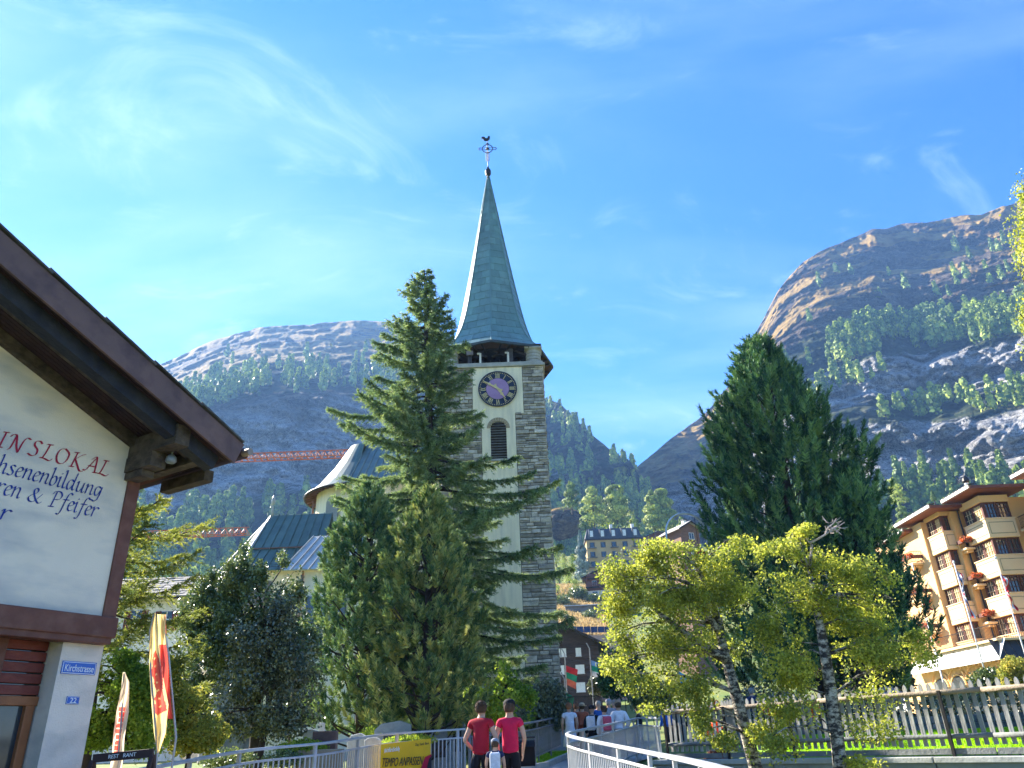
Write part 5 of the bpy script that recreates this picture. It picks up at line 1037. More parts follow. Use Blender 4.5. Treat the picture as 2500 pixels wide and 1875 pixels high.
flag('feather_flag', 'short pale feather flag with red script behind the signboard', [P(285, 1900, 9.8), P(293, 1800, 9.8), P(300, 1700, 9.8), P(303, 1645, 9.8)], [(300, 1641), (296, 1680), (284, 1740), (276, 1800), (274, 1840), (268, 1875), (270, 1900)], [(306, 1643), (316, 1665), (314, 1740), (304, 1800), (302, 1840), (298, 1875), (290, 1900)], 9.8, CREAMC, REDC, lambda a, b, r: .32 < a < .82 and .16 + .05 * math.sin(a * 33) < b < .62 and abs(math.sin(a * 60)) > .3, 8)
# ------------------------------------------------------------------ ground surfaces
grid_mesh('ground', gx, gy, gz, MEAD)
PAVE = mat('path_paving', (.42, .38, .34), (.32, .29, .26), 1.5, .9, .2, 40, streak=(.6, (.25, .23, .21), (1, 1, 1), .4))
LTOP = [(-5.45, 10.9), (-5.37, 12.3), (-5.22, 15.6), (-4.13, 17.5), (-3.43, 20.6), (-1.56, 22.6), (-.07, 25), (1.3, 31)]
def lx(y): return float(np.interp(y, [0, 8, 12.3, 15.6, 17.5, 20.6, 22.6, 25, 31, 60], [-4.6, -4.6, -5.2, -5.0, -4.0, -3.2, -1.4, 0.5, 1.9, 3.5]))
def rx_(y): return float(np.interp(y, [0, 8, 12, 15, 17.5, 18.5, 20, 24, 27, 34, 60], [1.7, 1.7, 1.72, 1.25, .85, .9, 1.35, 2.6, 3.9, 9.5, 15]))
def strip(name, fa, fb, y0, y1, n, m, dz, nx=8):
    V = []; ys = np.linspace(y0, y1, n)
    for y in ys:
        a, b = fa(y), fb(y)
        for i in range(nx + 1): x = a + (b - a) * i / nx; V.append((x, y, path_z(y) + (max(0, min(y - 30, 30)) * .01 if y > 30 else 0) + dz + .02))
    w = nx + 1; f = [(j * w + i, j * w + i + 1, (j + 1) * w + i + 1, (j + 1) * w + i) for j in range(n - 1) for i in range(nx)]
    o = npmesh(name, np.array(V), np.array(f), m, smooth=True); o['kind'] = 'structure'; return o
strip('path', lambda y: lx(y) + .02, lambda y: rx_(y) - .02, 0.5, 62, 110, PAVE, .03)
# kerb and grass edge where the path narrows
kb = MB(); ky = np.linspace(21.5, 34, 15)
kroot = thing('kerb', 'low stone kerb edging the sunlit grass strip beside the path', 'kerb', (lx(22), 22, path_z(22)))
for a, b in zip(ky[:-1], ky[1:]):
    MB().beam((lx(a) + .05, a, path_z(min(a, 30)) + .10), (lx(b) + .05, b - .015, path_z(min(b, 30)) + .10), .14, .2).build('kerb_stone', TRIM, kroot, bevel=.015)
LAWN = mat('lawn', (.16, .34, .012), (.24, .40, .02), 3, .9, .3, 60, streak=(6, (.32, .42, .03), (1, 1, 1), .5))
def lawn_patch(name, poly, zf, n=40, blades_n=9000, seed=1, hgt=.09):
    xs = [p[0] for p in poly]; ys = [p[1] for p in poly]
    def inside(x, y):
        c = False; j = len(poly) - 1
        for i in range(len(poly)):
            if (poly[i][1] > y) != (poly[j][1] > y) and x < (poly[j][0] - poly[i][0]) * (y - poly[i][1]) / (poly[j][1] - poly[i][1]) + poly[i][0]: c = not c
            j = i
        return c
    rs = np.random.RandomState(seed); pts = []
    while len(pts) < blades_n:
        x, y = rs.uniform(min(xs), max(xs)), rs.uniform(min(ys), max(ys))
        if inside(x, y): pts.append((x, y, zf(x, y)))
    c = np.array(pts); ax = unit(np.stack([rs.normal(size=len(c)) * .35, rs.normal(size=len(c)) * .35, np.ones(len(c))], -1)); sd_ = unit(np.cross(ax, rs.normal(size=c.shape)))
    V = blades(c, ax, sd_, hgt * rs.uniform(.5, 1.3, len(c)), .02 * rs.uniform(.7, 1.5, len(c)))
    o = quads(name, V, leafmat('grass_blades', (.16, .34, .012), (.26, .46, .02), (.42, .58, .04), trans=.5, nscale=1.5)); o['kind'] = 'stuff'; return o
def lawn_sheet(poly, zf, n=24):
    V = [(p[0], p[1], zf(*p) + .012) for p in poly]; b = MB(); b.add(V, [tuple(range(len(V)))]); o = b.build('lawn', LAWN); o['kind'] = 'structure'; return o
pol = [(lx(y) - .02, y) for y in np.linspace(22.5, 33, 12)] + [(lx(y) - 1.2, y) for y in np.linspace(33, 22.5, 12)]
lawn_patch('grass', pol, lambda x, y: path_z(min(y, 30)) + .06, blades_n=7000, seed=2)
# lawn behind the fence
zl = lambda x, y: gz(x, y)
lp = [(5.6, 19.0), (9.2, 14.6), (13.5, 9.6), (19, 14), (16.5, 20), (12.0, 23.5), (7.5, 25)]
lg = []
for x in np.linspace(5, 19, 40):
    for y in np.linspace(9, 25, 40): pass
lawn_patch('grass', lp, zl, blades_n=60000, seed=3, hgt=.07)
b = MB(); 
def lawn_grid():
    xs = np.linspace(5.0, 19, 60); ys = np.linspace(9, 26, 60); V = []; F_ = []
    for y in ys:
        for x in xs: V.append((x, y, gz(x, y) + .015))
    for j in range(59):
        for i in range(59):
            x, y = (xs[i] + xs[i + 1]) / 2, (ys[j] + ys[j + 1]) / 2
            if y > fence_y(x) + .25 and y < 24.5 - (x - 7) * .4 and x > 5.4: F_.append((j * 60 + i, j * 60 + i + 1, (j + 1) * 60 + i + 1, (j + 1) * 60 + i))
    o = npmesh('lawn', np.array(V), np.array(F_), LAWN); o['kind'] = 'structure'
lawn_grid()
# river bank wall below the fence
CONC = mat('bank_concrete', (.36, .38, .34), (.26, .28, .26), 1.5, .9, .35, 18, streak=(.9, (.16, .18, .16), (2, 2, .7), .6))
bw = MB(); pts = [(3.3, 21.1), (8.63, 14.2), (14, 7.3)]
wl_ = thing('bank_wall', 'grey-green concrete river wall under the picket fence', 'wall', (8.6, 14.2, -1)); 
for (a, b2) in ((pts[0], pts[1]), (pts[1], pts[2])):
    n_ = 5
    for k in range(n_):
        p = Vector((*a, 0)).lerp(Vector((*b2, 0)), k / n_); q = Vector((*a, 0)).lerp(Vector((*b2, 0)), (k + 1) / n_ - .003)
        MB().beam((p.x, p.y, 0.0), (q.x, q.y, 0.0), .4, 2.08).build('wall_panel', CONC, wl_, bevel=.015); MB().beam((p.x, p.y, 1.08), (q.x, q.y, 1.08), .5, .10).build('coping', mat('coping_concrete', (.42, .43, .40), (.32, .33, .31), 3, .9, .2, 20), wl_, bevel=.012)
# ------------------------------------------------------------------ railings
RAILM = mat('railing_paint', (.50, .52, .54), (.40, .42, .45), 3, .42, .05, 30, metal=.35, streak=(5, (.30, .28, .26), (1, 1, 1), .3))
def smooth_path(pts, step):
    c = crom([np.array(p) for p in pts], 12); out = [c[0]]; acc = 0; L_ = []
    for a, b in zip(c[:-1], c[1:]):
        d = np.linalg.norm(b[:2] - a[:2]); t = 0
        while acc + d - t >= step:
            t += step - acc; acc = 0; out.append(a + (b - a) * t / d)
        acc += d - t
    return out
def railing(name, label, top, post_every, bal, baluster_rows=(1.0,), rad_r=.035, m=RAILM, z2=.21, zb=.98, posts_w=.075):
    """top: list of (x, y, z of the top rail)"""
    p = smooth_path(top, bal); t0 = thing(name, label, 'railing', (p[0][0], p[0][1], p[0][2] - 1.1)); P_ = [Vector(q) for q in p]
    # rails as swept rectangular bars
    def bar(dz, w, h, nm, bv=.0):
        b = MB(); ring = []
        for i, q in enumerate(P_):
            d = (P_[min(i + 1, len(P_) - 1)] - P_[max(0, i - 1)]); d.z = 0; d.normalize(); s = Vector((d.y, -d.x, 0)) * w / 2; u_ = Vector((0, 0, h / 2)); c = q + Vector((0, 0, dz))
            ring += [c - s - u_, c + s - u_, c + s * 1.0 + u_ * .5, c + s * .6 + u_, c - s * .6 + u_, c - s + u_ * .5]
        k = 6; n_ = len(P_); b.add(ring, [(i * k + j, i * k + (j + 1) % k, (i + 1) * k + (j + 1) % k, (i + 1) * k + j) for i in range(n_ - 1) for j in range(k)] + [tuple(range(k))[::-1], tuple((n_ - 1) * k + j for j in range(k))])
        return b.build(nm, m, t0)
    bar(0, .085, .05, 'top_rail'); bar(-z2, .05, .04, 'middle_rail'); bar(-zb, .05, .04, 'bottom_rail')
    be = MB().box((0, 0, -(z2 + zb) / 2), (.03, .014, zb - z2)).build('baluster', m, t0); me = be.data; bpy.data.objects.remove(be); cnt = 0
    pm = MB().box((0, 0, -.60), (posts_w, .05, 1.2)).build('post', m, t0, bevel=.005); pme = pm.data; bpy.data.objects.remove(pm)
    for i in range(len(P_)):
        d = (P_[min(i + 1, len(P_) - 1)] - P_[max(0, i - 1)]); ang = math.atan2(d.y, d.x); M = Matrix.Translation(P_[i]) @ Matrix.Rotation(ang, 4, 'Z')
        o = bpy.data.objects.new('post' if i % post_every == 0 else 'baluster', pme if i % post_every == 0 else me); COL.objects.link(o); attach(o, t0); o.matrix_basis = M @ Matrix.Translation((0, 0, -.02))
    return t0, P_
def pt(u, v, Y): q = P(u, v, Y); return (q.x, Y, q.z)
lr, LP_ = railing('railing', 'light grey metal railing with a yellow banner between the path and the graves', [(-5.5, 9.4, 1.33), (-5.42, 10.9, 1.42), pt(388, 1871, 12.3), pt(600, 1833, 15.6), pt(802, 1813, 17.5), pt(944, 1793, 20.6), pt(1142, 1779, 22.6)], 16, .125)
railing('railing', 'darker grey railing beyond the two red shirts beside the grass strip', [pt(1146, 1778, 22.7), pt(1276, 1767, 25), pt(1366, 1749, 31)], 18, .125, m=mat('dark_railing_paint', (.22, .23, .25), (.16, .17, .19), 3, .5, metal=.3))
railing('railing', 'curved silver railing bending round in a hairpin at the river side of the path', [(1.80, 5.2, 1.20), pt(1750, 1873, 8), pt(1600, 1840, 12), pt(1475, 1815, 15), pt(1400, 1799, 17.1), pt(1388, 1790, 18.3), pt(1439, 1778, 20), pt(1513, 1763, 24), pt(1554, 1754, 27)], 15, .12, posts_w=.09)
railing('railing', 'short straight railing section joining the curved railing to the picket fence', [pt(1556, 1753, 27.1), pt(1582, 1752.5, 24.5), pt(1608, 1753, 22.2)], 14, .16)
# banner on the railing
Yb_ = None
c0 = P(925, 1818, 20.0); c1 = P(1047, 1803, 21.2); 
bn = thing('banner', 'yellow banner reading TEMPO ANPASSEN with a red and black corner tied to the railing', 'banner', (c0.x, c0.y, c0.z - 1)); xd = (c1 - c0).normalized(); nb2 = Vector((xd.y, -xd.x, 0)).normalized(); W_ = (c1 - c0).length; off = nb2 * .08
def bpt(s, z): return c0 + xd * (s * W_) + Vector((0, 0, -z)) + off
YBN = mat('banner_yellow', (.78, .48, .01), (.70, .42, .01), 2, .6); BBL = mat('banner_black', (.02, .02, .03), None, 2, .6); BRD = mat('banner_red', (.50, .01, .05), None, 2, .6)
BH = .92; g_ = MB(); nxx = 14
for j in range(8):
    for i in range(nxx): s = i / (nxx - 1); q = bpt(s, j / 7 * BH); g_.v.append(tuple(q + nb2 * (.006 * math.sin(s * 11) * (j / 7))))
g_.f = [(j * nxx + i, j * nxx + i + 1, (j + 1) * nxx + i + 1, (j + 1) * nxx + i) for j in range(7) for i in range(nxx - 1)]
g_.build('banner_sheet', YBN, bn, smooth=True)
def bquad(pts, m, o, nm): MB().prism([bpt(s, z) + nb2 * o for s, z in pts], nb2 * .003).build(nm, m, bn)
bquad([(.87, .40), (.995, .36), (.995, .90), (.74, .90), (.79, .62)], BRD, .024, 'red_corner'); bquad([(.95, .45), (.997, .40), (.997, .90), (.90, .90), (.91, .62)], BBL, .028, 'black_corner')
yd = Vector((0, 0, 1)); text_obj('lettering', 'TEMPO ANPASSEN', bpt(.42, .44) + nb2 * .03, Vector((xd.x, xd.y, 0)), (yd + Vector((xd.x, xd.y, 0)) * .22), .27, BBL, bn, width=W_ * .80); text_obj('lettering', '#ichfürsbiobily', bpt(.20, .14) + nb2 * .03, xd, yd, .14, WHP, bn, width=W_ * .30); text_obj('lettering', 'Zug  Kanti  Bern', bpt(.80, .10) + nb2 * .03, xd, yd, .08, BBL, bn, width=W_ * .28)
# ------------------------------------------------------------------ picket fence
FW = mat('weathered_picket', (.36, .355, .33), (.26, .255, .24), 4, .85, .3, 20, stretch=(1, 1, .3), var=.18); RAILW = mat('log_rail', (.34, .27, .19), (.24, .19, .14), 6, .85, .4, 25, var=.1); PLW = mat('grey_plank', (.20, .21, .20), (.13, .14, .135), 3, .85, .3, 20)
fn = thing('picket_fence', 'weathered picket fence with log rails on black iron posts above the river wall', 'fence', (8.63, 14.2, 1.1))
fa, fb_ = Vector((3.55, 20.78, 2.20)), Vector((13.6, 7.75, 2.20)); fd = (fb_ - fa); FL = fd.length; fd.normalize(); fnm = Vector((fd.y, -fd.x, 0)); 
if fnm.y > 0: fnm = -fnm
gap = (1.05, 1.75)                                    # joint between the two runs
pk = MB(); h_ = 1.06
prof = [(-.038, -.90), (.038, -.90), (.038, .10), (.026, .145), (0, .175), (-.026, .145), (-.038, .10)]
pk.prism([(x, -.012, z) for x, z in prof], (0, .026, 0)); pkm = pk.build('picket', FW, fn); pme = pkm.data; bpy.data.objects.remove(pkm)
ang = math.atan2(fd.y, fd.x); s = .05; k = 0; 
while s < FL:
    dense = 1.62 < s < 1.98; sp_ = .085 if dense else .155
    o = bpy.data.objects.new('picket', pme); COL.objects.link(o); attach(o, fn); o.matrix_basis = Matrix.Translation(fa + fd * s - fnm * .03 + Vector((0, 0, R.uniform(-.012, .012)))) @ Matrix.Rotation(ang + R.uniform(-.04, .04), 4, 'Z') @ Matrix.Rotation(R.uniform(-.015, .015), 4, 'Y')
    s += sp_
segs = [(0, 1.62), (1.66, 4.3), (4.32, 7.6), (7.62, 10.9), (10.92, FL)]
for a, b2 in segs:
    pts = [fa + fd * (a + (b2 - a) * t) + Vector((0, 0, R.uniform(-.008, .008))) for t in np.linspace(0, 1, 5)]; MB().tube([p + fnm * .03 for p in pts], .045, 8).build('top_rail', RAILW, fn, smooth=True)
    MB().tube([p + fnm * .03 + Vector((0, 0, -.74)) for p in pts], .042, 8).build('bottom_rail', PLW, fn, smooth=True)
    MB().box((pts[0] + pts[-1]) / 2 + fnm * .06 + Vector((0, 0, -.99)), (b2 - a - .01, .035, .10), (fd, fnm, UPZ)).build('plank', PLW, fn)
for u_ in (1611, 1771, 1925, 2296, 2660):
    best = min(np.linspace(0, FL, 400), key=lambda s_: abs((lambda q: (1250 + FPX * (q - CAM).dot(_r) / (q - CAM).dot(_f)))(fa + fd * s_) - u_)); q = fa + fd * best + fnm * .10
    MB().box(q + Vector((0, 0, -.62)), (.05, .05, 1.3), (fd, fnm, UPZ)).build('post', IRON, fn); MB().box(q + Vector((0, 0, -1.24)), (.16, .14, .12), (fd, fnm, UPZ)).build('post_foot', IRON, fn)
# ------------------------------------------------------------------ churchyard: gravestones and low hedges
GRAV = {'grey': mat('grey_gravestone', (.34, .37, .38), (.25, .28, .29), 5, .8, .4, 25), 'brown': mat('brown_gravestone', (.16, .10, .085), (.11, .07, .06), 4, .6, .2, 20), 'white': mat('pale_gravestone', (.62, .60, .56), (.5, .48, .45), 4, .8, .3), 'ochre': mat('ochre_gravestone', (.40, .33, .24), (.32, .26, .19), 4, .8, .3), 'dark': mat('slate_plaque', (.03, .045, .06), (.04, .05, .07), 3, .35)}
def grave(u, v0, v1, Y, w, kind, shape, label, plaque=None):
    a = P(u, v0, Y); zt = P(u, v1, Y).z; zb_ = gz(a.x, Y) - .05; t0 = thing('gravestone', label, 'gravestone', (a.x, Y, zb_), 'gravestones in the churchyard'); h = zt - zb_
    if shape == 'round': poly = [(-w / 2, 0), (w / 2, 0), (w / 2, h - w * .25)] + [(w / 2 * math.cos(t), h - w * .25 + w * .25 * math.sin(t)) for t in np.linspace(.15, 3.0, 9)] + [(-w / 2, h - w * .25)]
    elif shape == 'rough': poly = [(-w / 2, 0), (w / 2, 0), (w * .47, h * .5), (w * .5, h * .93), (w * .2, h), (-w * .3, h * .96), (-w * .48, h * .86), (-w * .45, h * .4)]
    elif shape == 'cross': poly = [(-w * .12, 0), (w * .12, 0), (w * .12, h * .6), (w / 2, h * .6), (w / 2, h * .76), (w * .12, h * .76), (w * .12, h), (-w * .12, h), (-w * .12, h * .76), (-w / 2, h * .76), (-w / 2, h * .6), (-w * .12, h * .6)]
    else: poly = [(-w / 2, 0), (w / 2, 0), (w / 2, h), (-w / 2, h)]
    MB().prism([(a.x + x, Y, zb_ + z) for x, z in poly], (0, .22, 0)).build('stone', GRAV[kind], t0, bevel=.02); MB().box((a.x, Y + .1, zb_ + .06), (w * 1.3, .5, .16)).build('plinth', GRAV['grey'], t0, bevel=.015)
    if plaque: MB().box((a.x, Y - .012, zb_ + h * .62), (w * plaque, .03, h * .38)).build('plaque', GRAV['dark'], t0)
grave(955, 1870, 1760, 22.5, 1.02, 'grey', 'rough', 'broad rough grey gravestone with a dark slate plaque under the stone pines', .45)
grave(785, 1900, 1785, 19.0, .55, 'brown', 'square', 'dark brown polished gravestone rising above the railing')
grave(1105, 1870, 1757, 24.5, .75, 'grey', 'round', 'round-topped grey gravestone just beyond the red shirt', .7)
grave(1070, 1880, 1782, 24, .8, 'grey', 'square', 'low flat-topped pale gravestone beside the round-topped one', .5)
grave(748, 1900, 1780, 21, .35, 'grey', 'round', 'narrow slate-grey gravestone left of the brown one')
grave(775, 1900, 1765, 21.5, .5, 'white', 'cross', 'white stone cross between the bush and the pine trunk')
grave(865, 1900, 1790, 22, .5, 'white', 'rough', 'small pale boulder gravestone by the pine trunk')
grave(775, 1900, 1830, 18.2, 1.0, 'ochre', 'square', 'low ochre stone block behind the railing below the brown gravestone')
grave(905, 1900, 1800, 20.8, .4, 'white', 'round', 'little white gravestone behind the banner')
grave(1010, 1880, 1795, 23.5, .45, 'ochre', 'rough', 'small ochre gravestone near the yellow-tipped pine trunk')
def low(name, label, u, v, Y, ru, rv, m_, sd_, n=3500, leaf=.045, cat='shrub'):
    q = P(u, v, Y); b0 = Vector((q.x, Y, gz(q.x, Y))); bl = [B_(u, v, Y, ru, rv), B_(u - ru * .5, v + rv * .3, Y, ru * .6, rv * .8), B_(u + ru * .5, v + rv * .25, Y, ru * .6, rv * .8)]
    return broadleaf(name, label, [b0, b0 + Vector((0, 0, max(.1, (q.z - b0.z) * .8)))], [.03, .015], bl, n, leaf, m_, SBARK, np.random.RandomState(sd_), cat=cat, limbs=8, shell=.8, thr=-.4)
low('clipped_shrub', 'bright lime shrub behind the railing beneath the leafy tree', 735, 1822, 18.6, 55, 22, LIMEM, 71, 5000); low('clipped_shrub', 'flat yellow-green shrub sprawling behind the banner', 1000, 1805, 21.8, 60, 12, LIMEM, 72, 5000)
low('flowering_shrub', 'low lime-leaved plant between the pine trunk and the white gravestone', 915, 1790, 23, 35, 16, LIMEM, 73, 2500); low('clipped_shrub', 'small green shrub beside the narrow slate gravestone', 690, 1850, 18.0, 45, 22, HEDGEM, 74, 3000); low('clipped_shrub', 'small lime plant tucked by the yellow-tipped pine trunk', 1022, 1790, 24.6, 22, 14, LIMEM, 75, 1500)
low('clipped_shrub', 'hazy green shrub behind the lower end of the pale railing', 560, 1850, 17.0, 60, 25, HEDGEM, 76, 3500)
# bright shrub and dark bushes at the foot of the tower
Yk = 27.5
bush('lime_shrub', 'loose lime-green shrub with upright sprays at the foot of the tower', 1215, 1780, Yk, [B_(1215, 1700, Yk, 70, 50), B_(1180, 1660, Yk, 25, 40), B_(1255, 1650, Yk, 22, 35), B_(1150, 1720, Yk, 45, 35), B_(1285, 1700, Yk, 30, 30), B_(1225, 1650, Yk, 18, 40), B_(1210, 1750, Yk, 90, 35), B_(1130, 1745, Yk, 35, 30)], 9000, .11, LIMEM, 63, shell=.85, thr=0.02, nsc=1.6)
bush('dark_bush', 'rounded blackish-green bush beside the lime shrub against the tower plinth', 1340, 1790, 30, [B_(1335, 1700, 30, 48, 42), B_(1325, 1750, 30, 65, 40), B_(1290, 1760, 30, 45, 30), B_(1370, 1745, 30, 30, 35)], 12000, .10, DARKBUSH, 64, shell=.6, thr=-.4)
# lit shrubs, vines and the larch left
bush('creeper_bush', 'sunlit yellow-green creeper bush between the plastered house and the flags', 300, 1830, 13.5, [B_(260, 1660, 13.5, 40, 60), B_(330, 1690, 13.5, 60, 70), B_(250, 1760, 13.5, 60, 70), B_(340, 1790, 13.5, 70, 60), B_(300, 1620, 13.5, 25, 40)], 22000, .055, LIMEM, 65, shell=.9, thr=-.05, nsc=2)
bush('autumn_bush', 'orange-tinged leafy bush behind the yellow flag', 450, 1830, 15.5, [B_(440, 1720, 15.5, 60, 70), B_(480, 1790, 15.5, 70, 50), B_(420, 1650, 15.5, 40, 50)], 15000, .06, leafmat('autumn_leaves', (.07, .11, .03), (.22, .26, .05), (.55, .46, .10), trans=.45, nscale=1.2), 66, shell=.9, thr=-.0, nsc=2)
b0 = gp(235, 1750, 15.0); t1 = P(290, 1120, 15.0)
conifer('larch_tree', 'larch with feathery golden-green boughs reaching out behind the plastered house', b0, t1, lambda t, az: 2.3 * float(np.interp(t, [0, .2, .5, .8, 1], [.7, 1.05, 1.0, .7, .1])), LARCHM, nb=64, tw=125, bl=26, rs=np.random.RandomState(24), blen=.065, bw=.017, trunk_r=.14, zmin=.22, droop=.45, irr=.3, up=.03, brr=.55)

gwl = thing('garden_wall', 'low dark stone garden wall across the lawn behind the picket fence', 'wall', (10, 20, 1.4)); GST = mat('garden_stone', (.17, .17, .165), (.09, .09, .09), 4, .9, .5, 15, var=.3)
ga_, gb_ = Vector((6.4, 27.0, 0)), Vector((19.5, 13.5, 0)); gd_ = (gb_ - ga_); GL = gd_.length; gd_.normalize()
for row in range(3):
    s_ = R.uniform(0, .3)
    while s_ < GL:
        w = R.uniform(.35, .8); q = ga_ + gd_ * (s_ + w / 2); MB().box((q.x, q.y, 1.42 + row * .19), (w - .02, .32 + R.uniform(-.03, .03), .175), (gd_, Vector((gd_.y, -gd_.x, 0)), UPZ)).build('stone', GST, gwl, bevel=.015); s_ += w
MB().box((ga_ + gd_ * GL / 2) + Vector((0, 0, 1.35)), (GL, .24, 1.05), (gd_, Vector((gd_.y, -gd_.x, 0)), UPZ)).build('core', GST, gwl)
def hedge_run(name, label, a, b2, zt, n, m_, sd_, th=.5):
    bl = []; a = Vector(a); b2 = Vector(b2); L_ = (b2 - a).length; k = int(L_ / .9) + 1
    for i in range(k): q = a.lerp(b2, (i + .5) / k); bl.append((q.x, q.y, (1.5 + zt) / 2 + R.uniform(-.05, .08), .75, th, (zt - 1.4) / 2 + .1))
    b0 = Vector((a.x, a.y, gz(a.x, a.y))); return broadleaf(name, label, [b0, b0 + Vector((0, 0, .6))], [.03, .02], bl, n, .085, m_, SBARK, np.random.RandomState(sd_), cat='hedge', limbs=10, shell=.6, thr=-.5)
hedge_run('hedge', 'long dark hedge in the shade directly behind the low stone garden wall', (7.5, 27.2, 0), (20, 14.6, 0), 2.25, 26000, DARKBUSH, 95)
# ------------------------------------------------------------------ church body, chapel roofs, old house, cranes
SEAM = mat('green_sheet_roof', (.085, .15, .135), (.055, .10, .095), 1.2, .45, .08, 8, spec=.5, var=.12, streak=(1.5, (.14, .20, .17), (1, 1, 1), .5))
LITROOF = mat('sunlit_sheet_roof', (.45, .46, .44), (.34, .35, .34), 1.5, .42, .05, 10, spec=.5, var=.08)  # sheet roof with sunlight put into the colour, for the sunlit slopes
SLATE = mat('stone_slates', (.27, .25, .225), (.15, .14, .13), 4, .9, .4, 16, var=.35)
church = thing('church', 'cream church nave and chapel with green sheet-metal roofs left of the tower', 'church', (P(800, 1700, 46).x, 46, gz(-6, 46)))
def wall_box(par, name, x0, x1, y0, y1, z0, z1, m): return MB().box(((x0 + x1) / 2, (y0 + y1) / 2, (z0 + z1) / 2), (x1 - x0, y1 - y0, z1 - z0)).build(name, m, par)
def seam_roof(par, quad, nseam, m, rib=.035, name='roof_panel', th=.05, nrow=1):
    """quad: eave-left, eave-right, ridge-right, ridge-left; split into panels with standing seams between"""
    A, B2, C_, D_ = [Vector(p) for p in quad]; nrm = (B2 - A).cross(D_ - A)
    if nrm.length < 1e-6: nrm = (B2 - A).cross(C_ - A)
    nrm.normalize(); nrm = nrm if nrm.z > 0 else -nrm; sm = MB()
    for i in range(nseam):
        for j in range(nrow):
            t0, t1 = i / nseam, (i + 1) / nseam; s0_, s1_ = j / nrow, (j + 1) / nrow; l0, l1 = A.lerp(B2, t0), A.lerp(B2, t1); u0_, u1_ = D_.lerp(C_, t0), D_.lerp(C_, t1)
            q = [l0.lerp(u0_, s0_), l1.lerp(u1_, s0_), l1.lerp(u1_, s1_), l0.lerp(u0_, s1_)]; q = [p + nrm * (.004 * ((i + j) % 2)) for p in q]
            if (q[2] - q[3]).length < .02: q = q[:3]
            MB().prism(q, -nrm * th).build(name, m, par)
    for i in range(nseam + 1):
        a, b2 = A.lerp(B2, i / nseam), D_.lerp(C_, i / nseam)
        if (b2 - a).length > .1: sm.beam(a + nrm * .03, b2 + nrm * .03, rib, .06, up=nrm)
    sm.build('seams', m, par)
gch = gz(-6, 44) - .3
# nave with rounded end
Rn = 3.3; ny = 51.0; nx = P(752, 1198, ny).x + Rn + .75; zev = P(752, 1198, ny - 2).z; zrd = P(880, 1085, ny).z
MB().lathe((nx, ny, gch), [(Rn, 0), (Rn, zev - gch)], 28).build('apse_wall', CREAM, church, smooth=False)
wall_box(church, 'nave_wall', nx, TX - HW - .02, ny - Rn - 1.0, ny + Rn + 1.0, gch, zev, CREAM)
# apse roof: conical, in sheets
na = 20; rE = Rn + .75; pr = [(rE, -.25), (rE * .80, .55), (rE * .55, 1.9), (rE * .30, 3.6), (.05, zrd - zev)]
for k in range(na):
    a0, a1 = math.pi / 2 + math.pi * k / na, math.pi / 2 + math.pi * (k + 1) / na
    for (r0_, z0), (r1_, z1) in zip(pr[:-1], pr[1:]):
        q = [Vector((nx + r_ * math.cos(a), ny + r_ * math.sin(a), zev + z)) for r_, z, a in ((r0_, z0, a0), (r0_, z0, a1), (r1_, z1, a1), (r1_, z1, a0))]
        MB().prism(q, (0, 0, -.05)).build('roof_sheet', SEAM, church)
for k in range(22):
    a = math.pi / 2 + math.pi * (k + .5) / 22; MB().beam((nx + Rn * math.cos(a), ny + Rn * math.sin(a), zev - .05), (nx + (rE - .05) * math.cos(a), ny + (rE - .05) * math.sin(a), zev - .32), .12, .16).build('rafter_end', mat('warm_soffit', (.22, .10, .055), (.15, .07, .04), 3, .8), church)
MB().tube([(nx + (rE + .04) * math.cos(a), ny + (rE + .04) * math.sin(a), zev - .26) for a in np.linspace(math.pi / 2, 1.5 * math.pi, 24)], .08, 8).build('gutter', IRON, church, smooth=True)
yfr = ny - Rn - 1.0
seam_roof(church, [(nx, yfr - .7, zev - .3), (TX - HW + .5, yfr - .7, zev - .3), (TX - HW + .5, ny, zrd), (nx, ny, zrd)], 16, SEAM)
seam_roof(church, [(TX - HW + .5, ny + Rn + 1.7, zev - .3), (nx, ny + Rn + 1.7, zev - .3), (nx, ny, zrd), (TX - HW + .5, ny, zrd)], 16, SEAM)
for k in range(5):                                                            # round-headed windows
    x = nx + .9 + k * 2.0; f = MB(); f.prism([(x - .5, yfr - .03, gch + 6.0), (x + .5, yfr - .03, gch + 6.0)] + [(x + .5 * math.cos(t), yfr - .03, gch + 8.2 + .5 * math.sin(t)) for t in np.linspace(0, math.pi, 9)], (0, -.05, 0)); w_ = f.build('arched_window', glassmat('nave_glass', (.05, .06, .07)), church)
    f = MB(); f.tube([(x - .55, yfr - .08, gch + 6), (x - .55, yfr - .08, gch + 8.2)] + [(x - .55 * math.cos(t), yfr - .08, gch + 8.2 + .55 * math.sin(t)) for t in np.linspace(.2, math.pi - .2, 8)] + [(x + .55, yfr - .08, gch + 8.2), (x + .55, yfr - .08, gch + 6)], .06, 6); f.build('window_surround', TRIM, w_)
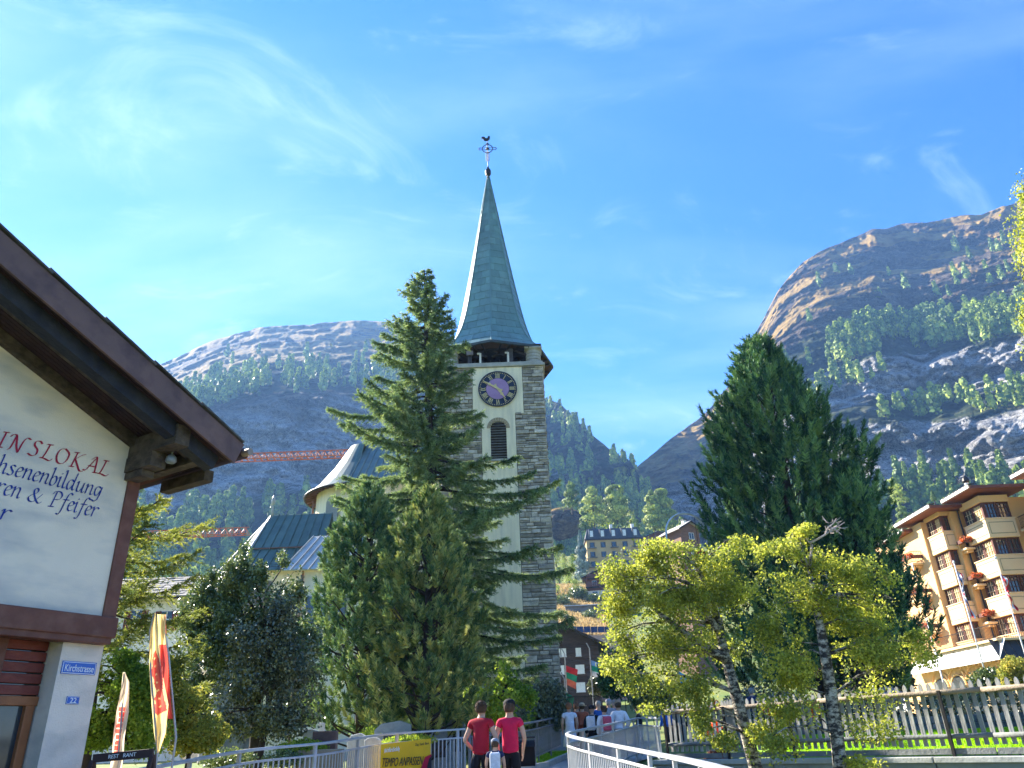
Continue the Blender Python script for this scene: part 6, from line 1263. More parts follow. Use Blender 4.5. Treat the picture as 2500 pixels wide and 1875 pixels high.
# niche on the apse
an = math.radians(243); cn = Vector((nx + (Rn + .02) * math.cos(an), ny + (Rn + .02) * math.sin(an), zev - 3.2)); tn = Vector((-math.sin(an), math.cos(an), 0)); nn2 = Vector((math.cos(an), math.sin(an), 0))
MB().prism([cn + tn * x + Vector((0, 0, z)) for x, z in [(-.5, 0), (.5, 0), (.5, 2.0)] + [(.5 * math.cos(t), 2.0 + .5 * math.sin(t)) for t in np.linspace(.2, math.pi - .2, 7)] + [(-.5, 2.0)]], nn2 * .06).build('niche', mat('niche_grey', (.30, .30, .28), None, 2, .8), church)
MB().tube([(nx - Rn * .985 - .1, ny - .9, zev - .3), (nx - Rn * .985 - .1, ny - .9, gch)], .07, 8).build('downspout', mat('copper_pipe', (.30, .15, .09), (.2, .1, .07), 3, .5), church)
# chapel with the green hipped roof
Yc = 42.0; x0c = P(585, 1400, Yc).x; x1c = P(757, 1400, Yc).x; ze_c = P(640, 1392, Yc).z; rl = P(664, 1258, Yc + 2.6); rr_ = P(762, 1262, Yc + 2.6); zr_c = rl.z
wall_box(church, 'chapel_wall', x0c + .5, x1c + .5, Yc + .6, Yc + 5.0, gch, ze_c + .1, CREAM)
EL = Vector((x0c - .2, Yc, ze_c)); ER = Vector((x1c + .35, Yc, ze_c)); RL = Vector((rl.x, Yc + 2.6, zr_c)); RR = Vector((x1c + .35, Yc + 2.6, zr_c))
M1, M2 = EL.lerp(RL, .34) + Vector((.42, 0, -.0)), ER.lerp(RR, .34)
M1 = Vector((EL.x + (RL.x - EL.x) * .48, Yc + 2.6 * .38, ze_c + (zr_c - ze_c) * .36)); M2 = Vector((ER.x, M1.y, M1.z))
seam_roof(church, [EL, ER, M2, M1], 8, SEAM); seam_roof(church, [M1, M2, RR, RL], 8, SEAM)
MB().beam(M1 + Vector((0, -.03, .06)), M2 + Vector((0, -.03, .06)), .08, .06).build('snow_guard', mat('rusty_pipe', (.20, .11, .08), None, 3, .6), church)
EB = Vector((P(505, 1404, Yc + 3.4).x, Yc + 3.4, ze_c)); MBk = Vector(((EB.x * .62 + RL.x * .38) + .25, EB.y * .62 + RL.y * .38, M1.z))
seam_roof(church, [EB, EL, M1, MBk], 5, LITROOF); seam_roof(church, [MBk, M1, RL, RL], 4, LITROOF)
ERb = Vector((ER.x, Yc + 5.2, ze_c)); seam_roof(church, [ERb, EB, RL, RR], 8, SEAM)
FL_ = Vector((P(482, 1416, Yc + 3.2).x, Yc + 3.2, ze_c - .55)); seam_roof(church, [FL_, EL + Vector((-.35, -.25, -.5)), EL, EB], 5, LITROOF)
MB().tube([EL, RL], .05, 6).build('hip_cap', LITROOF, church)
MB().lathe((rl.x, Yc + 2.6, zr_c - .1), [(.10, 0), (.05, .5), (.03, .75), (.10, .85), (.13, 1.0), (.09, 1.2), (.02, 1.35)], 10).build('finial', LITROOF, church, smooth=True)
# stone apsidiole with slate eave
xa = P(540, 1500, 42.2).x + 1.2; MB().lathe((xa, Yc + 2.4, gch), [(2.2, 0), (2.2, ze_c - gch - .5)], 20).build('round_stone_wall', mat('grey_rubble', (.24, .23, .20), (.14, .13, .12), 2.5, .95, .8, 8), church)
# low lean-to in front, its metal coloured pale for the sunlight on it
Yl = 37.5; a0 = P(688, 1392, Yl); a1 = P(830, 1372, Yl); b1_ = P(806, 1308, Yl + 3.2)
seam_roof(church, [(a0.x, Yl, a0.z), (a1.x + 1.2, Yl, a0.z), (a1.x + 1.2, Yl + 3.2, b1_.z), (b1_.x - .9, Yl + 3.2, b1_.z)], 9, LITROOF)
wall_box(church, 'aisle_wall', P(735, 1450, Yl + .5).x, a1.x + 1.0, Yl + .5, Yl + 4, gch, a0.z - .05, WHITE)
MB().tube([(P(735, 1450, Yl + .4).x, Yl + .4, a0.z), (P(735, 1450, Yl + .4).x, Yl + .4, gch)], .06, 8).build('downspout', MATS['copper_pipe'], church)
for k in range(3):
    x = P(760 + 34 * k, 1500, Yl + .47).x; zt_ = P(760, 1450, Yl).z; w_ = MB().box((x, Yl + .46, zt_ - .9), (.62, .1, 1.7)).build('window', glassmat('nave_glass'), church); MB().box((x, Yl + .40, zt_ - 1.8), (.8, .14, .1)).build('window_sill', TRIM, w_)
# linking wall between nave and tower foot
wall_box(church, 'porch_wall', P(1000, 1600, 44).x, TX - HW - .01, 43.2, 46.8, gch, gch + 7.5, WHITE)
# ---- old house with the slate roof
Yo = 56; oh = thing('old_house', 'white old house with a stone-slate roof and dark red shutters beyond the flags', 'house', (P(400, 1560, Yo).x, Yo, gz(P(400, 1560, Yo).x, Yo)))
xo0, xo1 = P(215, 1500, Yo).x, P(492, 1500, Yo).x; zo = gz((xo0 + xo1) / 2, Yo) - .5; zeo = P(400, 1455, Yo).z; zro = P(400, 1412, Yo + 4.5).z
wall_box(oh, 'wall', xo0, xo1, Yo, Yo + 9, zo, zeo, WHITE)
for g_ in (xo0, xo1): MB().prism([(g_, Yo, zeo), (g_, Yo + 9, zeo), (g_, Yo + 4.5, zro)], (.05 if g_ == xo0 else -.05, 0, 0)).build('gable', WHITE, oh)
sl_ = []
for sgn in (1, -1):
    e0 = Yo - .9 if sgn > 0 else Yo + 9.9; 
    for r_ in range(9):
        x = xo0 - .6
        while x < xo1 + .5:
            w = R.uniform(.5, 1.0); t0_, t1_ = r_ / 9, (r_ + 1.35) / 9; ya, yb_ = e0 + (Yo + 4.5 - e0) * t0_, e0 + (Yo + 4.5 - e0) * min(1, t1_); za, zb_ = zeo - .25 + (zro - zeo + .3) * t0_, zeo - .25 + (zro - zeo + .3) * min(1, t1_); h = R.uniform(.05, .11)
            jit = R.uniform(-.06, .06); v = [(x, ya + jit, za + h), (x + w - .03, ya + jit, za + h + R.uniform(-.03, .03)), (x + w - .03, yb_, zb_ + .02), (x, yb_, zb_ + .02), (x, ya + jit, za), (x + w - .03, ya + jit, za)]
            sl_.append((1 if sgn > 0 else .1, v, [(0, 1, 2, 3), (4, 5, 1, 0), (4, 0, 3), (1, 5, 2)])); x += w
pieces(oh, 'slate', sl_, SLATE, 200)
MB().box(((xo0 + xo1) / 2, Yo - .85, zeo - .28), (xo1 - xo0 + 1, .1, .16)).build('eave_board', DARKW, oh)
MAROON = mat('maroon_shutter', (.16, .03, .03), (.11, .02, .02), 4, .6)
for u_, v_ in ((332, 1514), (406, 1516)):
    c = P(u_, v_, Yo); 
    if v_ < 1480: MB().box((c.x, Yo - .25, c.z), (.4, .5, 1.6)).build('eave_strut', DARKW, oh); continue
    w_ = MB().box((c.x, Yo - .02, c.z), (.75, .08, 1.3)).build('window', glassmat('old_glass'), oh)
    MB().box((c.x, Yo - .07, c.z), (.05, .04, 1.3)).build('mullion', WHP, w_); MB().box((c.x, Yo - .065, c.z + .1), (.75, .03, .05)).build('mullion', WHP, w_)
    for sg in (-1, 1): MB().box((c.x + sg * .62, Yo - .06, c.z), (.42, .05, 1.35)).build('shutter', MAROON, oh)
# ---- cranes
ORNG = mat('orange_crane_paint', (.55, .15, .035), (.45, .12, .03), 3, .5)
def crane(label, y, ua, va, ub, vb, um, hgt, nb_):
    a, b2 = P(ua, va, y), P(ub, vb, y); zt = (a.z + b2.z) / 2; xm = P(um, va, y).x; gm = gz(xm, y); t0 = thing('tower_crane', label, 'crane', (xm, y, gm)); x0, x1 = min(a.x, b2.x), max(a.x, b2.x)
    j = MB(); w = .55
    for dy, dz in ((-w, 0), (w, 0), (0, hgt)): j.beam((x0, y + dy, zt + dz), (x1, y + dy, zt + dz), .11, .11)
    st_ = (x1 - x0) / nb_
    for k in range(nb_):
        xa = x0 + k * st_
        for dy in (-w, w): j.beam((xa, y + dy, zt), (xa + st_ / 2, y, zt + hgt), .07, .07); j.beam((xa + st_ / 2, y, zt + hgt), (xa + st_, y + dy, zt), .07, .07)
        j.beam((xa, y - w, zt), (xa, y + w, zt), .06, .06)
    j.build('jib', ORNG, t0); mst = MB(); q = .6
    for sx in (-q, q):
        for sy in (-q, q): mst.beam((xm + sx, y + sy, gm - .3), (xm + sx, y + sy, zt + 1.6), .12, .12, up=(0, 1, 0))
    k = 0
    z = gm
    while z < zt: 
        for s_ in (-q, q): mst.beam((xm - q, y + s_, z), (xm + q, y + s_, z + 1.2), .07, .07); mst.beam((xm + s_, y - q, z), (xm + s_, y + q, z + 1.2), .07, .07)
        z += 1.2
    mst.build('mast', ORNG, t0); MB().box((xm, y, gm + .2), (3, 3, .6)).build('base', mat('concrete_block', (.35, .34, .32)), t0)
crane('orange lattice crane jib crossing the cliff just above the eave tip', 95, 540, 1116, 1060, 1116, 1010, .95, 32)
crane('orange lattice crane jib lower down, ending over the pale chapel roof edge', 118, 215, 1316, 606, 1308, 240, 1.15, 24)
# ------------------------------------------------------------------ village houses on the slope
def hit(u, v, y0=60, y1=330):
    """where the line of sight at (u, v) meets the ground"""
    y = y0
    while y < y1:
        p = P(u, v, y)
        if p.z <= gz(p.x, y): return Vector((p.x, y, gz(p.x, y)))
        y += .5
    p = P(u, v, y1); return Vector((p.x, y1, gz(p.x, y1)))
REDWD = mat('red_brown_cladding', (.20, .085, .055), (.13, .055, .04), 1.5, .7, .2, 6, stretch=(1, 1, 4)); BLACKWD = mat('sun_blackened_timber', (.075, .052, .045), (.04, .03, .028), 1.5, .8, .4, 6, stretch=(1, 1, 4), var=.25)
ORWD = mat('larch_cladding', (.42, .20, .11), (.32, .15, .085), 1.0, .7, .1, 8, stretch=(4, 4, .5)); OCHW = mat('yellow_render', (.52, .36, .17), (.44, .30, .14), .6, .9); MANS = mat('mansard_slate', (.07, .08, .10), (.05, .055, .07), 2, .6)
GLZ = glassmat('village_glass', (.03, .04, .05)); WFR = mat('white_window_frame', (.80, .80, .77), None, 3, .5)
def gable_house(name, label, foot, w, d, hw_, hr, rot, wallm, roofm, rows, base_h=0, basem=None, ov=.9, balc=(), cat='chalet', winm=None, roofth=.18, chim=None, logs=False):
    """w: gable width (facing us before turning by rot), hw_: wall height, hr: ridge height over the wall; rows: (z, [(x, w, h)...]) windows on the gable"""
    t0 = thing(name, label, cat, tuple(foot)); X = Vector((math.cos(rot), math.sin(rot), 0)); Yv = Vector((-math.sin(rot), math.cos(rot), 0)); F0 = Vector(foot) - Vector((0, 0, .6))
    def q(x, y, z): return F0 + X * x + Yv * y + Vector((0, 0, z + .6))
    def bx(nm, c, dm, m, par=t0, **k): return MB().box(q(*c), dm, (X, Yv, UPZ)).build(nm, m, par, **k)
    if base_h: bx('base_wall', (0, d / 2, base_h / 2 - .5), (w, d, base_h + 1.0), basem or WHITE)
    if logs:
        z = base_h; k = 0
        while z < hw_: h = min(.30, hw_ - z); bx('log_course', (0, d / 2, z + h / 2), (w - .05 + .05 * (k % 2), d - .04 + .05 * (k % 2), h - .02), wallm); z += h; k += 1
    else: bx('wall', (0, d / 2, (base_h + hw_) / 2), (w - .04, d - .04, hw_ - base_h), wallm)
    MB().prism([q(-w / 2 + .02, 0.02, hw_), q(w / 2 - .02, 0.02, hw_), q(0, 0.02, hw_ + hr)], Yv * (d - .04)).build('gable_wall', wallm, t0)
    for sg in (-1, 1):
        e = q(sg * (w / 2 + ov), -ov, hw_ - hr * ov / (w / 2)); r_ = q(0, -ov, hw_ + hr); MB().prism([e, r_, r_ + Vector((0, 0, roofth)), e + Vector((0, 0, roofth))], Yv * (d + 2 * ov)).build('roof', roofm, t0)
        e2 = e + Vector((0, 0, -.12)); r2 = r_ + Vector((0, 0, -.12)); MB().prism([e2, r2, r2 + Vector((0, 0, .24)), e2 + Vector((0, 0, .24))], -Yv * .08).build('barge_board', DARKW, t0)
    for z, lst in rows:
        for x, ww_, hh in lst:
            wn_ = bx('window', (x, -.01, z), (ww_, .08, hh), winm or GLZ); bx('frame', (x, -.06, z), (.05, .03, hh), WFR, wn_)
            for s_ in (-1, 1): bx('frame', (x + s_ * ww_ / 2, -.06, z), (.06, .03, hh + .06), WFR, wn_)
            bx('frame', (x, -.06, z + hh / 2), (ww_, .03, .06), WFR, wn_); bx('sill', (x, -.1, z - hh / 2 - .04), (ww_ + .15, .16, .06), WFR, wn_)
    for z, xa, xb in balc:
        bl = bx('balcony', ((xa + xb) / 2, -.6, z), (xb - xa, 1.15, .14), DARKW); n_ = max(3, int((xb - xa) / .5))
        bx('handrail', ((xa + xb) / 2, -1.15, z + .95), (xb - xa, .07, .09), wallm, bl); bb = MB()
        for i in range(n_ * 3): bb.box(q(xa + (xb - xa) * (i + .5) / (n_ * 3), -1.15, z + .48), (.09, .03, .85), (X, Yv, UPZ))
        bb.build('balcony_boards', wallm, bl)
    if chim: bx('chimney', (chim[0], chim[1], hw_ + hr + .2), (.6, .6, 1.4), WHITE); bx('chimney_cap', (chim[0], chim[1], hw_ + hr + .95), (.8, .8, .12), MANS)
    return t0, q, bx
WW = .62
wm = mat('white_shutter_window', (.80, .82, .78), (.7, .72, .69), 2, .6)
ft = P(1392, 1716, 96); ft.z = gz(ft.x, 96); z1, z2_, z3 = [P(1412, v, 96).z - ft.z for v in (1678, 1634, 1592)]
xx = lambda u, v, Y=96: P(u, v, Y).x - ft.x
gable_house('timber_house', 'sun-blackened timber house with white windows and a dark gable roof right beside the tower foot', ft, 7.6, 9, z3 + 1.0, 1.9, rad(0), BLACKWD, mat('dark_slate_roof', (.09, .085, .085), (.06, .055, .055), 3, .8, .3, 8), [(z1, [(xx(1418, 1678), 1.0, 1.0), (xx(1360, 1678), .9, 1.0)]), (z2_, [(xx(1416, 1634), 1.0, .95), (xx(1368, 1634), .9, .95)]), (z3, [(xx(1412, 1592), .6, .9), (xx(1376, 1592), .55, .9), (xx(1362, 1592), .55, .9)])], ov=1.2, logs=True, cat='house', winm=wm)
# larch-clad building with solar panels
ft = P(1470, 1680, 112); ft.z = gz(ft.x, 112); t0 = thing('modern_house', 'larch-clad modern building with solar panels on its flat roof behind the timber house', 'house', tuple(ft)); zt = P(1430, 1548, 112).z
wall_box(t0, 'wall', P(1372, 1600, 112).x, P(1438, 1600, 112).x, 112, 124, ft.z - .5, zt, ORWD); wall_box(t0, 'side_wall', P(1438, 1600, 112).x + .05, P(1560, 1600, 112).x, 113, 125, ft.z - .5, zt - .1, mat('beige_cladding', (.50, .36, .28), (.44, .31, .24), 1, .8))
for k in range(16): MB().box((P(1378 + k * 11, 1600, 112).x, (111.96 if k < 6 else 112.95), (ft.z + zt) / 2), (.06, .06, zt - ft.z)).build('cladding_strip', ORWD if k < 6 else MATS['beige_cladding'], t0)
for k in range(9): 
    c = P(1366 + k * 17, 1536, 113); MB().box((c.x, 113.4, c.z), (.95, .9, .06), (Vector((1, 0, 0)), Vector((0, .35, 1)).normalized(), Vector((0, -1, .35)).normalized())).build('solar_panel', mat('solar_glass', (.02, .03, .06), (.03, .04, .09), 5, .2, spec=.7), t0)
for k in range(2): c = P(1419 + k * 15, 1578, 112); w_ = MB().box((c.x, 111.98, c.z), (.6, .08, .8)).build('window', GLZ, t0)
# grey wall with metal edge on the hay slope
a = hit(1392, 1497); b_ = P(1500, 1482, a.y); t0 = thing('retaining_wall', 'grey retaining wall with a pale metal capping cutting across the dry hay slope', 'wall', tuple(a)); MB().box(((a.x + b_.x) / 2 + 2, a.y, a.z + .2), (b_.x - a.x + 6, .5, 2.2)).build('wall', mat('wall_grey', (.22, .21, .20), (.16, .155, .15), 1, .9), t0); MB().box(((a.x + b_.x) / 2 + 2, a.y - .3, a.z + 1.38), (b_.x - a.x + 6.4, 1.1, .16)).build('capping', mat('pale_metal', (.52, .56, .58), None, 3, .4, metal=.2), t0)
# small brown chalet above it
ft = hit(1475, 1462); gable_house('chalet', 'small brown chalet with two balconies above the grey wall on the hay slope', ft, 8, 7, 5.2, 1.6, rad(-12), REDWD, SLATE, [(1.2, [(-2, 1.2, 1), (1, 1.2, 1)]), (3.7, [(-2, 1, 1), (1, 1, 1)])], base_h=1.9, balc=[(2.6, -4, 2), (4.6, -3.5, 3.5)])
# red chalet below the boulder
ft = hit(1388, 1345); gable_house('chalet', 'red-brown chalet on a white base with dark balconies directly below the boulder', ft, 11, 10, 7.8, 2.3, rad(-10), REDWD, SLATE, [(1.2, [(1.6, 1.6, 1.1), (-2.6, 1.6, 1.1)]), (3.9, [(-3, 1.2, 1.1), (0, 1.2, 1.1), (3, 1.2, 1.1)]), (6.4, [(-2.4, 1.2, 1.1), (.5, 1.2, 1.1)])], base_h=2.5, balc=[(2.7, -5.5, 5.5), (5.2, -5.2, 5.2)])
# yellow mansard hotel
ft = hit(1520, 1402); yy = ft.y; S_ = lambda u, v: P(u, v, yy); x0h, x1h = S_(1436, 1380).x, S_(1572, 1380).x; zm = S_(1500, 1316).z; t0 = thing('yellow_hotel', 'yellow hotel with a dark mansard roof and dormers up on the slope above the birches', 'hotel', tuple(ft))
wall_box(t0, 'wall', x0h, x1h, yy, yy + 12, ft.z - 6, zm, OCHW); zmr = S_(1500, 1287).z
MB().prism([(x0h - .4, yy - .4, zm), (x1h + .4, yy - .4, zm), (x1h - .6, yy + 1.6, zmr), (x0h + .6, yy + 1.6, zmr)], (0, 9, 0)).build('mansard_roof', MANS, t0); MB().box(((x0h + x1h) / 2, yy - .2, zm), (x1h - x0h + 1.2, .9, .3)).build('cornice', DARKW, t0)
nwn = 5
for k in range(nwn):
    x = x0h + (x1h - x0h) * (k + .5) / nwn; dd = MB().box((x, yy + .3, (zm + zmr) / 2), (1.7, 1.6, (zmr - zm) * .8)).build('dormer', MANS, t0); MB().box((x, yy - .55, (zm + zmr) / 2 - .1), (1.0, .1, (zmr - zm) * .5)).build('pane', WFR, dd)
    for r_ in range(4):
        z = zm - 1.7 - r_ * 3.0; w_ = MB().box((x, yy - .02, z), (1.0, .1, 1.7)).build('window', GLZ, t0); MB().box((x, yy - .1, z), (.07, .04, 1.7)).build('frame', DARKW, w_)
        for sg in (-1, 1): MB().box((x + sg * .65, yy - .06, z), (.26, .06, 1.7)).build('shutter', DARKW, w_)
    if k % 2 == 0:
        for r_ in range(3): MB().box((x, yy - .6, zm - 2.7 - r_ * 3.0), (2.6, 1.1, .16)).build('balcony', mat('balcony_iron', (.2, .2, .2), None, 4, .6), t0)
for x in (x0h + (x1h - x0h) * .5, x0h + (x1h - x0h) * .9): MB().box((x, yy + 4, zmr + .9), (.9, .9, 1.9)).build('chimney', WHITE, t0)
# brown chalet right of it, and the tall narrow house inside the arch
ft = hit(1612, 1352); gable_house('chalet', 'dark-eaved chalet half hidden right of the yellow hotel', ft, 10, 9, 5.6, 2.0, rad(14), REDWD, SLATE, [(1.3, [(-2, 1.2, 1), (1.6, 1.2, 1)]), (4.1, [(-2, 1.2, 1), (1.6, 1.2, 1)])], base_h=2, balc=[(2.7, -4, 4)], chim=(1, 3))
ft = P(1697, 1395, 120); ft.z = gz(ft.x, 120); zt = P(1697, 1290, 120).z - ft.z; gable_house('narrow_house', 'tall narrow timber house with a pale roof framed by the metal arch', ft, 3.6, 5, zt, 1.0, rad(24), mat('weathered_red_timber', (.22, .12, .08), (.14, .08, .06), 1.5, .8, .2, 6, stretch=(1, 1, 4)), mat('pale_gravel_roof', (.50, .47, .42), None, 3, .9), [(zt - 1.2, [(.2, .9, 1)]), (zt - 3.6, [(.2, .9, 1)]), (zt - 6, [(.2, .9, 1)])], ov=.7, chim=(.6, 2), cat='house')
# arch: old ski-lift hoop on the forecourt
ya = 40.0; arch_ = thing('metal_arch', 'tall silver hoop arch with a red sign hanging inside it rising behind the birches', 'arch', (P(1678, 1760, ya).x, ya, gz(7.5, ya)))
aL, aR = P(1630, 1330, ya), P(1727, 1330, ya); cz_ = P(1678, 1300, ya).z; ra = (aR.x - aL.x) / 2; cxm = (aL.x + aR.x) / 2; ga = gz(cxm, ya)
pts = [(cxm - ra - .35, ya, ga)] + [(cxm - ra * math.cos(t), ya, cz_ + ra * 1.0 * math.sin(t)) for t in np.linspace(0, math.pi, 25)] + [(cxm + ra + .35, ya, ga)]
MB().tube(pts, .055, 10).build('hoop', mat('silver_tube', (.55, .58, .60), (.45, .48, .5), 3, .3, metal=.7), arch_, smooth=True)
c = P(1708, 1354, ya); MB().lathe((c.x, ya, c.z - .25), [(.02, 0), (.26, .10), (.30, .25), (.26, .4), (.02, .5)], 14).build('red_lantern', mat('red_lantern_skin', (.60, .03, .02), (.5, .02, .02), 3, .5), arch_, smooth=True); MB().tube([(c.x, ya, c.z + .2), (c.x, ya, cz_ + ra * math.sin(math.acos(min(1, (c.x - cxm) / ra))))], .012).build('cord', IRON, arch_)
# boulder and near-slope trees
bc = hit(1395, 1300, 60, 320); bc = P(1372, 1275, bc.y + 8); rs = np.random.RandomState(9); bpy.ops.mesh.primitive_ico_sphere_add(subdivisions=5, radius=1, location=(0, 0, 0)); bo = bpy.context.object; bo.name = 'boulder'; me = bo.data; n = len(me.vertices); co = np.empty(n * 3, dtype=np.float32); me.vertices.foreach_get('co', co); co = co.reshape(-1, 3); d = 1 + .22 * fbm(co * 1.6 + 3, 3) + .10 * fbm(co * [4, 4, 6], 4, ridge=True); co = co * d[:, None] * [9.5, 8, 6.5]; me.vertices.foreach_set('co', co.astype(np.float32).ravel()); me.shade_smooth(); me.materials.append(ROCKM); bo.location = (bc.x, bc.y, bc.z - .5)
tag(bo, 'big grey rock outcrop with a dry grassy top above the red-brown chalet', 'rock')
ca = me.color_attributes.new('cover', 'FLOAT_COLOR', 'POINT'); cc = np.zeros((n, 4), np.float32); cc[:, 3] = 1; cc[:, 1] = np.clip((co[:, 2] - 3.6) / 1.6, 0, .9); ca.data.foreach_set('color', cc.ravel())
NEARLEAF = leafmat('slope_pine_needles', (.05, .10, .03), (.22, .30, .07), (.62, .66, .16), trans=.25, nscale=.12)
def slope_tree(name, label, u, vb, vt, Y, wpx, m, sd_, n=8000, pw=.7, top=.1, group='pines on the slope above the village', leaf=.75, lobes=True):
    p = P(u, vb, Y); p.z = min(p.z, gz(p.x, Y) + 0) if abs(p.z - gz(p.x, Y)) < 6 else p.z; t = P(u, vt, Y); h = t.z - p.z; r_ = 1.22 * abs(P(u + wpx / 2, vb, Y).x - p.x); rs = np.random.RandomState(sd_); t0 = thing(name, label, 'tree', tuple(p), group)
    V = conifer_arrays(n, h, r_, rs, leaf=leaf * h / 19, pw=pw, top=top, base=.10); c = V.mean(1)
    if lobes: k = fbm(c * 2.6 / max(r_, .1) + sd_, 3) > -.10; V = V[k]
    quads('crown', V.reshape(-1, 4, 3) + np.array(p), m, t0); MB().tube([p - Vector((0, 0, 1)), p + Vector((0, 0, h * .9))], [.25, .04], 6).build('trunk', BARK, t0)
Yt = 285
slope_tree('pine_tree', 'single sunlit pine standing on the rock outcrop next to the tower', 1397, 1250, 1172, 262, 44, NEARLEAF, 1); slope_tree('pine_tree', 'wide sunlit pine at the uphill end of the clump over the yellow hotel', 1452, 1290, 1190, Yt, 66, NEARLEAF, 2, pw=.5)
slope_tree('pine_tree', 'tallest rounded pine in the middle of the clump over the yellow hotel', 1510, 1295, 1186, Yt + 3, 74, NEARLEAF, 3, pw=.45, top=.2); slope_tree('pine_tree', 'shorter leaning pine in front of the clump by the hotel chimney', 1552, 1310, 1255, Yt - 30, 34, NEARLEAF, 4)
slope_tree('pine_tree', 'broad twin-topped pine apart from the clump toward the metal arch', 1600, 1300, 1198, Yt + 4, 50, NEARLEAF, 5, pw=.5); slope_tree('pine_tree', 'bluish rounded pine beside the twin-topped one', 1626, 1305, 1195, Yt + 6, 62, NEARLEAF, 6, pw=.5, top=.2)
slope_tree('pine_tree', 'low dark pine close left of the great dark pine', 1668, 1310, 1262, Yt - 20, 40, FARLEAF, 7); slope_tree('pine_tree', 'small pine tucked behind the outcrop', 1432, 1300, 1240, Yt, 36, FARLEAF, 8)
slope_tree('pine_tree', 'small pale pine on the meadow above the hotel roof', 2196, 1232, 1166, 250, 40, NEARLEAF, 9, pw=.6); slope_tree('pine_tree', 'yellowish pine directly above the hotel eave', 2212, 1285, 1224, 240, 36, NEARLEAF, 10, pw=.6); slope_tree('pine_tree', 'tiny pine between the two roof edges high on the meadow', 2282, 1225, 1198, 255, 16, FARLEAF, 11)
h0 = hit(1424, 1425); slope_tree('blue_spruce', 'silvery blue spruce between the red-brown chalet and the yellow hotel', 1424, 1425, 1295, h0.y, 46, BLUESPR, 12, pw=.95, top=.03, group=None, leaf=.6)
for i, (u, vb, vt, wp, mm_) in enumerate([(1358, 1385, 1335, 34, NEARLEAF), (1378, 1395, 1350, 26, NEARLEAF), (1400, 1400, 1352, 34, FARLEAF), (1366, 1425, 1385, 40, FARLEAF), (1390, 1430, 1395, 36, FARLEAF), (1362, 1455, 1428, 34, NEARLEAF), (1405, 1445, 1415, 36, NEARLEAF)]):
    hh = hit(u, vb); slope_tree('young_pine', ['bright young pine below the white chalet base, close to the tower', 'yellow-green young pine under the chalet wall', 'dark young pine beside the blue spruce', 'dark bushy pine low on the slope next to the tower', 'dark bushy pine at the top edge of the hay slope', 'lowest bushy pine touching the tower edge on the hay slope', 'green bushy pine left of the blue spruce foot'][i], u, vb, vt, hh.y, wp, mm_, 20 + i, n=2200, pw=.6, group='young pines beside the tower')
HAY = leafmat('dry_hay', (.24, .20, .08), (.48, .34, .15), (.70, .54, .27), trans=.3, nscale=.3)
rs = np.random.RandomState(77); pts = []
for _ in range(26000):
    u, v = rs.uniform(1340, 1480), rs.uniform(1430, 1528); y = rs.uniform(118, 200); x = P(u, v, y).x
    if vnoise(np.array([x * .16, y * .12, 0.])) > -.35: pts.append((x, y, gz(x, y)))
c = np.array(pts); ax = unit(np.stack([rs.normal(size=len(c)) * .5, rs.normal(size=len(c)) * .5, np.ones(len(c))], -1)); quads('hay', blades(c, ax, unit(np.cross(ax, rs.normal(size=c.shape))), rs.uniform(.3, .9, len(c)), rs.uniform(.12, .3, len(c))), HAY)['kind'] = 'stuff'

for i, (u, v, w_, h_) in enumerate([(1372, 1478, 22, 16), (1412, 1462, 26, 18), (1450, 1470, 18, 16), (1440, 1512, 20, 14), (1380, 1516, 16, 12)]):
    q = hit(u, v); sz = abs(P(u + w_, v, q.y).x - q.x); rs = np.random.RandomState(300 + i); t0 = thing('slope_bush', ['green bush on the hay slope left of the grey wall', 'broad green bush between hay and the small brown chalet', 'green bush against the small brown chalet base', 'low bush under the grey wall on the hay', 'small bush near the tower edge above the solar panels'][i], 'bush', tuple(q), 'bushes on the hay slope')
    quads('crown', leaf_cloud([(q.x, q.y, q.z + sz * .35, sz, sz, sz * .7)], 2600, sz * .16, rs, shell=.7, thr=-.4, nsc=.6), HEDGEM, t0); MB().tube([q, q + Vector((0, 0, sz * .5))], [.12, .05], 5).build('stem', BARK, t0)
# ------------------------------------------------------------------ the hotel at the right
HWALL = mat('hotel_cream_render', (.80, .50, .23), (.72, .44, .20), .5, .9, .05, 30, streak=(.7, (.52, .43, .30), (1, 1, 2), .3)); HORG = mat('hotel_apricot_render', (.74, .44, .17), (.66, .38, .14), .5, .9); HPAR = mat('parapet_panel', (.82, .60, .35), (.76, .54, .31), .6, .85); HGRV = mat('panel_groove', (.42, .33, .20), None, 2, .9)
HWD = mat('hotel_window_wood', (.13, .05, .035), (.09, .035, .028), 4, .6); HROOF = mat('hotel_eave_wood', (.20, .07, .05), (.15, .05, .04), 2, .6); HSLAT = mat('hotel_slates', (.10, .09, .085), (.07, .06, .06), 3, .8, .2, 10); LITEDGE = mat('sunlit_fascia_white', (.75, .72, .66), None, 3, .6); HGL = glassmat('hotel_glass', (.045, .05, .05)); CURT = mat('warm_curtain', (.60, .46, .22), (.45, .34, .16), 2, .9)
GERAN = leafmat('red_geraniums', (.06, .13, .03), (.50, .10, .05), (.70, .32, .14), trans=.3, nscale=5)
gh = gz(36, 58)
hotel = thing('hotel', 'cream and apricot hotel with stacked bay windows, flower boxes and brown eaves', 'hotel', (36, 58, gh))
def B3(name, x0, x1, y0, y1, z0, z1, m, par=hotel, **k): return MB().box(((x0 + x1) / 2, (y0 + y1) / 2, (z0 + z1) / 2), (abs(x1 - x0), abs(y1 - y0), abs(z1 - z0))).build(name, m, par, **k)
PZ = [15.85, 13.08, 10.32, 7.55]                        # parapet tops
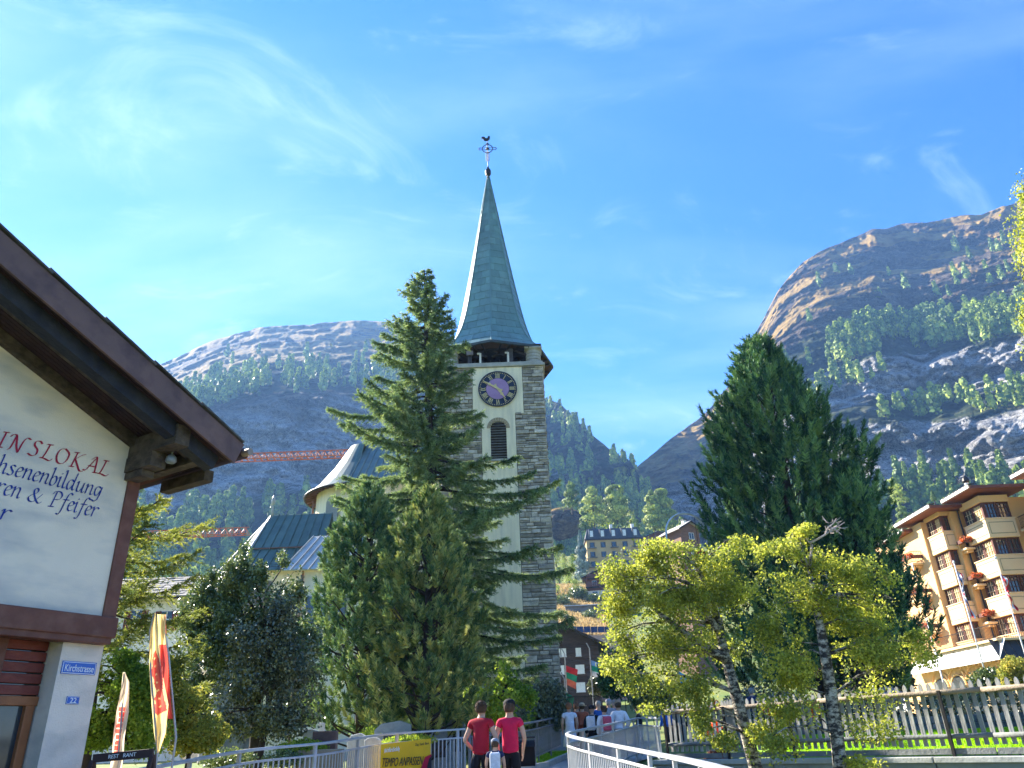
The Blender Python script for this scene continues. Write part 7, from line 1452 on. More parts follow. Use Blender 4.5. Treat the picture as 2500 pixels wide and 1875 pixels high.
def winrow(face, c, a, b, z0, z1, n, par, curt=False):
    """windows in a band; face 'L' (normal -x) at x=c from y=a to b, or 'F' (normal -y) at y=c from x=a to b"""
    ln = (b - a) / n; s = -1
    for i in range(n):
        p0, p1 = a + ln * i + .09, a + ln * (i + 1) - .09
        def bx(nm, q0, q1, d0, d1, zz0, zz1, m, pr): return B3(nm, c + s * d1, c + s * d0, q0, q1, zz0, zz1, m, pr) if face == 'L' else B3(nm, q0, q1, c + s * d1, c + s * d0, zz0, zz1, m, pr)
        w = bx('window', p0, p1, -.02, .0, z0 + .05, z1 - .05, CURT if (curt and i % 2 == 0) else HGL, par)
        for q in (p0, p1): bx('frame', q - .06, q + .06, 0, .07, z0, z1, HWD, w)
        bx('frame', p0, p1, 0, .07, z1 - .13, z1, HWD, w); bx('frame', p0, p1, 0, .07, z0, z0 + .10, HWD, w); mm = MB()
        for k in (1, 2):
            q = p0 + (p1 - p0) * k / 3 if ln > .9 else (p0 + p1) / 2
            if face == 'L': mm.box((c + s * .03, q, (z0 + z1) / 2), (.05, .035, z1 - z0 - .1))
            else: mm.box((q, c + s * .03, (z0 + z1) / 2), (.035, .05, z1 - z0 - .1))
        for k in (1, 2):
            z = z0 + (z1 - z0) * k / 3
            if face == 'L': mm.box((c + s * .033, (p0 + p1) / 2, z), (.05, p1 - p0, .03))
            else: mm.box(((p0 + p1) / 2, c + s * .033, z), (p1 - p0, .05, .03))
        mm.build('muntins', mat('sunlit_muntins', (.62, .50, .34), None, 3, .6) if face == 'L' else HWD, w)  # left-face muntins coloured pale to stand for sun on the dark wood
def bay(x, y, dx, dy, levels, top, nl, nf):
    """bay with corner at (x, y): left face runs back dy, front face runs right dx"""
    B3('bay_core', x + .30, x + dx, y + .30, y + dy, 6.3, top, HWALL)
    for i, pz in enumerate(levels):
        z0, z1 = pz - 1.42, pz; pr = B3('bay_parapet', x, x + dx, y, y + dy, z0, z1, HPAR, bevel=.03); B3('sill', x - .06, x + dx + .05, y - .06, y + dy, z1, z1 + .07, HPAR, pr)
        g_ = MB(); e = .22                                # recessed panel outline on both faces
        for (a, b2, c_, d_) in ((y + e, y + dy - e, z0 + .28, z0 + .34), (y + e, y + dy - e, z1 - .30, z1 - .24)): g_.box((x - .006, (a + b2) / 2, (c_ + d_) / 2), (.02, b2 - a, d_ - c_))
        for a in (y + e, y + dy - e): g_.box((x - .006, a, (z0 + z1) / 2), (.02, .05, .88))
        for (a, b2, c_, d_) in ((x + e, x + dx - e, z0 + .28, z0 + .34), (x + e, x + dx - e, z1 - .30, z1 - .24)): g_.box(((a + b2) / 2, y - .006, (c_ + d_) / 2), (b2 - a, .02, d_ - c_))
        for a in (x + e, x + dx - e): g_.box((a, y - .006, (z0 + z1) / 2), (.05, .02, .88))
        g_.build('panel_groove', HGRV, pr)
        zw1 = z1 + 1.34
        winrow('L', x + .28, y + .30, y + dy, z1 + .05, zw1, nl, hotel, True); winrow('F', y + .28, x + .34, x + dx, z1 + .05, zw1, nf, hotel); B3('corner_post', x + .20, x + .36, y + .20, y + .36, z1, zw1, HWD)
    B3('bay_top', x + .05, x + dx, y + .05, y + dy, levels[0] + 1.34, top, HWALL)
def eave(x0, y0, x1, y1, z, rise=.35, ov=1.1):
    """projecting hip eave round the corner (x0, y0): left edge to y1, front edge to x1"""
    A_ = Vector((x0 - ov, y0 - ov, z)); B2 = Vector((x0 - ov, y1, z)); C_ = Vector((x1, y0 - ov, z)); i = 2.4
    D_ = Vector((x0 + i, y0 + i, z + rise)); E_ = Vector((x0 + i, y1, z + rise)); F_ = Vector((x1, y0 + i, z + rise))
    MB().prism([A_, C_, Vector((x1, y1, z)), B2], (0, 0, .14)).build('soffit', HROOF, hotel)
    for q in ([B2, A_, D_, E_], [A_, C_, F_, D_]): MB().prism([p + Vector((0, 0, .16)) for p in q], (0, 0, .10)).build('roof', HSLAT, hotel)
    MB().beam(A_ + Vector((-.03, 0, .20)), B2 + Vector((-.03, 0, .20)), .08, .26).build('sunlit_fascia', LITEDGE, hotel); MB().beam(A_ + Vector((-.01, -.03, .12)), C_ + Vector((0, -.03, .12)), .08, .22).build('fascia', HROOF, hotel)  # left fascia whitened to stand for sunlight, front fascia left brown
    for k in range(9): t = k / 8; p = A_.lerp(B2, t); MB().box(p + Vector((.15, 0, .34)), (.5, .30, .05)).build('slate', HSLAT, hotel)
LEV = PZ
# body walls
B3('body', 35.0, 46, 60.4, 74, 1, 17.4, HORG); B3('body', 37.6, 46, 57.6, 60.35, 1, 17.6, HORG); B3('body', 39.5, 47, 53.5, 57.5, 1, 18.4, HWALL)
bay(34.15, 60.7, 1.35, 2.5, LEV, 17.55, 2, 1)
bay(35.55, 57.1, 2.3, 2.9, LEV, 17.7, 2, 2)
B3('left_wall', 33.9, 35.2, 63.25, 73, 1, 17.3, HWALL)
eave(34.15, 60.7, 36.5, 66, 17.5); eave(35.55, 57.1, 39.0, 60.2, 17.95); eave(33.8, 65.5, 35.5, 70, 16.9, .3, .7); eave(39.6, 53.4, 46, 57.0, 18.8)
MB().prism([(36.5, 62, 18.0), (46, 62, 18.0), (46, 66, 19.0), (38, 66, 19.0)], (0, 7, 0)).build('roof', HSLAT, hotel)
# windows with shutters on the nearer wall and balconies
for z in (17.1, 14.2, 11.4, 8.6):
    w = B3('window', 39.44, 39.52, 54.9, 55.9, z - .75, z + .75, HGL); B3('frame', 39.40, 39.46, 55.36, 55.44, z - .75, z + .75, HWD, w)
    for y in (54.45, 55.95): B3('shutter', 39.40, 39.47, y, y + .45, z - .8, z + .8, HWD)
def flowers(par, x0, x1, y0, y1, z, n, sd_, h=.34):
    rs = np.random.RandomState(sd_); c = np.stack([rs.uniform(x0, x1, n), rs.uniform(y0, y1, n), z + h * rs.rand(n) ** 1.3 - .15], -1); ax = unit(rs.normal(size=(n, 3))); sd2 = unit(np.cross(ax, rs.normal(size=(n, 3))))
    return quads('geraniums', blades(c, ax, sd2, rs.uniform(.07, .16, n), rs.uniform(.07, .15, n), taper=.8), GERAN, par)
def balcony(x0, x1, y0, y1, z, sd_, rail=True):
    s = B3('balcony_slab', x0, x1, y0, y1, z - .16, z, HPAR, bevel=.04); B3('corbel', x0 + .15, x1 - .1, y0 + .2, y1, z - .36, z - .16, HWALL, s, bevel=.05)
    if rail:
        r_ = MB(); 
        for zz in (.12, .95): r_.beam((x0 + .05, y0 + .05, z + zz), (x1, y0 + .05, z + zz), .04, .04); r_.beam((x0 + .05, y0 + .05, z + zz), (x0 + .05, y1, z + zz), .04, .04)
        for k in range(int((x1 - x0) / .14)): r_.beam((x0 + .05 + k * .14, y0 + .05, z + .1), (x0 + .05 + k * .14, y0 + .05, z + .95), .02, .02, up=(0, 1, 0))
        for k in range(int((y1 - y0) / .14)): r_.beam((x0 + .05, y0 + .05 + k * .14, z + .1), (x0 + .05, y0 + .05 + k * .14, z + .95), .02, .02, up=(1, 0, 0))
        r_.build('balcony_rail', IRON, s)
    B3('flower_box', x0 - .05, x1, y0 - .18, y0 + .05, z + .35, z + .62, HWD, s); 
    if x1 - x0 < 1.4: B3('flower_box', x0 - .2, x0 + .03, y0, y1, z + .35, z + .62, HWD, s)
    return s
fb = []
for i, z in enumerate((14.9, 12.1, 9.3)):
    balcony(37.95, 43, 53.9, 57.0, z, i); fb.append((37.9, 43, 53.75, 54.0, z + .6, 600))
    balcony(35.0, 35.75, 59.6, 60.4, z - .6, i, rail=False); fb.append((34.75, 35.7, 59.35, 59.75, z + .02, 260))
    balcony(33.0, 34.0, 64.4, 66.2, z - .7, i); fb.append((32.8, 33.1, 64.2, 66.2, z - .1, 420))
for i, a in enumerate(fb): 
    t0 = thing('geranium_box', ['row of red geraniums along the top balcony rail of the nearest wing', 'red geraniums between the two bays on the top storey', 'orange flowers on the highest side balcony by the dark pine', 'row of red geraniums along the middle balcony rail of the nearest wing', 'red geraniums between the two bays on the middle storey', 'red flowers on the side balcony half hidden by the pine', 'row of red geraniums along the lowest balcony rail of the nearest wing', 'red geraniums between the two bays just above the terrace', 'red flowers on the lowest side balcony by the white house'][i], 'flowers', ((a[0] + a[1]) / 2, (a[2] + a[3]) / 2, a[4]), 'geraniums on the hotel'); flowers(t0, a[0], a[1], a[2], a[3], a[4], a[5], i + 3)
MB().tube([(35.45, 60.1, 17.4), (35.5, 60.2, 16.8), (35.5, 60.25, 6.4)], .06, 8).build('downspout', IRON, hotel)
# terrace with canopy and arcade
xt, yt0, yt1 = 33.0, 54.6, 68.0; zt_ = P(2428, 1562, 54.6).z; xt = P(2428, 1562, 54.6).x; zc0 = zt_ - 1.25
B3('terrace', xt + .8, 46, yt0 + .8, yt1, 1, zt_, HWALL); B3('terrace_floor', xt + .3, 46, yt0 + .3, yt1, zt_, zt_ + .15, HPAR)
nc = 26
for k in range(nc):                                      # ribbed canopy; sunlit left side and shaded front are put into its colours
    y0 = yt0 + (yt1 - yt0) * k / nc; y1 = yt0 + (yt1 - yt0) * (k + 1) / nc; MB().prism([(xt, y0 + .02, zc0), (xt, y1 - .02, zc0), (xt + .75, y1 - .02, zt_ + .05), (xt + .75, y0 + .02, zt_ + .05)], (0, 0, .06 + .03 * (k % 2))).build('canopy_panel', mat('canopy_lit_side', (.74, .74, .70), (.62, .62, .58), 2, .5), hotel)
for k in range(22):
    x0 = xt + (46 - xt) * k / 22; x1 = xt + (46 - xt) * (k + 1) / 22; MB().prism([(x0 + .02, yt0, zc0), (x1 - .02, yt0, zc0), (x1 - .02, yt0 + .75, zt_ + .05), (x0 + .02, yt0 + .75, zt_ + .05)], (0, 0, .06 + .03 * (k % 2))).build('canopy_panel', mat('canopy_shaded_front', (.05, .06, .07), (.035, .04, .05), 2, .5), hotel)
rl_ = MB()
for zz in (.2, 1.05): rl_.beam((xt + .35, yt0 + .35, zt_ + zz), (xt + .35, yt1, zt_ + zz), .04, .04); rl_.beam((xt + .35, yt0 + .35, zt_ + zz), (46, yt0 + .35, zt_ + zz), .04, .04)
for k in range(90): y = yt0 + .35 + k * .15; rl_.beam((xt + .35, y, zt_ + .15), (xt + .35, y, zt_ + 1.05), .02, .02, up=(1, 0, 0))
for k in range(80): x = xt + .35 + k * .15; rl_.beam((x, yt0 + .35, zt_ + .15), (x, yt0 + .35, zt_ + 1.05), .02, .02, up=(0, 1, 0))
rl_.build('terrace_rail', IRON, hotel)
def arcade(face, c, a, b, n, z0, zspring, r_):
    step = (b - a) / n
    for i in range(n):
        m0 = a + step * (i + .5); w_ = MB()
        pts = [(m0 - r_, z0), (m0 + r_, z0)] + [(m0 + r_ * math.cos(t), zspring + r_ * .75 * math.sin(t)) for t in np.linspace(0, math.pi, 11)]
        to3 = (lambda q, z, d: (c - d, q, z)) if face == 'L' else (lambda q, z, d: (q, c - d, z)); ex = (-.04, 0, 0) if face == 'L' else (0, -.04, 0)
        ar = MB().prism([to3(q, z, .02) for q, z in pts], ex).build('arched_window', HGL, hotel)
        rim = MB(); pr = [(m0 + (r_ + .12) * math.cos(t), zspring + (r_ * .75 + .12) * math.sin(t)) for t in np.linspace(0, math.pi, 13)]; rim.tube([to3(q, z, .08) for q, z in pr], .07, 6); pr = [(m0 + (r_ + .5) * math.cos(t), zspring + .1 + (r_ * .75 + .45) * math.sin(t)) for t in np.linspace(.25, math.pi - .25, 13)]; rim.tube([to3(q, z, .06) for q, z in pr], .035, 5); rim.build('arch_moulding', HWALL, ar)
    for i in range(n + 1):
        m0 = a + step * i; p = (c - .25, m0) if face == 'L' else (m0, c - .25)
        col_ = MB().lathe((p[0], p[1], z0), [(.34, 0), (.34, .15), (.25, .22), (.22, zspring - z0 - .35), (.26, zspring - z0 - .3)], 14).build('column', HPAR, hotel, smooth=False); MB().box((p[0], p[1], zspring - .13), (.62, .62, .32)).build('capital', HPAR, col_, bevel=.03)
arcade('L', xt + .8, yt0 + .9, yt0 + .9 + 10.4, 4, gh, zc0 - 1.25, .95); arcade('F', yt0 + .8, xt + .9, xt + .9 + 12, 5, gh, zc0 - 1.25, .95)
B3('awning', xt - .6, xt + .7, yt0 + 7.5, yt0 + 9.5, gh + 1.9, gh + 2.0, mat('mint_awning', (.35, .62, .52), (.3, .55, .46), 2, .7))
ch = thing('roof_cowl', 'black spinning cowl with white stem on the hotel roof', 'chimney cowl', tuple(P(2360, 1180, 62))); c = P(2360, 1182, 62); MB().tube([(c.x, 62, c.z - 1.2), (c.x, 62, c.z + .1)], .16, 10).build('stem', WHITE, ch); MB().lathe((c.x, 62, c.z + .1), [(.18, 0), (.3, .15), (.26, .4), (.1, .6)], 10).build('cowl', IRON, ch)
# white house behind and hedge masses in the garden
wh = thing('white_house', 'white annexe wall glimpsed between the dark pine and the hotel balconies', 'house', (P(2255, 1560, 70).x, 70, gz(33, 70))); a = P(2225, 1500, 70); b_ = P(2290, 1500, 70); wall_box(wh, 'wall', a.x, b_.x + 3, 70.5, 78, 1, P(2250, 1530, 70).z, WHITE); MB().prism([(a.x - .6, 70, P(2250, 1530, 70).z), (b_.x + 3, 70, P(2250, 1530, 70).z), (b_.x + 3, 74, P(2250, 1490, 70).z), (a.x + 1, 74, P(2250, 1490, 70).z)], (0, 0, .2)).build('roof', HSLAT, wh)
# flags on poles before the hotel
POLE = mat('white_pole', (.72, .72, .74), (.6, .6, .62), 4, .4)
def flagpole(label, ub, vb, ut, vt, Y, cloth, vtop, vbot, du):
    p = P(ub, vb, Y); t = P(ut, vt, Y); x = (p.x + t.x) / 2; g0 = gz(x, Y); t0 = thing('flagpole', label, 'flagpole', (x, Y, g0), 'flagpoles before the hotel'); MB().tube([(x, Y, g0), (x, Y, t.z)], [.045, .035], 8).build('pole', POLE, t0, smooth=True); MB().lathe((x, Y, t.z), [(.05, 0), (.08, .06), (.05, .14), (.01, .18)], 8).build('knob', POLE, t0)
    if cloth:
        za, zb_ = P(ut, vtop, Y).z, P(ut, vbot, Y).z; n_ = 16; cols = cloth; k = len(cols)
        for j, m_ in enumerate(cols):
            V = []; 
            for i in range(n_ + 1):
                z = za + (zb_ - za) * i / n_
                for s in (j / k, (j + 1) / k): V.append((x + .07 + du * s * (.5 + .5 * math.sin(i * .5 + .8)) , Y + .12 * math.sin(i * .8 + s * 5), z - .35 * s))
            MB().add(V, [(2 * i, 2 * i + 1, 2 * i + 3, 2 * i + 2) for i in range(n_)]).build('flag_cloth', m_, t0, smooth=True)
RDC = mat('flag_red', (.60, .03, .04), None, 3, .8); WHC = mat('flag_white', (.80, .80, .82), None, 3, .8); NVC = mat('flag_navy', (.03, .05, .20), None, 3, .8)
flagpole('flagpole with a limp striped blue, white and red flag before the bay windows', 2405, 1645, 2330, 1375, 47, [NVC, WHC, RDC, WHC], 1390, 1500, .26); flagpole('flagpole with a red and white flag before the nearest bay', 2500, 1590, 2432, 1365, 45, [RDC, WHC, RDC], 1400, 1480, .28)
flagpole('short bare white pole in front of the arcade', 2310, 1690, 2283, 1590, 46, None, 0, 0, 0); flagpole('white pole by the pine with a small red sign', 2245, 1445, 2229, 1385, 52, [RDC], 1455, 1480, .5)
# garden hedges and shrubs before the hotel, behind the fence
def garden(name, label, u, v, Y, ru, rv, m_, sd_, n, leaf, cat='shrub'): low(name, label, u, v, Y, ru, rv, m_, sd_, n, leaf, cat)
garden('garden_shrub', 'dark round shrub between the great pine trunk and the arcade', 2185, 1660, 42, 42, 40, DARKBUSH, 81, 7000, .16); garden('garden_shrub', 'dark leafy shrub in front of the arcade columns', 2420, 1665, 42, 45, 35, HEDGEM, 82, 7000, .14); garden('garden_shrub', 'orange-flowered shrub at the arcade corner', 2480, 1640, 40, 35, 40, MATS['autumn_leaves'], 83, 5000, .12)
garden('garden_shrub', 'pink-white flowering bush behind the picket tips', 2170, 1700, 34, 30, 22, leafmat('pink_blossom', (.45, .30, .28), (.65, .5, .48), (.78, .66, .62), trans=.3, nscale=2), 84, 3500, .10); garden('garden_shrub', 'green hedge low behind the pickets before the arcade', 2330, 1705, 36, 70, 16, HEDGEM, 85, 5000, .11)
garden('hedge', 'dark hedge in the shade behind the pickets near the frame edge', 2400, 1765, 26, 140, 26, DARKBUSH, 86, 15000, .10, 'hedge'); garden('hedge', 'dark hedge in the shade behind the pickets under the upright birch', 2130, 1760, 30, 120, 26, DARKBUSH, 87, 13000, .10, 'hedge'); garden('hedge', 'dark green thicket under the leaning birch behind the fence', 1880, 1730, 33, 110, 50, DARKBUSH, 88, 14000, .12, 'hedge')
garden('garden_shrub', 'dark conifer-like shrub behind the crowd', 1520, 1640, 44, 55, 60, DARKPINE, 89, 12000, .16); garden('garden_shrub', 'green leafy shrub over the white hats of the crowd', 1590, 1700, 40, 50, 35, HEDGEM, 90, 8000, .12); garden('garden_shrub', 'dark shrub left of the timber house steps', 1460, 1672, 60, 22, 26, DARKBUSH, 91, 5000, .16)
for i, (u, v, Y) in enumerate([(1742, 1722, 24), (1745, 1775, 20.8), (1880, 1738, 25), (1990, 1733, 25), (1735, 1785, 20.6)]):
    q = P(u, v, Y); g0 = gz(q.x, Y); t0 = thing('flower_tub', ['tub of scarlet flowers seen through the leaning birch leaves', 'tub of red and yellow flowers low behind the pickets', 'tub of scarlet flowers above the log rail between the birches', 'tub of scarlet flowers by the white birch trunk', 'tub of orange flowers at the foot of the pickets'][i], 'flowers', (q.x, Y, g0), 'flower tubs behind the fence'); MB().lathe((q.x, Y, g0), [(.18, 0), (.26, .35), (.28, .4)], 12).build('tub', HWD, t0); MB().tube([(q.x, Y, g0 + .3), (q.x, Y, q.z)], .02).build('stem', SBARK, t0)
    rs = np.random.RandomState(i); n_ = 170; cc = np.array([q.x, Y, q.z]) + rs.normal(size=(n_, 3)) * [.075, .07, .055]; ax = unit(rs.normal(size=(n_, 3))); quads('blossoms', blades(cc, ax, unit(np.cross(ax, rs.normal(size=(n_, 3)))), np.full(n_, .05), np.full(n_, .045), .8), leafmat('scarlet_blossom', (.70, .03, .01), (.80, .06, .02), (.85, .20, .03), trans=.3, nscale=3), t0)
# ------------------------------------------------------------------ people
SKIN = mat('skin', (.55, .34, .24), (.50, .30, .21), 6, .55); 
def cloth(name, c): return mat('cloth_' + name, c, tuple(k * .8 for k in c), 9, .85, .15, 60)
def skinned(name, verts, edges, m, parent, root=0, sub=2, ysc=.8):
    """verts: (x, y, z, r)"""
    me = bpy.data.meshes.new(name); me.from_pydata([(v[0], v[1] / ysc, v[2]) for v in verts], edges, []); me.materials.append(m)
    o = bpy.data.objects.new(name, me); COL.objects.link(o); md = o.modifiers.new('skin', 'SKIN'); md.use_smooth_shade = True; md.branch_smoothing = .6
    sv = me.skin_vertices[0].data if me.skin_vertices else None
    if sv is None:
        lay = bpy.data; 
    for i, v in enumerate(verts): me.skin_vertices[0].data[i].radius = (v[3], v[3]); me.skin_vertices[0].data[i].use_root = (i == root)
    s = o.modifiers.new('sub', 'SUBSURF'); s.levels = sub; s.render_levels = sub
    o.parent = parent; o.scale = (1, ysc, 1); return o
def ensure_skin(me):
    pass
def person(label, p, height, heading, top, bottom, hair, shirt='tee', legs='shorts', hat=None, stride=.14, armf=.12, fingers=False, group=None, lean=0.0, pack=None, skirt=False, elbow=0.0, shoes=None):
    t0 = thing('person', label, 'person', tuple(p), group); t0.rotation_euler.z = heading; k = height / 1.78; t0.scale = (k, k, k)
    L = lean
    V = [(0, 0, .95, .138), (0, .01 + L * .2, 1.12, .140), (0, L * .5, 1.31, .165), (0, L * .8, 1.45, .085), (0, .01 + L, 1.52, .062), (0, .03 + L, 1.59, .078), (0, .03 + L, 1.67, .098), (0, .01 + L, 1.74, .066)]
    E_ = [(0, 1), (1, 2), (2, 3), (3, 4), (4, 5), (5, 6), (6, 7)]
    def add(v, j): V.append(v); E_.append((j, len(V) - 1)); return len(V) - 1
    add((0, .125 + L, 1.665, .014), 6)
    for s in (-1, 1): add((s * .098, .02 + L, 1.665, .016), 6)
    J = {}
    for s in (-1, 1):
        a = add((s * .185, L * .7, 1.425, .066), 3); b2 = add((s * .235, L * .7 - .02, 1.29, .054), a); c = add((s * (.262 + elbow * .07), L * .6 - .03, 1.12, .044), b2); d = add((s * .25, L * .4 + armf * .6, .99, .036), c); e = add((s * (.245 - elbow * .06), L * .3 + armf, .895, .026), d); h = add((s * (.24 - elbow * .06), L * .3 + armf + .03, .84, .034), e)
        J[s] = (a, b2, c, d, e, h)
        if fingers:
            hv = V[h]
            for f_, (dx, ln) in enumerate(((-.026, .070), (-.009, .082), (.009, .078), (.026, .062))):
                q = add((hv[0] + dx * .2, hv[1] + dx, hv[2] - .04, .010), h); q2 = add((hv[0] + dx * .2 - s * .01, hv[1] + dx + .008, hv[2] - .04 - ln * .55, .0085), q); add((hv[0] + dx * .2 - s * .024, hv[1] + dx + .012, hv[2] - .04 - ln, .007), q2)
            q = add((hv[0] - s * .012, hv[1] + .040, hv[2] + .005, .011), h); add((hv[0] - s * .022, hv[1] + .060, hv[2] - .035, .009), q)
        else: add((V[h][0], V[h][1] + .01, V[h][2] - .07, .022), h)
    K = {}
    for s in (-1, 1):
        st_ = stride * s; a = add((s * .085, .0, .86, .098), 0); b2 = add((s * .095, st_ * .35, .66, .078), a); c = add((s * .095, st_ * .6 + .02, .49, .058), b2); d = add((s * .098, st_ * .75 - .03, .34, .054), c); e = add((s * .10, st_ - .03, .10, .036), d); f2 = add((s * .105, st_ + .02, .045, .04), e); add((s * .115, st_ + .14, .035, .032), f2); K[s] = (a, b2, c, d, e, f2)
    skinned('body', V, E_, SKIN, t0)
    def sub_(idx, grow, name, m, extra=(), rootv=0):
        idx = list(idx); mp_ = {j: i for i, j in enumerate(idx)}; vv = [(V[j][0], V[j][1], V[j][2], V[j][3] + (grow[j] if isinstance(grow, dict) else grow)) for j in idx]; ee = [(mp_[a], mp_[b2]) for a, b2 in E_ if a in mp_ and b2 in mp_]
        for x_ in extra: vv.append(x_[:4]); ee.append((mp_[x_[4]], len(vv) - 1))
        return skinned(name, vv, ee, m, t0, root=rootv)
    arm = [J[s][i] for s in (-1, 1) for i in (range(2) if shirt == 'tee' else range(5))]
    sub_([0, 1, 2, 3] + arm, .028 if shirt == 'tee' else .034, {'tee': 'shirt', 'jacket': 'jacket'}.get(shirt, 'shirt'), top, extra=[(0, 0, .84, .172, 0), (0, L * .8 + .01, 1.485, .066, 3)], rootv=1)
    if skirt: MB().lathe((0, 0, 0), [(.27, .42), (.25, .6), (.19, .85), (.15, 1.05), (.16, 1.2)], 18).build('skirt', top, smooth=True).parent = t0
    lg = [K[s][i] for s in (-1, 1) for i in (range(3) if legs == 'shorts' else range(5))]
    if not skirt: sub_([0] + lg, .036, 'shorts' if legs == 'shorts' else 'trousers', bottom, extra=[(0, 0, 1.04, .15, 0)])
    for s in (-1, 1):
        j = K[s]; vv = [(V[j[4]][0], V[j[4]][1], .085, .046), (V[j[5]][0], V[j[5]][1], .055, .052), (V[j[5]][0] + s * .012, V[j[5]][1] + .14, .048, .042)]; skinned('shoe', vv, [(0, 1), (1, 2)], shoes or cloth('dark', (.06, .06, .07)), t0, sub=1)
    hx = .01 + L
    if hair is not None:
        b_ = MB(); rs = np.random.RandomState(int(abs(p[0]) * 97) % 1000); n = 14
        hp_ = [(.075, 1.585), (.098, 1.61), (.110, 1.66), (.112, 1.70), (.104, 1.74), (.082, 1.775), (.045, 1.795), (.006, 1.80)]
        MB().lathe((0, hx - .018, 0), hp_, 16).build('hair', hair, smooth=True).parent = t0
        if not hat:
            c_ = np.array([0, hx - .02, 1.70]) + unit(rs.normal(size=(260, 3)) + [0, -.3, .4]) * [.105, .105, .095]; ax = unit((c_ - [0, hx, 1.66]) + rs.normal(size=(260, 3)) * .08); hs2 = quads('hair_strands', blades(c_, ax, unit(np.cross(ax, rs.normal(size=(260, 3)))), np.full(260, .026), np.full(260, .014)), hair); hs2.parent = t0; hs2['kind'] = 'stuff'
    if hat and hair is None: hx = hx
    if hat: 
        nm, m_ = hat; b_ = MB(); b_.lathe((0, hx, 1.70), [(.118, -.01), (.120, .04), (.104, .09), (.055, .122), (.008, .13)], 16)
        if nm == 'cap': b_.prism([(-.07, hx + .08, 1.705), (.07, hx + .08, 1.705), (.055, hx + .185, 1.695), (-.055, hx + .185, 1.695)], (0, 0, .012))
        else: b_.lathe((0, hx, 1.695), [(.19, 0), (.19, .012), (.10, .02)], 18)
        b_.build('cap' if nm == 'cap' else 'sun_hat', m_, smooth=True).parent = t0
    if pack:
        MB().box((0, -.20 + L * .3, 1.22), (.30, .18, .46)).build('backpack', pack, bevel=.05).parent = t0
        for s in (-1, 1): MB().tube([(s * .10, -.10 + L * .6, 1.44), (s * .11, .02 + L * .7, 1.49), (s * .12, .13 + L * .6, 1.38)], .018, 6).build('strap', pack).parent = t0
    return t0
_om = bpy.data.meshes.new
def _prep():
    # the skin layer is created by the modifier operator path; make it by hand
    return
def gpt(u, v, Y, h): q = P(u, v, Y); return Vector((q.x, Y, q.z - h))
def gfoot(u, v, Y): q = P(u, v, Y); on = lx(Y) < q.x < rx_(Y); z = (path_z(Y) + (max(0, min(Y - 30, 30)) * .01 if Y > 30 else 0) + .05) if on else gz(q.x, Y); return Vector((q.x, Y, z)), q.z - z
BRH = mat('brown_hair', (.09, .055, .03), (.05, .03, .02), 20, .8); GREYH = mat('grey_hair', (.35, .33, .31), None, 20, .8); BLONDH = mat('auburn_hair', (.35, .16, .07), (.24, .10, .05), 20, .7); BLK = cloth('black', (.012, .012, .016)); NVY = cloth('navy', (.02, .03, .09)); WHT = cloth('white', (.80, .80, .82)); 
def ppl(label, u, v, Y, heading, *a, hmax=None, **k):
    f, h = gfoot(u, v, Y); h = max(1.5, min(1.95, h)) if hmax is None else max(.9, min(hmax, h)); return person(label, f, h, heading, *a, **k)
RED1 = cloth('crimson', (.42, .012, .03)); RED2 = cloth('bright_red', (.66, .015, .08))
ppl('curly-haired man in a dark red shirt and black shorts walking away on the path', 1172, 1713, 16.5, -.32, RED1, BLK, BRH, stride=.14, armf=.20, fingers=True, elbow=.9, lean=.05)
ppl('man in a bright pinkish-red shirt and black cap walking away beside the dark red shirt', 1243, 1712, 16.8, -.05, RED2, BLK, BRH, hat=('cap', BLK), stride=-.10, armf=.08, fingers=True, elbow=.2)
ppl('small child in a grey cap and navy top between the two red shirts', 1208, 1806, 16.2, 0, NVY, NVY, BRH, hat=('cap', cloth('grey', (.30, .32, .38))), stride=.06, pack=cloth('white_blue', (.65, .72, .80)), hmax=1.3)
C_ = 'people on the path by the hairpin railing'
ppl('woman in a white dress with auburn hair walking away on the path', 1388, 1717, 27.5, .1, WHT, WHT, BLONDH, skirt=True, stride=.05)
ppl('person in a straw sun hat and rust-red top carrying a rust backpack', 1420, 1718, 30, -.1, cloth('rust', (.40, .10, .05)), cloth('beige', (.45, .36, .26)), BRH, hat=('sun', cloth('straw', (.60, .42, .26))), legs='long', pack=cloth('rust', (.40, .10, .05)))
ppl('person with short brown hair in a rust top just behind the white dress', 1407, 1718, 31, .0, cloth('rust', (.40, .10, .05)), BLK, BLONDH, legs='long')
ppl('person in a black jacket and black cap bent slightly forward next to the rust backpack', 1442, 1724, 26.5, -.3, BLK, BLK, None, shirt='jacket', legs='long', hat=('cap', BLK), lean=.12, pack=WHT)
ppl('balding man in a royal blue shirt facing down the path', 1460, 1712, 33, math.pi, cloth('royal_blue', (.03, .12, .42)), cloth('khaki', (.30, .26, .18)), GREYH, legs='long')
ppl('person in a white jacket with a pink strap and dark hair in the crowd', 1474, 1724, 26, .3, WHT, NVY, BRH, shirt='jacket', legs='long', pack=cloth('rose', (.60, .10, .16)))
ppl('person in a wide white jacket with a diagonal bag and tan cap in the crowd', 1508, 1712, 26.3, .1, WHT, cloth('khaki', (.30, .26, .18)), BRH, shirt='jacket', legs='long', hat=('cap', cloth('tan', (.40, .26, .16))), elbow=.6)
ppl('person in a grey cap and grey top farthest back in the crowd', 1485, 1709, 34, .2, cloth('grey', (.30, .32, .38)), BLK, GREYH, legs='long', hat=('cap', cloth('grey', (.30, .32, .38))))
ppl('person in a slate-blue top beside the grey cap at the back of the crowd', 1498, 1710, 35, -.2, cloth('slate_blue', (.16, .22, .34)), BLK, GREYH, legs='long')
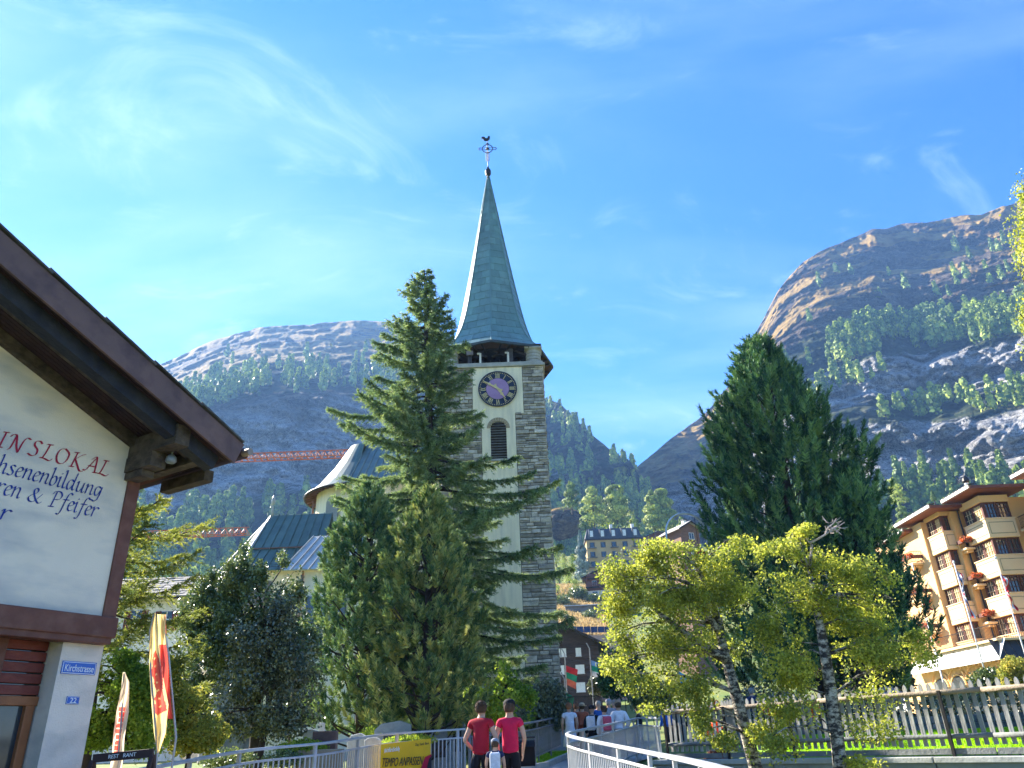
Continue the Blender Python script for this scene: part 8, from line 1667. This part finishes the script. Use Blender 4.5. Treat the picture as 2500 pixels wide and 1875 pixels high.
ppl('dark-dressed person standing behind the railing joint under the birch leaves', 1557, 1731, 29, 1.2, BLK, BLK, BRH, shirt='jacket', legs='long', armf=.3)
ppl('person in a bright blue jacket behind the picket fence under the leaning birch', 1622, 1718, 31, .6, cloth('bright_blue', (.03, .14, .55)), BLK, BRH, shirt='jacket', legs='long')
ppl('person in a dark blue jacket next to the bright blue one behind the pickets', 1642, 1716, 31.5, -.4, NVY, BLK, BRH, shirt='jacket', legs='long'); ppl('person in black behind the pickets beside the blue jackets', 1660, 1720, 31, .2, BLK, BLK, BRH, shirt='jacket', legs='long')
ppl('person in a navy jacket between the two birch trunks behind the fence', 1835, 1695, 27, .3, NVY, BLK, GREYH, shirt='jacket', legs='long')
ppl('dark-haired visitor in black leaning over the gravestones', 1094, 1735, 26, .9, cloth('charcoal', (.08, .09, .11)), BLK, BRH, shirt='jacket', legs='long', lean=.25, pack=WHT)
# stroller
f, h = gfoot(1284, 1800, 20.5); st = thing('stroller', 'black stroller with a pale blue blanket by the railing ahead of the red shirts', 'stroller', tuple(f))
def W(x, y, z): return f + Vector((x, y, z))
for sx in (-.22, .22):
    for y in (-.3, .35): MB().tube([W(sx + .02 * math.copysign(1, sx), y + .09 * math.cos(a), .10 + .09 * math.sin(a)) for a in np.linspace(0, 2 * math.pi, 17)], .018, 6).build('wheel', IRON, st, smooth=True)
    MB().tube([W(sx, .35, .12), W(sx, -.05, .62), W(sx, -.38, 1.02)], .014, 6).build('frame_tube', GREYM, st); MB().tube([W(sx, -.3, .12), W(sx, .0, .62)], .012, 6).build('frame_tube', GREYM, st)
MB().tube([W(-.22, -.38, 1.02), W(.22, -.38, 1.02)], .02, 8).build('handle', IRON, st); MB().prism([W(-.2, .3, .38), W(-.2, -.05, .40), W(-.2, -.22, .85), W(-.2, -.14, .88), W(-.2, .04, .48), W(-.2, .3, .46)], (.4, 0, 0)).build('seat', BLK, st)
MB().add([tuple(W(x, -.14 + .34 * math.cos(a), .66 + .30 * math.sin(a))) for a in np.linspace(.5, 2.6, 8) for x in (-.21, .21)], [(2 * i, 2 * i + 1, 2 * i + 3, 2 * i + 2) for i in range(7)]).build('hood', BLK, st, smooth=True); MB().box(W(0, .12, .52), (.34, .36, .10)).build('blanket', cloth('pale_blue', (.45, .62, .78)), st, bevel=.03)
# small pennants and the wall flag on the timber house, street lamp
def pennant(name, label, u, v0, v1, Y, cols, w):
    a = P(u, v0, Y); b_ = P(u, v1, Y); t0 = thing(name, label, 'flag', (a.x, Y, gz(a.x, Y))); h = (a.z - b_.z) / len(cols); MB().tube([(a.x - .05, Y, gz(a.x, Y)), (a.x - .05, Y, a.z + .8), (a.x - .25, Y, a.z + 1.2)], .04, 6).build('pole', GREYM, t0)
    for i, m_ in enumerate(cols):
        g = MB(); 
        for r_ in range(5):
            for c in range(5): g.v.append((a.x + w * c / 4 * (1 - .3 * (r_ + i * 4) / (4 * len(cols))), Y - .05 + .08 * math.sin(c * 1.4 + r_ * .8 + i), a.z - h * (i + r_ / 4) - .08 * c))
        g.f = [(r_ * 5 + c, r_ * 5 + c + 1, (r_ + 1) * 5 + c + 1, (r_ + 1) * 5 + c) for r_ in range(4) for c in range(4)]; g.build('flag_cloth', m_, t0, smooth=True)
GRC = mat('flag_green', (.02, .30, .18), None, 3, .8); ORC = mat('flag_orange', (.65, .16, .10), None, 3, .8); BLC = mat('flag_sky_blue', (.30, .50, .80), None, 3, .8)
pennant('hanging_flag', 'hanging red and green flag on a lamp pole before the timber house', 1382, 1625, 1672, 60, [RDC, GRC, ORC], .85); pennant('hanging_flag', 'pale blue, green and white hanging flag beside the timber house corner', 1443, 1612, 1650, 58, [BLC, GRC, WHC], 1.0)
pennant('hanging_flag', 'turquoise flag glimpsed through the leaning birch leaves', 1658, 1640, 1680, 34, [mat('flag_turquoise', (.02, .38, .62), None, 3, .8)] * 2, .6)
pennant('hanging_flag', 'thin green pennant low in front of the dark bush', 1382, 1690, 1712, 52, [GRC], .5)
fn2 = thing('iron_railing', 'black iron railing in front of the timber house', 'railing', tuple(P(1430, 1715, 50))); b_ = MB(); a, c = P(1382, 1702, 50), P(1462, 1706, 50); g0 = gz(a.x, 50)
for k in range(26): q = a.lerp(c, k / 25); b_.beam((q.x, 50, g0), (q.x, 50, a.z), .03, .03, up=(0, 1, 0))
b_.build('bars', IRON, fn2); MB().beam((a.x, 50, a.z), (c.x, 50, a.z), .06, .06).build('top_rail', IRON, fn2); MB().beam((a.x, 50, g0 + .15), (c.x, 50, g0 + .15), .05, .05).build('bottom_rail', IRON, fn2)
